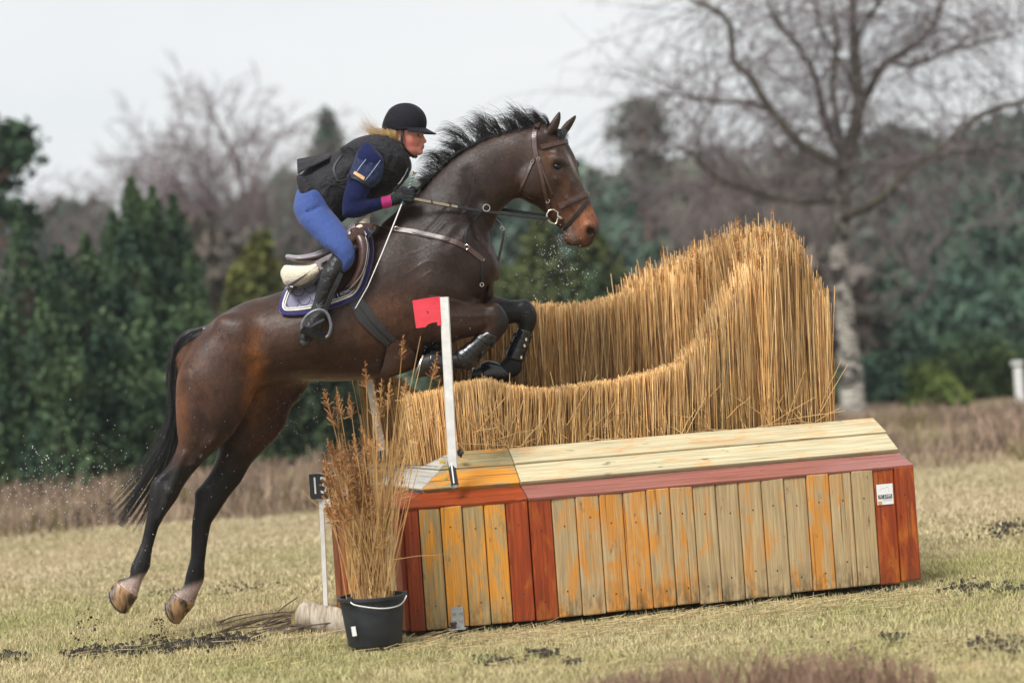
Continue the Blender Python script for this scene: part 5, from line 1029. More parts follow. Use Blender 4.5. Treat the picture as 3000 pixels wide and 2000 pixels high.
# direction and length of the flying mane along the crest
keys = np.array([  # crest parameter, tip offset x, tip offset y, curl
    [0.0, -10, -8, 0], [.12, -28, -22, 4], [.25, -58, -26, 12], [.4, -66, -36, 14], [.55, -56, -46, 10], [.68, -56, -46, 6], [.8, -46, -38, 2], [.92, -46, -26, 8], [1.0, -48, -18, 10]])
def mane_paths(n, nl=44):
    lk = (np.arange(nl) + RNG.uniform(-.3, .3, nl) + .5) / nl; L = RNG.normal(size=(nl, 5)); ki = RNG.integers(0, nl, n)
    s_ = np.clip(lk[ki] + RNG.normal(size=n) * .55 / nl, 0, 1)
    def cr(q):
        ci = q * (len(crest) - 1); i0 = np.minimum(ci.astype(int), len(crest) - 2); fr = (ci - i0)[:, None]; return crest[i0] * (1 - fr) + crest[i0 + 1] * fr
    c, cl = cr(s_), cr(lk[ki]); L = L[ki]
    ox, oy, cu = (np.interp(lk[ki], keys[:, 0], keys[:, k]) for k in (1, 2, 3))
    ln = (.94 + .25 * L[:, 0] + .24 * RNG.normal(size=n)).clip(.3, 1.7)
    m = 9; t_ = np.linspace(0, 1, m)[None, :]; ang = L[:, 1:2] * .26 + RNG.normal(size=(n, 1)) * .09
    X0 = (ox * ln)[:, None] * t_ ** .95; Y0 = (oy * ln)[:, None] * np.sin(t_ * 1.9) / np.sin(1.9) ** .5 * 1.05 + cu[:, None] * t_ ** 2.2
    X1 = X0 * np.cos(ang) - Y0 * np.sin(ang); Y1 = X0 * np.sin(ang) + Y0 * np.cos(ang); nx, ny = -oy, ox; nl_ = np.hypot(nx, ny)
    wav = np.sin(t_ * (7 + L[:, 3:4]) + L[:, 2:3] * 3) * t_ ** .8 * (4.5 + 1.5 * np.abs(L[:, 4:5])) + RNG.normal(size=(n, 1)) * 5 * t_ ** 1.5
    pull = ((cl - c)[:, None] * (t_ ** 1.3)[..., None] * .5)
    X = c[:, :1] + 3 + X1 + wav * (nx / nl_)[:, None] + pull[..., 0]; Y = c[:, 1:] + 7 + Y1 + wav * (ny / nl_)[:, None] + pull[..., 1]
    D = YH - .015 + RNG.normal(size=(n, 1)) * .012 + t_ * (RNG.normal(size=(n, 1)) * .015 - .02 + L[:, 2:3] * .02)
    return PN(X, Y, D)
V, F_ = strands(mane_paths(2500), RNG.uniform(.0005, .0012, 2500)); mesh('mane', V, F_, M_HAIR, horse, True)
# base of the mane lying along the crest
def crest_roots(n):
    s_ = RNG.random(n); ci = s_ * (len(crest) - 1); i0 = np.minimum(ci.astype(int), len(crest) - 2); c = crest[i0]
    m = 6; t_ = np.linspace(0, 1, m)[None, :]; l_ = RNG.uniform(14, 34, n)[:, None]
    return PN(c[:, :1] - l_ * t_ * .8 + 6, c[:, 1:] + 4 - 10 * np.sin(t_ * 2.6) + 10 * t_, YH - .02 - .03 * t_ + RNG.normal(size=(n, 1)) * .012)
V, F_ = strands(crest_roots(900), .0018); mesh('mane_roots', V, F_, M_HAIR, horse, True)
# forelock
n = 160; t_ = np.linspace(0, 1, 7)[None, :]
fx = RNG.normal(1642, 6, (n, 1)); V, F_ = strands(PN(fx + 6 * t_ + RNG.normal(size=(n, 1)) * 5 * t_, 378 + 34 * t_ ** .9 * RNG.uniform(.5, 1.1, (n, 1)), YH - .03 + RNG.normal(size=(n, 1)) * .03 - .02 * t_), .0016); mesh('forelock', V, F_, M_HAIR, horse, True)
# tail
tail_c = [(596, 968), (556, 985), (526, 1018), (514, 1075), (512, 1140), (514, 1200), (505, 1262), (478, 1335), (437, 1410), (392, 1480), (352, 1540)]
tw = [8, 13, 18, 18, 16, 15, 20, 30, 40, 52, 64]
def tail_paths(n):
    C = spline(tail_c, 1); W = np.interp(np.linspace(0, 1, len(C)), np.linspace(0, 1, len(tw)), tw); m = len(C)
    a = RNG.normal(size=n) * .5; lk = np.round(a * 5) / 5; a = a * .68 + lk * .32
    e_ = RNG.uniform(.62, 1.04, n)
    t_ = np.linspace(0, 1, m)[None, :] * e_[:, None]; q = t_.clip(0, 1) * (m - 1); i0 = np.minimum(q.astype(int), m - 2); fr = (q - i0)[..., None]
    c = C[i0] * (1 - fr) + C[i0 + 1] * fr; w = W[i0] * (1 - fr[..., 0]) + W[i0 + 1] * fr[..., 0]
    T = np.gradient(C, axis=0); T /= np.linalg.norm(T, axis=1, keepdims=True); Nn = np.stack([-T[:, 1], T[:, 0]], 1)[i0]
    wob = np.sin(t_ * 9 + lk[:, None] * 6) * t_ ** 2 * 7 + np.sin(t_ * 16 + RNG.random((n, 1)) * 6) * t_ ** 2 * 3
    pos = c + Nn * (a[:, None] * w + wob)[..., None]
    D = YH + RNG.normal(size=(n, 1)) * .022 * (1 + t_) - .02
    return PN(pos[..., 0], pos[..., 1], D)
V, F_ = strands(tail_paths(2700), RNG.uniform(.0008, .0018, 2700)); mesh('tail', V, F_, M_HAIR, horse, True)
dock = MB(); dock.tube([P(x, y, YH) for x, y in ((612, 965), (580, 978), (545, 998), (524, 1030), (516, 1080))], [.03, .032, .03, .024, .012], 12); dock.build('dock', M_HAIR, horse, True)
# ================================================================== RIDER
def rp(px, py, dy): return P(px, py, YH + dy)
def grow(st, f=1.0, w=None):
    o = []
    for s in st:
        A, B = s[0], s[1]; cx, cy = (A[0] + B[0]) / 2, (A[1] + B[1]) / 2
        o.append(((cx + (A[0] - cx) * f, cy + (A[1] - cy) * f), (cx + (B[0] - cx) * f, cy + (B[1] - cy) * f), s[2], s[3] * (w or f), *s[4:]))
    return o
TORSO = hs([((862, 600), (960, 650), -.01, .15), ((870, 558), (990, 640), -.01, .16), ((892, 510), (1022, 622), -.01, .15), ((938, 478), (1065, 600), -.01, .15), ((988, 448), (1118, 572), -.01, .165),
    ((1040, 416), (1166, 540), -.01, .18), ((1090, 402), (1190, 500), -.01, .165), ((1128, 404), (1190, 468), -.01, .11)])
NECKR = hs([((1120, 410), (1185, 475), -.01, .075), ((1150, 405), (1198, 462), -.015, .058), ((1162, 400), (1206, 445), -.02, .055), ((1172, 385), (1215, 425), -.02, .055)])
UARM_N = hs([((1105, 440), (1060, 420), -.19, .05), ((1124, 468), (1048, 440), -.215, .064), ((1122, 505), (1034, 478), -.225, .064), ((1092, 545), (1020, 520), -.24, .056), ((1074, 580), (1004, 574), -.25, .05), ((1060, 606), (1001, 618), -.25, .046)])
FARM_N = hs([((1046, 592), (1008, 638), -.25, .046), ((1070, 585), (1045, 640), -.245, .043), ((1098, 580), (1085, 626), -.225, .036), ((1122, 577), (1126, 611), -.205, .03), ((1146, 573), (1150, 606), -.19, .027)])
UARM_F = hs([((1105, 440), (1060, 420), .17, .05), ((1128, 468), (1052, 440), .195, .06), ((1130, 505), (1044, 478), .205, .06), ((1108, 545), (1040, 520), .21, .052), ((1095, 575), (1030, 574), .21, .046), ((1080, 600), (1028, 612), .21, .044)])
FARM_F = hs([((1066, 588), (1030, 632), .21, .044), ((1095, 580), (1070, 630), .2, .04), ((1120, 575), (1108, 616), .18, .034), ((1150, 571), (1155, 600), .15, .028), ((1175, 566), (1180, 595), .13, .026)])
THIGH_N = hs([((945, 560), (866, 590), -.10, .115), ((966, 610), (860, 612), -.14, .115), ((990, 638), (876, 652), -.2, .105), ((1014, 672), (915, 695), -.26, .095), ((1034, 712), (950, 726), -.31, .085), ((1041, 748), (976, 744), -.335, .072), ((1032, 778), (984, 757), -.345, .058), ((1014, 796), (968, 770), -.348, .05)])
THIGH_F = [(s[0], s[1], 2 * YH - s[2] - .02, s[3]) for s in THIGH_N]
SHIN_N = hs([((1022, 778), (975, 742), -.345, .056), ((1010, 792), (958, 768), -.35, .06), ((996, 818), (938, 804), -.355, .062), ((984, 846), (928, 842), -.355, .056), ((971, 876), (919, 884), -.355, .045), ((962, 902), (914, 906), -.355, .041)])
FOOT_N = hs([((962, 898), (912, 902), -.355, .042), ((958, 928), (902, 930), -.365, .045), ((944, 960), (888, 958), -.375, .047), ((922, 988), (877, 982), -.385, .045), ((904, 1010), (876, 998), -.39, .036)])
SHIN_F = [(s[0], s[1], 2 * YH - s[2] - .02, s[3]) for s in SHIN_N]; FOOT_F = [(s[0], s[1], 2 * YH - s[2] - .02, s[3]) for s in FOOT_N]
HAND_N = hs([((1146, 573), (1150, 604), -.188, .024), ((1160, 562), (1160, 600), -.185, .03), ((1180, 558), (1180, 596), -.183, .032), ((1192, 560), (1190, 590), -.182, .028)])
def fingers(f, dy, grow_=0.0, sx=0):
    """four curled fingers wrapped round the rein and the whip, and the thumb over them"""
    for i, (y0, l) in enumerate(((557, 1.0), (566, 1.06), (576, 1.0), (586, .86))):
        d = dy - .012 + .0 * i
        p0, p1, p2, p3 = rp(1184 + sx, y0, d - .014), rp(1184 + 24 * l + sx, y0 + 2, d - .014), rp(1184 + 27 * l + sx, y0 + 5, d + .022), rp(1190 + sx, y0 + 5, d + .034)
        f.chain([p0, p1, p2, p3], [.0105 + grow_, .0098 + grow_, .0092 + grow_, .0085 + grow_], .004)
    f.chain([rp(1164 + sx, 562, dy + .022), rp(1182 + sx, 553, dy + .03), rp(1202 + sx, 556, dy + .014)], [.013 + grow_, .0115 + grow_, .0095 + grow_], .006)

# head, modelled in its own frame (forward, toward the viewer's side, up) and turned a little to the camera
HYAW = R(20); HC = rp(1194, 402, -.03)
HM = Matrix.Rotation(-HYAW, 3, 'Z') @ Matrix.Rotation(R(4), 3, 'Y')
def hd(x, y, z): return Vector(HC) + HM @ Vector((x, y, z))
def head_into(f):
    f.ell(hd(-.012, 0, .045), (.098, .074, .085), .02, M=HM)
    f.ell(hd(.018, 0, -.005), (.072, .062, .09), .03, M=HM)          # face
    f.ell(hd(.040, 0, -.068), (.046, .040, .034), .03, M=HM)         # jaw and chin
    f.ell(hd(.074, 0, -.086), (.015, .018, .014), .014, M=HM)
    for s in (-1, 1):
        f.ell(hd(.05, s * .034, -.018), (.034, .024, .026), .025, M=HM)   # cheek
        f.cap(hd(.080, s * .016, .024), hd(.064, s * .046, .022), .009, .008, .010)  # brow
        f.ell(hd(.084, s * .031, .007), (.010, .016, .0085), .007, True, M=HM)  # eye socket
        f.cap(hd(.077, s * .018, .011), hd(.069, s * .043, .009), .0045, .0045, .003)  # lids
        f.cap(hd(.076, s * .020, .000), hd(.068, s * .042, .001), .0045, .0045, .003)
        f.ell(hd(-.018, s * .066, -.002), (.019, .012, .031), .005, M=HM)  # ear
        f.ell(hd(-.014, s * .078, .0), (.010, .007, .019), .004, True, M=HM)
        f.cap(hd(.094, s * .007, -.031), hd(.089, s * .013, -.034), .0075, .006, .006)  # nostril wings
        f.chain([hd(.088, s * .017, -.034), hd(.078, s * .030, -.058)], [.003, .003], .008, True)
    f.chain([hd(.080, 0, .018), hd(.092, 0, -.008), hd(.104, 0, -.026)], [.007, .0085, .010], .008)   # nose
    f.cap(hd(.091, -.013, -.050), hd(.091, .013, -.050), .0065, .0065, .005)    # lips
    f.cap(hd(.088, -.012, -.062), hd(.088, .012, -.062), .0068, .0068, .005)
    f.cap(hd(.100, -.022, -.056), hd(.100, .022, -.056), .0045, .0045, .002, True)
    f.cap(hd(.094, -.012, -.074), hd(.094, .012, -.074), .005, .005, .008, True)
pf = Field((-1.35, YH - .55, .9), (-.3, YH + .55, 2.75), .0085)
pf.add(loft(grow(TORSO, .93), 32), .03); pf.add(loft(NECKR, 20), .03)
for st in (UARM_N, FARM_N, UARM_F, FARM_F): pf.add(loft(grow(st, .8), 20), .02)
for st in (THIGH_N, SHIN_N, FOOT_N, THIGH_F, SHIN_F, FOOT_F): pf.add(loft(grow(st, .74), 20), .025)
pf.add(loft(grow(HAND_N, .86), 16), .01); fingers(pf, -.18)
HF2 = [(s[0][0] + 26, s[0][1] - 6) for s in HAND_N]
HAND_F = [((s[0][0] + 26, s[0][1] - 7), (s[1][0] + 26, s[1][1] - 7), s[2] + .31, s[3]) for s in HAND_N]
pf.add(loft(grow(HAND_F, .86), 16), .01)
V, Q = pf.poly(1, 1)
# head: finer, same body; built at a finer step and joined to the neck inside the collar
hfld = Field(HC - Vector((.2, .2, .26)), HC + Vector((.2, .2, .2)), .0033)
hfld.add(loft(NECKR, 20), .03); head_into(hfld)
V2, Q2 = hfld.poly(1, 1)
keep = V[:, 2] < (HC.z - .115); keepQ = keep[Q].all(1)
V = np.concatenate([V, V2]); Q = np.concatenate([Q[keepQ], Q2 + len(V) - len(V2)])
pc = np.tile(np.array([.56, .31, .235]), (len(V), 1))
L = (np.array(HM).T @ (V - np.array(HC)).T).T
def tint(c, r, col, s):
    w = s * np.exp(-(((L - np.array(c)) / np.array(r)) ** 2).sum(1))[:, None]; pc[:] = pc * (1 - w) + np.array(col) * w
for s in (-1, 1):
    tint((.045, s * .052, -.035), (.05, .05, .045), (.52, .105, .095), .85); tint((.02, s * .06, .0), (.04, .04, .035), (.52, .17, .14), .6); tint((.05, s * .03, -.08), (.04, .04, .03), (.54, .17, .14), .6)
    tint((-.018, s * .075, 0), (.02, .02, .03), (.58, .22, .17), .7)
    tint((.082, s * .03, .028), (.016, .02, .006), (.16, .08, .045), .75); tint((.076, s * .031, .011), (.012, .016, .0035), (.05, .025, .02), .9)
tint((.105, 0, -.025), (.02, .02, .016), (.60, .17, .14), .7); tint((.095, 0, -.056), (.014, .02, .011), (.42, .075, .075), .85); tint((.07, 0, -.085), (.03, .03, .02), (.56, .17, .14), .6)
M_SKIN = attrmat('flushed_skin', .5, .4, 120, .08, .08, .001)
person = empty('person', (-.95, YH, .8), 'person in dark vest and blue breeches crouched forward riding the jumping horse', 'person')
mesh('body', V, Q, M_SKIN, person, True, pc)
M_IRIS = simple('iris_dark', (.03, .02, .015), (.06, .04, .03), 60, .1, bmp=0, coat=1)
for s in (-1, 1): mesh('eye', *uvs(hd(.0735, s * .031, .0055), (.007, .010, .0045), 12, 8, HM), M_IRIS, person, True)
# hair: blown out behind the helmet
M_BLOND = hair_mat('blond_hair', (.34, .19, .06), (.62, .42, .17), .45)
def blond(n):
    t_ = np.linspace(0, 1, 12)[None, :]; a = RNG.normal(size=(n, 1)); b = RNG.normal(size=(n, 1)); l_ = RNG.uniform(.45, 1.25, (n, 1))
    x = 1136 + RNG.normal(size=(n, 1)) * 5 - 72 * t_ ** .85 * l_; y = 388 + RNG.normal(size=(n, 1)) * 6 - (26 + 15 * a) * t_ ** 1.1 * l_ + 15 * np.sin(t_ * 3.1) + np.sin(t_ * 6 + np.round(b * 1.5) * 2) * 9 * t_
    return PN(x, y, YH - .06 + RNG.normal(size=(n, 1)) * .02 + b * .025 * t_)
def nape(n):
    t_ = np.linspace(0, 1, 8)[None, :]; b = RNG.normal(size=(n, 1)); x0 = RNG.uniform(1132, 1160, (n, 1))
    return PN(x0 + 14 * t_ + b * 2, RNG.uniform(376, 392, (n, 1)) + 26 * t_ ** 1.2, YH - .085 - .012 * np.sin(t_ * 3) + b * .012)
V, F_ = strands(blond(240), RNG.uniform(.0004, .0008, 240)); hr = mesh('hair', V, F_, M_BLOND, person, True)
V, F_ = strands(nape(150), .0008); mesh('nape_hair', V, F_, M_BLOND, person, True)

# clothing ------------------------------------------------------------------
def cloth(name, c1, c2, scale, rough, wr=.5, wd=.012, spec=.3, sheen=.0, wscale=14, stretch=(1, 1, 1)):
    m, t, b = nodemat(name); v = coords(t, stretch); f = noise(t, v, scale, 5)
    t.links.new(ramp(t, f, [(.3, c1), (.7, c2)]), b.inputs['Base Color']); b.inputs['Roughness'].default_value = rough; b.inputs['Specular IOR Level'].default_value = spec
    b.inputs['Sheen Weight'].default_value = sheen
    w = noise(t, coords(t, stretch), wscale, 4, .6, 1.2); bump(t, b, w, wr, wd); return m
M_BREECH = cloth('blue_breeches', (.036, .064, .20), (.054, .090, .27), 300, .8, .8, .016, .12, .1, 9)
M_NAVY = cloth('navy_base_layer', (.007, .010, .045), (.012, .016, .068), 250, .85, .7, .012, .1, .05, 12)
M_DENIM = cloth('denim_shirt', (.011, .016, .044), (.034, .045, .105), 70, .8, .8, .014, .12, .05, 14)
M_VEST = cloth('black_vest', (.009, .0088, .011), (.021, .0195, .024), 60, .7, 1.0, .03, .25, .03, 8)
M_PANEL = cloth('dark_panel', (.012, .014, .025), (.022, .026, .042), 90, .6, .5, .01, .35, .1, 12)
M_GLOVE = cloth('black_glove', (.008, .009, .010), (.020, .022, .024), 120, .6, .8, .008, .2, .03, 40)
M_PINK = cloth('magenta_cuff', (.36, .018, .13), (.46, .03, .18), 300, .85, .5, .004, .2, .2, 50)
M_BOOT = cloth('black_boot_leather', (.006, .006, .007), (.020, .020, .022), 40, .38, .8, .02, .35, 0, 12)
M_HELM = cloth('black_helmet_cover', (.005, .005, .008), (.011, .010, .016), 200, .75, .8, .012, .15, .03, 10)
M_STRAP = simple('black_strap', (.006, .006, .007), (.014, .014, .016), 80, .6)
M_SOLE = simple('muddy_sole', (.008, .007, .006), (.03, .022, .015), 60, .6, bmp=.5)
def garment(name, parts, mat, vox=.0075, k=.02, after=None, sm=2, parent=None, bl=1):
    allv = np.concatenate([p[0] for p in parts]); f = Field(allv.min(0) - .04, allv.max(0) + .04, vox)
    for p in parts: f.add(p, k)
    if after: after(f)
    V, Q = f.poly(sm, bl); return mesh(name, V, Q, mat, parent or person, True)
garment('breeches', [loft(grow(TORSO[:3], .99), 28), loft(THIGH_N, 28), loft(THIGH_F, 28)], M_BREECH, k=.04,
    after=lambda f: [[f.chain([rp(*a, d), rp((a[0] + b[0]) / 2, (a[1] + b[1]) / 2 - 2, d - .03), rp(*b, d + .02)], [.004, .011, .004], .014, True) for d in ((-.235,) if a[0] < 950 else (-.395,))] for a, b in (((900, 655), (950, 626)), ((915, 668), (968, 640)), ((995, 772), (1040, 748)), ((885, 630), (940, 606)), ((985, 765), (1035, 738)), ((930, 684), (985, 660)), ((1005, 782), (1034, 770)))])
def boot_details(f):
    for y0 in (893, 902): f.chain([rp(912, y0, -.402), rp(935, y0 + 8, -.408), rp(960, y0 + 2, -.4)], [.004] * 3, .008, True)
b1 = garment('riding_boot', [loft(SHIN_N, 24, cap=(.05, .5)), loft(FOOT_N, 24)], M_BOOT, .006, .02, boot_details)
garment('riding_boot', [loft(SHIN_F, 24, cap=(.05, .5)), loft(FOOT_F, 24)], M_BOOT, .006, .02)
mb = MB(); mb.ribbon([rp(*p, d) for p, d in (((950, 935), -.425), ((925, 948), -.43), ((905, 960), -.425))], [(0, -1, .3)] * 3, .016, .004); mb.build('spur_strap', M_STRAP, b1)
sl = MB(); sl.tube([rp(*p, d) for p, d in (((906, 1004), -.405), ((890, 1008), -.41), ((880, 1000), -.408))], [.018, .026, .02], 10); sl.build('toe_sole', M_SOLE, b1, True)
garment('base_layer', [loft(grow(UARM_N, .97), 24), loft(grow(FARM_N[:4], .98), 24, cap=(.6, .1)), loft(grow(UARM_F, .97), 24), loft(grow(FARM_F[:4], .98), 24, cap=(.6, .1)), loft(grow(TORSO[2:7], .95), 24)], M_NAVY,
    after=lambda f: [f.chain([rp(1022, 588 + q, -.298), rp(1045, 592 + q, -.30), rp(1072, 586 + q * .7, -.29)], [.004, .010, .006], .012, True) for q in (0, 12, 26)] + [f.chain([rp(1025, 560 - q, -.30), rp(1060, 566 - q, -.305)], [.007, .007], .012, True) for q in (0, 16)])
for st, d in ((FARM_N, 0), (FARM_F, 0)):
    V, Fq, T = loft([((1116, 576), (1122, 613), st[3][2] - .002, .034), ((1130, 574), (1136, 610), st[3][2] + .008, .033), ((1145, 572), (1148, 606), st[4][2], .031)] if d == 0 and st is FARM_N else
        [((1142, 570), (1146, 606), st[3][2], .034), ((1156, 569), (1162, 602), st[4][2] + .01, .032), ((1172, 566), (1176, 598), st[4][2], .031)], 24, 3, (.05, .05))
    mesh('cuff', V, [Fq, T], M_PINK, person, True)
# short denim sleeves with piping, over the base layer
SLEEVE = hs([((1104, 438), (1062, 424), -.17, .05), ((1124, 466), (1046, 444), -.205, .064), ((1124, 500), (1034, 480), -.225, .066), ((1112, 534), (1023, 508), -.24, .064), ((1086, 552), (1019, 519), -.245, .062)])
sv = loft(SLEEVE, 28, cap=(.5, .02)); slv = garment('short_sleeve', [sv], M_DENIM, .0055, .01, after=lambda f: [f.chain([rp(*a, -.285), rp(*b, -.305)], [.006, .010], .012, True) for a, b in (((1060, 450), (1045, 490)), ((1118, 500), (1095, 535)), ((1075, 470), (1062, 505)))])
garment('short_sleeve', [loft([(s[0], s[1], 2 * YH - s[2] - .02, s[3]) for s in SLEEVE], 28, cap=(.5, .02))], M_DENIM, .006, .01)
SVB = bvh_of(*[np.asarray(x) for x in (lambda o: (np.array([v.co[:] for v in o.data.vertices]), np.array([p.vertices[:] for p in o.data.polygons])))(slv)])
def onto(bvh, px, py, dflt, off=0.0):
    """the point of that surface seen at (px, py), lifted by off; and its normal"""
    q = P(px, py, 12.9); o_ = Vector((0, 0, EYE)); d = (q - o_).normalized()
    h = bvh.ray_cast(o_, d)
    if h[0] is None:
        h2 = bvh.find_nearest(P(px, py, dflt)); n_ = Vector((0, -1, 0)); return P(px, py, dflt) + n_ * off, n_
    n_ = h[1] if h[1].dot(d) < 0 else -h[1]
    return h[0] + n_ * off, n_
def strap_on(bvh, pts, w, th, dflt, off=.001, n=8):
    S = spline(pts, n); pn = [onto(bvh, a, b, dflt, off) for a, b in S]
    ps = [p for p, _ in pn]; ns = [q for _, q in pn]
    for _ in range(2):
        ps = [ps[0]] + [(ps[i - 1] + ps[i] * 2 + ps[i + 1]) / 4 for i in range(1, len(ps) - 1)] + [ps[-1]]
        ns = [ns[0]] + [(ns[i - 1] + ns[i] + ns[i + 1]).normalized() for i in range(1, len(ns) - 1)] + [ns[-1]]
    m_ = MB(); m_.ribbon(ps, ns, w, th); return m_
M_PIPE = simple('pale_piping', (.22, .25, .38), (.36, .40, .55), 90, .7)
for pts in ([(1090, 446), (1062, 480), (1040, 512)], [(1114, 470), (1085, 510), (1068, 530)]): strap_on(SVB, pts, .004, .002, YH - .29).build('piping', M_PIPE, slv)
strap_on(SVB, [(1020, 514), (1048, 524), (1082, 546)], .02, .003, YH - .3).build('cuff_band', M_PANEL, slv)
def sheet(bvh, ra, rb, n, m, th, dflt, off=.002):
    """a patch of cloth or leather lying on a surface, between two edges seen from the eye"""
    def resample(rr, k):
        S = spline(rr, 10); L_ = np.concatenate([[0], np.cumsum(np.linalg.norm(np.diff(S, axis=0), axis=1))]); q = np.linspace(0, L_[-1], k)
        return np.stack([np.interp(q, L_, S[:, i]) for i in range(2)], 1)
    A, B = resample(ra, n), resample(rb, n); pts, nor = [], []
    for i in range(n):
        for j in range(m):
            p, q = onto(bvh, *(A[i] + (B[i] - A[i]) * j / (m - 1)), dflt, off); pts.append(np.array(p)); nor.append(np.array(q))
    Pg = np.array(pts).reshape(n, m, 3); Ng = np.array(nor).reshape(n, m, 3)
    for _ in range(3):
        S = Pg.copy(); S[1:-1, 1:-1] = (Pg[:-2, 1:-1] + Pg[2:, 1:-1] + Pg[1:-1, :-2] + Pg[1:-1, 2:] + 2 * Pg[1:-1, 1:-1]) / 6; Pg = S
        S = Ng.copy(); S[1:-1, 1:-1] = Ng[:-2, 1:-1] + Ng[2:, 1:-1] + Ng[1:-1, :-2] + Ng[1:-1, 2:]; Ng = S / (np.linalg.norm(S, axis=2, keepdims=True) + 1e-9)
    return Pg, Ng
def sheet_mesh(name, Pg, Ng, th, mat, parent, smooth=True):
    n, m, _ = Pg.shape; V = np.concatenate([Pg.reshape(-1, 3), (Pg + Ng * th).reshape(-1, 3)]); o = n * m; F_ = []
    idx = lambda i, j: i * m + j
    for i in range(n - 1):
        for j in range(m - 1):
            a, b, c, d = idx(i, j), idx(i, j + 1), idx(i + 1, j + 1), idx(i + 1, j); F_ += [(d, c, b, a), (o + a, o + b, o + c, o + d)]
    for i in range(n - 1):
        for j in (0, m - 1): a, b = idx(i, j), idx(i + 1, j); F_.append((a, b, o + b, o + a))
    for j in range(m - 1):
        for i in (0, n - 1): a, b = idx(i, j), idx(i, j + 1); F_.append((a, b, o + b, o + a))
    ob = mesh(name, V, F_, mat, parent, smooth)
    bm = bmesh.new(); bm.from_mesh(ob.data); bmesh.ops.recalc_face_normals(bm, faces=bm.faces); bm.to_mesh(ob.data); bm.free()
    if smooth: ob.data.set_sharp_from_angle(angle=R(50))
    return ob
M_TAN = simple('tan_leather_label', (.50, .25, .09), (.62, .36, .16), 60, .6)
M_TANW = simple('pale_print', (.80, .62, .42), (.86, .70, .5), 60, .7)
Pg, Ng = sheet(SVB, [(1041, 503), (1069, 520)], [(1037, 511), (1065, 529)], 8, 4, .002, YH - .31, .006); lab = sheet_mesh('sleeve_label', Pg, Ng, .003, M_TAN, slv)
mb = MB()
c0 = Pg[1, 2] + Ng[1, 2] * .0035; c1 = Pg[6, 2] + Ng[6, 2] * .0035; up = (Pg[3, 0] - Pg[3, 3]); nn = Ng[3, 2]
ts = np.linspace(0, 1, 22); mb.tube([c0 + (c1 - c0) * q + up * .22 * math.sin(q * 30) for q in ts], .0012, 5); mb.build('script_lettering', M_TANW, lab)
# vest: body, collar, tail flap lifting in the wind
VT = [(s[0], s[1], s[2], s[3]) for s in grow(TORSO, 1.0)]
VEST = hs([((872, 562), (1000, 652), -.01, .172), ((880, 515), (1028, 632), -.01, .172), ((925, 474), (1070, 606), -.01, .17), ((985, 444), (1122, 580), -.01, .18), ((1038, 408), (1170, 550), -.01, .195), ((1092, 394), (1204, 500), -.01, .19), ((1134, 396), (1204, 468), -.01, .12), ((1152, 400), (1200, 462), -.012, .075)])
def vest_shape(f):
    for sg in (-1, 1):   # arm holes
        f.ell(rp(1090, 478, sg * .25 - .01), (.095, .085, .12), .015, True, Matrix.Rotation(R(-25), 3, 'Y'))
        f.ell(rp(1020, 520, sg * .235 - .01), (.07, .06, .045), .03, True, Matrix.Rotation(R(40), 3, 'Y'))
    f.ell(rp(1180, 425, -.015), (.06, .055, .10), .01, True, Matrix.Rotation(R(-35), 3, 'Y'))   # neck opening
    for a, b, r_ in (((950, 515), (1000, 545), .012), ((935, 545), (985, 590), .012), ((960, 575), (1000, 615), .012), ((1150, 520), (1120, 560), .014), ((905, 535), (940, 585), .012), ((1160, 440), (1130, 520), .008), ((960, 500), (930, 530), .012), ((990, 470), (960, 500), .012), ((920, 560), (965, 612), .014), ((1000, 560), (990, 600), .014)):
        f.chain([rp(*a, -.20), rp(*b, -.195)], [r_, r_ * 1.2], .018, True)
vest = garment('vest', [loft(VEST, 36, cap=(.1, .1)), loft(hs([((1000, 430), (1060, 470), -.12, .05), ((1060, 404), (1130, 440), -.14, .05), ((1110, 400), (1170, 445), -.11, .05), ((1160, 440), (1185, 480), -.1, .04)]), 20), loft(hs([((868, 520), (930, 545), -.12, .06), ((880, 565), (960, 610), -.15, .055), ((935, 600), (1000, 650), -.16, .05)]), 20)], M_VEST, .006, .03, vest_shape, 2)
# the tail of the vest standing off the back
fl = []
for i, (top, bot) in enumerate((((872, 468), (874, 545)), ((905, 462), (900, 520)), ((940, 458), (930, 500)), ((975, 452), (960, 478)))):
    for j in range(6):
        a = (j / 5 - .5) * 2; sag = abs(a) ** 2
        fl.append(rp(top[0] + (bot[0] - top[0]) * sag * .9, top[1] + (bot[1] - top[1]) * sag * .55, a * .15))
fl = np.array([tuple(v) for v in fl]).reshape(4, 6, 3); sheet_mesh('vest_tail', fl, np.tile(np.array([-.5, 0, .8]), (4, 6, 1)), .008, M_VEST, vest)
VB = bvh_of(*(lambda o: (np.array([v.co[:] for v in o.data.vertices]), np.array([p.vertices[:] for p in o.data.polygons])))(vest))
strap_on(VB, [(1005, 452), (985, 478), (978, 500), (990, 530)], .016, .004, YH - .2).build('side_strap', M_STRAP, vest)
mb = MB(); mb.tube(spline([rp(950, 524, -.2), rp(990, 530, -.22), rp(1020, 524, -.25), rp(1032, 515, -.27)], 6), .0035, 6); mb.build('elastic_cord', M_STRAP, vest, True)
M_CORD = simple('grey_cord', (.25, .28, .27), (.5, .52, .5), 90, .6)
mb = MB(); mb.tube(spline([rp(1180, 500, -.06), rp(1196, 510, -.08), rp(1185, 528, -.1), rp(1165, 545, -.12), rp(1150, 562, -.14)], 6), .005, 6); mb.build('coiled_lanyard', M_STRAP, vest, True)
mb = MB(); mb.tube(spline([rp(1196, 478, -.09), rp(1192, 500, -.1), rp(1175, 530, -.13), rp(1166, 540, -.13)], 6), .003, 6); mb.build('lanyard_clip', M_CORD, vest, True)
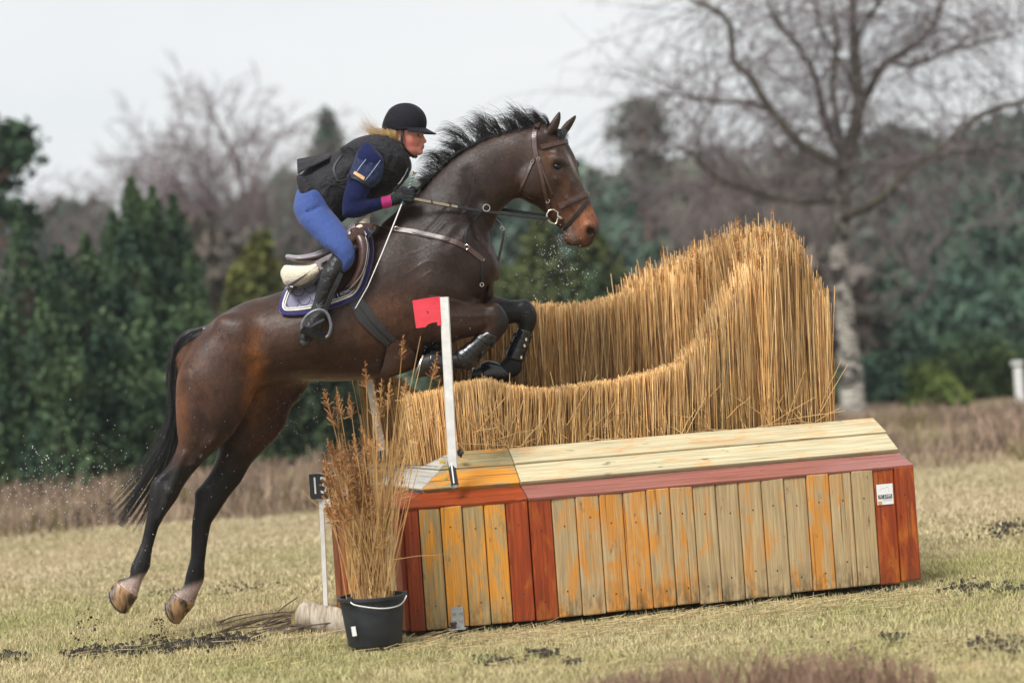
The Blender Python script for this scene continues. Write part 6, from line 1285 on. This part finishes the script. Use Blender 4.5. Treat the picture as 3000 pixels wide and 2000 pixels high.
# gloves
def glove(st, dy, sx, sy):
    f = Field(rp(1130 + sx, 620, dy) - Vector((.06, .15, .05)), rp(1240 + sx, 530, dy) + Vector((.06, .15, .05)), .0035)
    f.add(loft(st, 20), .01)
    fingers(f, dy, .0022, sx); V, Q = f.poly(1, 1); mesh('glove', V, Q, M_GLOVE, person, True)
glove(HAND_N, -.18, 0, 0); glove(HAND_F, .13, 26, -7)
# helmet: shell with a silk cover, peak and harness
hh = Field(HC - Vector((.2, .2, .1)), HC + Vector((.2, .2, .25)), .004)
hh.ell(hd(-.012, 0, .082), (.122, .098, .108), .01, M=HM)
hh.ell(hd(-.03, 0, .05), (.115, .095, .075), .03, M=HM)
def hcut(X, Y, Z):
    Pp = np.stack([X - HC.x, Y - HC.y, Z - HC.z], -1) @ np.array(HM)
    return .033 + .10 * np.clip(-Pp[..., 0] - .0, 0, 1) * -.55 - Pp[..., 2]
hh.cut(hcut)
hh.ell(hd(-.012, 0, .03), (.1, .08, .06), .006, True, M=HM)
V, Q = hh.poly(2, 1); helm = mesh('helmet', V, Q, M_HELM, person, True)
# peak
ppts, pnr = [], []
for i in range(13):
    a = (i / 12 - .5) * 2 * 1.15
    for j in range(5):
        q = j / 4; r0x, r0y = .108, .092; ext = .068 * math.cos(a * .95) * q
        ppts.append(hd((r0x + ext) * math.cos(a) - .012, (r0y + ext * .8) * math.sin(a), .048 - .02 * q - .016 * q * math.cos(a))); pnr.append(HM @ Vector((.15, 0, 1)))
sheet_mesh('peak', np.array(ppts).reshape(13, 5, 3), np.array(pnr).reshape(13, 5, 3), .005, M_HELM, helm)
mb = MB(); mb.tube([hd(-.012 + .118 * math.cos(a), .096 * math.sin(a), .042 - .10 * max(0, -math.cos(a) * .118 + 0) * .55) for a in np.linspace(0, 2 * math.pi, 40, endpoint=False)], .006, 8, closed=True); mb.build('rim_band', M_HELM, helm, True)
for s in (-1, 1):
    mb = MB()
    mb.ribbon([hd(*p) for p in ((.005, s * .083, .035), (.002, s * .085, 0), (-.002, s * .08, -.035), (.012, s * .066, -.07), (.035, s * .04, -.102), (.045, s * .012, -.113))], [HM @ Vector((0, s, -.2))] * 6, .017, .004)
    mb.ribbon([hd(*p) for p in ((-.07, s * .075, .01), (-.045, s * .08, -.02), (-.002, s * .082, -.036))], [HM @ Vector((0, s, 0))] * 3, .014, .004)
    mb.build('harness', M_STRAP, helm)
mb = MB(); mb.ribbon([hd(-.012 + .1165 * math.sin(a), -.03, .082 + .1032 * math.cos(a)) for a in np.linspace(-.9, 1.0, 14)], [HM @ Vector((math.sin(a), -.2, math.cos(a))) for a in np.linspace(-.9, 1.0, 14)], .003, .0015); mb.build('seam', M_PANEL, helm)

# the whip in the rider's hand
whip = empty('riding_whip', rp(1190, 575, -.18), 'thin white riding whip with blue handle held in the gloved hand', 'whip')
M_WHIP = simple('white_whip', (.52, .51, .49), (.75, .74, .72), 120, .4); M_BLUE = simple('blue_grip', (.02, .07, .12), (.06, .16, .25), 100, .4); M_NICK = simple('nickel', (.5, .48, .44), (.8, .77, .7), 40, .2, metal=1, bmp=0)
mb = MB(); mb.tube([rp(1177, 598, -.21), rp(1120, 740, -.40), rp(1078, 838, -.43), rp(1040, 905, -.44)], [.004, .0034, .0028, .0026], 6); mb.build('shaft', M_WHIP, whip, True)
mb = MB(); mb.tube([rp(1042, 903, -.44), rp(1037, 912, -.44)], [.0035, .003], 6); mb.build('tip', M_STRAP, whip, True)
mb = MB(); mb.tube([rp(1177, 598, -.21), rp(1196, 556, -.19), rp(1211, 514, -.18)], .0055, 8); gp = mb.build('grip', M_BLUE, whip, True)
mb = MB(); mb.tube([rp(1196, 556, -.19) + (rp(1211, 514, -.18) - rp(1196, 556, -.19)) * q + Vector((math.cos(q * 26) * .006, math.sin(q * 26) * .006, 0)) for q in np.linspace(0, 1, 40)], .0014, 5); mb.build('grip_braid', M_WHIP, gp, True)
mb = MB(); mb.tube([rp(1211, 514, -.18), rp(1213, 510, -.18), rp(1215, 504, -.18)], [.006, .007, .0125], 10); mb.build('knob', M_NICK, whip, True)
# ================================================================== TACK
M_BROWN = simple('brown_leather', (.035, .015, .011), (.075, .033, .024), 60, .34, bmp=.15, spec=.6)
M_BLACKL = simple('black_leather', (.006, .0055, .006), (.016, .015, .0155), 60, .36, bmp=.15, spec=.4)
M_SEAT = simple('sky_sheen_saddle_leather', (.20, .17, .19), (.30, .26, .28), 40, .28, bmp=.08, spec=.6)  # grey sky reflection on brown leather put into the base colour
M_WOOL = simple('cream_sheepskin', (.62, .54, .40), (.84, .77, .62), 130, .95, bmp=.9, bd=.012, sheen=.4)
M_STEEL = simple('steel_bit', (.5, .47, .40), (.78, .75, .68), 50, .22, metal=1, bmp=0)
M_IRON = simple('grey_stirrup', (.07, .075, .085), (.14, .15, .165), 60, .35, spec=.6)
M_GIRTH = simple('black_girth_webbing', (.010, .010, .011), (.026, .027, .027), 140, .7, bmp=.4)
M_PAD = cloth('grey_blue_quilt', (.15, .145, .21), (.22, .21, .30), 200, .8, .3, .004, .2, .3, 60)
M_STITCH = simple('quilt_seam', (.022, .02, .045), (.04, .036, .07), 90, .9)
M_BIND = cloth('purple_binding', (.020, .014, .085), (.035, .026, .13), 160, .9, .6, .004, .2, .4, 120)
M_WPIPE = simple('white_piping', (.62, .60, .54), (.80, .78, .72), 120, .7)
M_PATCH = simple('navy_badge', (.010, .011, .05), (.016, .018, .075), 120, .8)
M_PRINT = simple('white_print', (.70, .70, .70), (.82, .82, .82), 60, .7, bmp=0)
# saddle pad
pad = empty('saddle_pad', hp(960, 830, -.3), 'quilted grey blue saddle pad with white piping and purple edge', 'saddle pad')
topE = [(1078, 668), (1020, 712), (960, 756), (900, 800), (846, 834)]
botE = [(1092, 762), (1062, 852), (1010, 893), (900, 922), (830, 920)]
Pg, Ng = sheet(HBVH, topE, [(1090, 748), (1058, 850), (1005, 886), (900, 914), (838, 908)], 34, 16, .012, YH - .3, .004)
padb = sheet_mesh('quilted_panel', Pg, Ng, .013, M_PAD, pad)
PB = bvh_of(*(lambda o: (np.array([v.co[:] for v in o.data.vertices]), np.array([p.vertices[:] for p in o.data.polygons])))(padb))
edge = [(1078, 668), (1094, 700), (1098, 742), (1088, 790), (1072, 838), (1050, 872), (1020, 890), (970, 907), (900, 924), (850, 929), (826, 922), (819, 898), (830, 866), (846, 834)]
def rim(pts, inset):
    S = np.array(pts, float); c = np.array([960, 820.]); T = np.gradient(S, axis=0); Nn = np.stack([-T[:, 1], T[:, 0]], 1); Nn /= np.linalg.norm(Nn, axis=1, keepdims=True)
    sgn = np.sign(((c - S) * Nn).sum(1))[:, None]; return S + Nn * sgn * inset
strap_on(HBVH, rim(edge, 6), .025, .014, YH - .3, .008).build('binding', M_BIND, pad, True)
strap_on(HBVH, rim(edge, 14), .009, .018, YH - .3, .009).build('piping', M_WPIPE, pad, True)
strap_on(HBVH, rim(edge, 20), .006, .017, YH - .3, .009).build('piping', M_WPIPE, pad, True)
# quilting seams: staggered scallops
q = MB()
def quilt(i, j): return (840 + i * 34 + (17 if j % 2 else 0) - j * 0, 920 - j * 26 - (i * 34) * .30)
for j in range(-2, 9):
    for i in range(-1, 8):
        x, y = quilt(i, j); pts = [(x + 17 * math.cos(a) , y - 5 + 15 * math.sin(a)) for a in np.linspace(0.05, 3.1, 7)]
        def ok(p):
            h = PB.ray_cast(Vector((0, 0, EYE)), (P(*p, 12.9) - Vector((0, 0, EYE))).normalized()); return h[0] is not None
        if all(ok(p) for p in pts):
            pn = [onto(PB, *p, YH - .3, .0) for p in pts]; q.ribbon([p for p, _ in pn], [n_ for _, n_ in pn], .0045, .0015)
if q.V: q.build('quilt_seams', M_STITCH, padb)
# badge with the lettering
bc, bn = onto(HBVH, 1010, 862, YH - .3, .022)
Pg, Ng = sheet(HBVH, [(985, 864), (1040, 838)], [(988, 882), (1046, 858)], 10, 4, .003, YH - .32, .022); badge = sheet_mesh('badge', Pg, Ng, .003, M_PATCH, pad)
tcn = Vector(Pg[4, 1] * .4 + Pg[4, 2] * .6 + Ng[4, 2] * .0045)
text_obj('lettering', 'I', tcn - (P(1013, 860, YH) - P(993, 868, YH)) * .93, P(1040, 838, YH) - P(985, 864, YH), Ng[4, 2], .036, M_PRINT, badge, .9)
text_obj('lettering', 'KONIC', tcn + (P(1013, 860, YH) - P(993, 868, YH)) * .22, P(1040, 838, YH) - P(985, 864, YH), Ng[4, 2], .026, M_PRINT, badge, .8)
# sheepskin half pad
wool = garment('half_pad', [loft(hs([((836, 775), (840, 838), -.2, .05), ((868, 778), (880, 836), -.24, .06), ((915, 775), (925, 815), -.27, .05), ((960, 750), (968, 790), -.27, .045), ((1010, 700), (1020, 745), -.26, .05), ((1060, 640), (1070, 690), -.21, .05), ((1076, 630), (1084, 660), -.16, .04)]), 20)], M_WOOL, .007, .03,
    after=lambda f: [f.ell(hp(848 + i * 0, 800, d), (.05, .04, .045), .03) for i, d in enumerate((-.14, -.06, .02, .1, .18))] + [f.ell(hp(1058, 632, d), (.04, .05, .035), .03) for d in (-.12, -.05, .02, .1)], parent=pad)
wool.parent = None; wool.matrix_parent_inverse = Matrix.Identity(4)
tag(wool, 'cream sheepskin half pad between the saddle and the quilted pad', 'half pad')
# saddle
saddle = empty('saddle', hp(960, 770, 0), 'brown leather jumping saddle with pale shining cantle under the rider', 'saddle')
garment('seat', [loft(hs([((842, 744), (842, 762), 0, .10), ((872, 748), (876, 772), 0, .17), ((915, 742), (922, 770), 0, .175), ((960, 722), (975, 760), 0, .165), ((1000, 690), (1015, 735), 0, .14), ((1035, 650), (1055, 700), 0, .11), ((1055, 636), (1070, 668), 0, .08)]), 28)], M_SEAT, .007, .02, parent=saddle)
garment('panel', [loft(hs([((862, 772), (866, 796), -.15, .07), ((905, 770), (914, 792), -.2, .06), ((950, 752), (962, 778), -.21, .06)]), 20)], M_BROWN, .006, .02, parent=saddle)
garment('panel', [loft(hs([((862, 772), (866, 796), .13, .07), ((905, 770), (914, 792), .18, .06), ((950, 752), (962, 778), .19, .06)]), 20)], M_BROWN, .006, .02, parent=saddle)
mb = MB(); mb.tube(spline([hp(845, 762, -.11), hp(880, 772, -.2), hp(925, 768, -.215), hp(970, 745, -.21)], 5), .004, 6); mb.build('welt', M_BLACKL, saddle, True)
Pg, Ng = sheet(HBVH, [(930, 770), (980, 735), (1030, 682), (1066, 664)], [(950, 855), (985, 868), (1022, 838), (1080, 752)], 24, 14, .01, YH - .3, .022); flap = sheet_mesh('flap', Pg, Ng, .008, M_BROWN, saddle)
Pg, Ng = sheet(HBVH, [(924, 768), (958, 750), (975, 742)], [(940, 792), (958, 786), (974, 772)], 12, 6, .01, YH - .3, .045); sheet_mesh('skirt', Pg, Ng, .006, M_SEAT, saddle)
garment('knee_roll', [loft(hs([((1024, 678), (1056, 668), -.27, .03), ((1040, 700), (1074, 694), -.305, .036), ((1050, 735), (1080, 732), -.325, .04), ((1048, 772), (1074, 775), -.335, .04), ((1038, 802), (1062, 808), -.335, .036), ((1020, 836), (1042, 846), -.33, .026)]), 20)], M_BROWN, .0055, .015, parent=flap)
mb = MB(); mb.tube(spline([hp(1062, 676, -.31), hp(1076, 715, -.345), hp(1070, 775, -.375), hp(1052, 815, -.37), hp(1008, 862, -.35)], 6), .0025, 5); mb.build('flap_stitching', M_SEAT, flap, True)
sle = MB(); sle.ribbon([hp(*p, d) for p, d in (((948, 790), -.36), ((916, 828), -.36), ((872, 845), -.345))], [(0, -1, 0)] * 3, .022, .004); sle.build('stirrup_leather_end', M_BLACKL, saddle)
lt = MB(); lt.ribbon([hp(*p, d) for p, d in (((1000, 800), -.40), ((985, 835), -.425), ((968, 872), -.43), ((954, 908), -.43))], [(.25, -1, 0)] * 4, .026, .004); lea = lt.build('stirrup_leather', M_BLACKL, saddle)
arch = spline([hp(*p, d) for p, d in (((884, 964), -.45), ((886, 946), -.45), ((900, 924), -.45), ((922, 910), -.45), ((942, 908), -.45), ((958, 918), -.45), ((968, 942), -.45), ((969, 962), -.45), ((962, 982), -.45), ((950, 990), -.45), ((944, 984), -.45))], 5)
mb = MB(); mb.tube(arch, [.0085] * len(arch), 8); st_ = mb.build('stirrup_iron', M_IRON, saddle, True)
tr = MB(); a, b = hp(884, 966, -.45), hp(951, 988, -.455); d = (b - a); ax = d.normalized(); up = Vector((-.25, -.3, .9)); up = (up - ax * up.dot(ax)).normalized(); sd_ = ax.cross(up)
tr.box((a + b) / 2, d.length / 2, .012, .024, Matrix((ax, up, sd_)).transposed())
for k in range(9): tr.box(a + d * ((k + .5) / 9) + up * .0125, .003, .003, .02, Matrix((ax, up, sd_)).transposed())
tr.build('tread', M_BLACKL, st_)
# girth with belly guard
girth = empty('girth', hp(1110, 960, -.3), 'black webbing girth with dark brown belly guard round the horse', 'girth')
Pg, Ng = sheet(HBVH, [(1016, 880), (1060, 950), (1132, 1012)], [(1052, 858), (1104, 930), (1160, 992)], 20, 6, .008, YH - .3, .004); gs = sheet_mesh('girth_strap', Pg, Ng, .010, M_GIRTH, girth)
strap_on(HBVH, [(1040, 876), (1088, 944), (1146, 1000)], .003, .004, YH - .3, .014).build('stitch_line', M_BLACKL, gs)
strap_on(HBVH, [(1013, 878), (1030, 873), (1056, 852)], .026, .006, YH - .3, .012).build('girth_loop', simple('grey_webbing', (.10, .085, .08), (.16, .14, .13), 120, .8, bmp=.4), gs)
Pg, Ng = sheet(HBVH, [(1133, 1014), (1122, 1060), (1112, 1090), (1122, 1100)], [(1162, 992), (1192, 1010), (1214, 1034), (1222, 1060)], 18, 10, .01, YH - .27, .006); sheet_mesh('belly_guard', Pg, Ng, .012, M_BROWN, girth)
# breastplate with running martingale
bp = empty('breastplate', hp(1360, 720, -.3), 'brown leather breastplate with martingale straps across the chest', 'breastplate')
strap_on(HBVH, [(1040, 662), (1090, 664), (1150, 672), (1209, 679), (1258, 690), (1316, 704), (1365, 724), (1392, 745), (1414, 762)], .034, .006, YH - .25, .002).build('shoulder_strap', M_BROWN, bp)
strap_on(HBVH, [(1210, 678), (1258, 690), (1316, 704)], .022, .006, YH - .25, .008).build('strap_overlay', M_BROWN, bp)
def ringo(c, r, nrm, rad=.003, n=20, ell=(1, 1)):
    n_ = Vector(nrm).normalized(); a = n_.orthogonal().normalized(); b = n_.cross(a); m_ = MB()
    m_.tube([Vector(c) + a * math.cos(t) * r * ell[0] + b * math.sin(t) * r * ell[1] for t in np.linspace(0, 2 * math.pi, n, endpoint=False)], rad, 6, closed=True); return m_
ringo(onto(HBVH, 1163, 674, YH - .25, .012)[0], .012, (0, 1, .2)).build('buckle', M_STEEL, bp, True)
ringo(onto(HBVH, 1366, 724, YH - .25, .01)[0], .012, (.3, 1, .2)).build('ring', M_STEEL, bp, True)
strap_on(HBVH, [(1366, 724), (1362, 700), (1368, 668), (1388, 642), (1412, 622)], .016, .004, YH - .2, .004).build('martingale_strap', M_BLACKL, bp)
ringo(hp(1425, 609, -.165), .019, (0, 1, 0), .0032, 24).build('martingale_ring', M_STEEL, bp, True)
mb = MB(); S = [hp(*p, d) for p, d in (((1448, 640), .02), ((1462, 652), .0), ((1473, 668), -.02), ((1474, 690), -.03), ((1466, 730), -.04), ((1456, 768), -.05), ((1448, 776), -.06), ((1450, 758), -.06))]
mb.ribbon(spline(S, 5), [(.9, -.5, 0)] * (len(S) * 5 - 4), .020, .005); mb.build('martingale_strap', M_BLACKL, bp)
ringo(hp(1472, 670, -.03), .010, (.4, 1, 0)).build('buckle', M_STEEL, bp, True)
mb = MB(); mb.tube(spline([onto(HBVH, 1414, 764, YH - .1, .012)[0], hp(1424, 750, -.16), hp(1440, 752, -.13), hp(1452, 758, -.08)], 5), .0045, 6); mb.build('clip', M_STEEL, bp, True)
strap_on(HBVH, [(1414, 764), (1410, 800), (1412, 830)], .016, .005, YH - .1, .003).build('centre_strap', M_BLACKL, bp)
ringo(onto(HBVH, 1409, 831, YH - .15, .012)[0], .010, (.3, 1, 0), .0022).build('small_ring', M_STEEL, bp, True)
# bridle: straps wrap the head in planes through it
br = empty('bridle', hp(1640, 520, -.1), 'brown leather bridle with noseband, bit and reins on the horse head', 'bridle')
def band(pa, pb, w, th, off, name, mat, a0=0.0, a1=2 * math.pi, n=40, parent=None, yoff=-.03):
    """strap round the head in the plane through the two outline points"""
    A, B = hp(*pa, yoff), hp(*pb, yoff); c = A * .45 + B * .55; ax = (A - B).normalized(); yv = Vector((0, -1, 0)); ps, ns = [], []
    full = abs(a1 - a0) > 6.2
    for t in np.linspace(a0, a1, n, endpoint=not full):
        d = ax * math.cos(t) + yv * math.sin(t); far = c + d * .6; h = HBVH.ray_cast(far, -d)
        p = h[0] if h[0] is not None else c + d * .1
        ps.append(p); ns.append(d)
    for _ in range(3): ps = [(ps[i - 1] + ps[i] * 2 + ps[(i + 1) % len(ps)]) / 4 if (full or 0 < i < len(ps) - 1) else ps[i] for i in range(len(ps))]
    ps = [p + d * off for p, d in zip(ps, ns)]
    m_ = MB(); m_.ribbon(ps, ns, w, th, closed=full); return m_.build(name, mat, parent or br)
nb = band((1726, 566), (1606, 622), .038, .007, .004, 'noseband', M_BROWN, -2.2, 2.2)
band((1726, 566), (1606, 622), .018, .005, .010, 'noseband_padding', M_BROWN, -1.8, 1.8, parent=nb)
band((1732, 578), (1650, 676), .020, .005, .003, 'flash_strap', M_BLACKL)
band((1664, 414), (1545, 446), .030, .007, .004, 'browband', M_BROWN, -1.95, 1.95)
strap_on(HBVH, [(1572, 368), (1566, 395), (1566, 430), (1572, 465)], .032, .006, YH - .1, .003).build('headpiece', M_BROWN, br)
mb = MB(); mb.ribbon([hp(*p, d) for p, d in (((1572, 372), -.09), ((1578, 362), -.05), ((1580, 360), -.02), ((1578, 364), .03), ((1572, 375), .06))], [(-.2, 0, 1)] * 5, .028, .005); mb.build('poll_strap', M_BROWN, br)
strap_on(HBVH, [(1572, 455), (1580, 490), (1588, 530), (1596, 565), (1606, 595), (1611, 618)], .024, .006, YH - .13, .004).build('cheekpiece', M_BROWN, br)
strap_on(HBVH, [(1580, 470), (1594, 510), (1608, 545), (1618, 570)], .015, .004, YH - .13, .002).build('noseband_cheekpiece', M_BROWN, br)
strap_on(HBVH, [(1570, 455), (1558, 480), (1545, 510), (1532, 540), (1522, 560)], .018, .005, YH - .11, .003).build('throatlatch', M_BROWN, br)
for c in ((1577, 467), (1606, 588), (1560, 476)): ringo(onto(HBVH, *c, YH - .13, .009)[0], .010, (.2, 1, 0), .002, 12, (1.2, .8)).build('buckle', M_STEEL, br, True)
bit = MB(); cb = hp(1618, 638, -.098)
dpts = [hp(*p, -.098 - (0 if p[0] < 1630 else .0)) for p in ((1634, 622), (1622, 614), (1609, 616), (1602, 628), (1603, 642), (1612, 652), (1626, 656), (1630, 654), (1634, 640))]
bit.tube(dpts, .0045, 8, closed=True); bo = bit.build('bit_ring', M_STEEL, br, True)
mb = MB(); mb.tube([hp(1633, 634, -.1), hp(1640, 638, -.095), hp(1652, 642, -.07), hp(1660, 642, .0)], [.008, .009, .007, .006], 8); mb.build('mouthpiece', M_STEEL, bo, True)
mb = MB(); r0, r1 = hp(1206, 582, -.20), hp(1606, 640, -.105); rs = [r0 + (r1 - r0) * t + Vector((0, 0, -.012 * math.sin(t * 3.14))) for t in np.linspace(0, 1, 16)]
mb.ribbon(rs, [(0, -1, .25)] * 16, .019, .005); rein = mb.build('rein', M_BLACKL, br)
M_WEB = simple('tan_rein_webbing', (.16, .12, .08), (.30, .24, .17), 160, .8, bmp=.4)
mb = MB(); mb.ribbon([p + Vector((0, -.004, .001)) for p in rs[:6]], [(0, -1, .25)] * 6, .016, .004); mb.build('rein_webbing', M_WEB, rein)
for t in (2, 4): mb = MB(); p = rs[t]; mb.box(p + Vector((.01, -.009, 0)), .003, .004, .0105); mb.build('rein_stop', M_BLACKL, rein)
mb = MB(); mb.ribbon([hp(1578, 640, -.125), hp(1573, 652, -.125), hp(1570, 660, -.125)], [(0, -1, 0)] * 3, .012, .004); mb.build('rein_tab', M_BLACKL, rein)
mb = MB(); mb.ribbon([hp(1604, 640, -.118), hp(1594, 648, -.12), hp(1586, 658, -.12)], [(0, -1, 0)] * 3, .012, .004); mb.build('rein_tab', M_BLACKL, rein)
mb = MB(); r0, r1 = hp(1215, 578, .15), hp(1612, 634, .045); mb.ribbon([r0 + (r1 - r0) * t for t in np.linspace(0, 1, 10)], [(0, 1, 0)] * 10, .019, .005); mb.build('rein', M_BLACKL, br)
# tendon boots and over-reach boots on the forelegs
M_RUB = simple('wet_black_rubber', (.005, .005, .006), (.012, .012, .013), 40, .16, .3, bmp=.2, bd=.006, spec=.6)
def leg_boot(rows, dy, label, g):
    o = empty('tendon_boot', hp(*rows[0][0], dy), label, 'leg boot', g)
    sh = garment('boot_shell', [loft([(r[0], r[1], YH + dy, r[2]) for r in rows], 24, cap=(.05, .4))], M_RUB, .0045, .01, parent=o, sm=1)
    Bv = bvh_of(*(lambda q: (np.array([v.co[:] for v in q.data.vertices]), np.array([p.vertices[:] for p in q.data.polygons])))(sh))
    return o, Bv
o1, bv1 = leg_boot([((1462, 990), (1420, 966), .047), ((1444, 1014), (1396, 980), .045), ((1421, 1036), (1374, 1000), .044), ((1402, 1056), (1350, 1018), .046), ((1389, 1075), (1336, 1028), .047), ((1372, 1086), (1333, 1034), .044)], -.155, 'wet black tendon boot on the foreleg behind the flag pole', 'tendon boots on the forelegs')
for a, b in (((1399, 982), (1446, 1012)), ((1366, 1008), (1412, 1046)), ((1346, 1026), (1392, 1068))): strap_on(bv1, [a, ((a[0] + b[0]) / 2, (a[1] + b[1]) / 2), b], .03, .004, YH - .2, .001).build('boot_strap', M_RUB, o1)
o2, bv2 = leg_boot([((1560, 972), (1516, 960), .046), ((1556, 996), (1505, 984), .044), ((1549, 1018), (1492, 1008), .043), ((1540, 1038), (1484, 1028), .045), ((1534, 1058), (1478, 1044), .046)], .13, 'wet black tendon boot on the leading foreleg, clear of the flag pole', 'tendon boots on the forelegs')
for y in (978, 1004, 1030): strap_on(bv2, [(1500 - (y - 990) * .4, y), (1530 - (y - 990) * .4, y + 8), (1553 - (y - 990) * .3, y + 8)], .02, .004, YH + .09, .001).build('boot_strap', M_RUB, o2)
for y in (994, 1012, 1046): mb = MB(); p, n_ = onto(bv2, 1541 - (y - 994) * .28, y, YH + .09, .003); mb.box(p, .005, .004, .008); mb.build('buckle', M_STEEL, o2)
def bell(rows, dy, label):
    o = garment('overreach_boot', [loft([(r[0], r[1], YH + dy, r[2]) for r in rows], 24, cap=(.1, .03))], M_RUB, .0045, .01, parent=br, sm=1)
    o.parent = None; o.matrix_parent_inverse = Matrix.Identity(4); tag(o, label, 'overreach boot', 'overreach boots on the front hooves')
bell([((1334, 1080), (1324, 1033), .038), ((1312, 1090), (1300, 1034), .046), ((1288, 1099), (1276, 1027), .056), ((1258, 1106), (1260, 1026), .062)], -.155, 'glossy black overreach boot on the hoof partly behind the flag pole')
bell([((1502, 1108), (1462, 1062), .038), ((1484, 1118), (1445, 1057), .046), ((1462, 1127), (1425, 1054), .055), ((1428, 1133), (1404, 1064), .062)], .13, 'glossy black overreach boot on the leading hoof above the reeds')
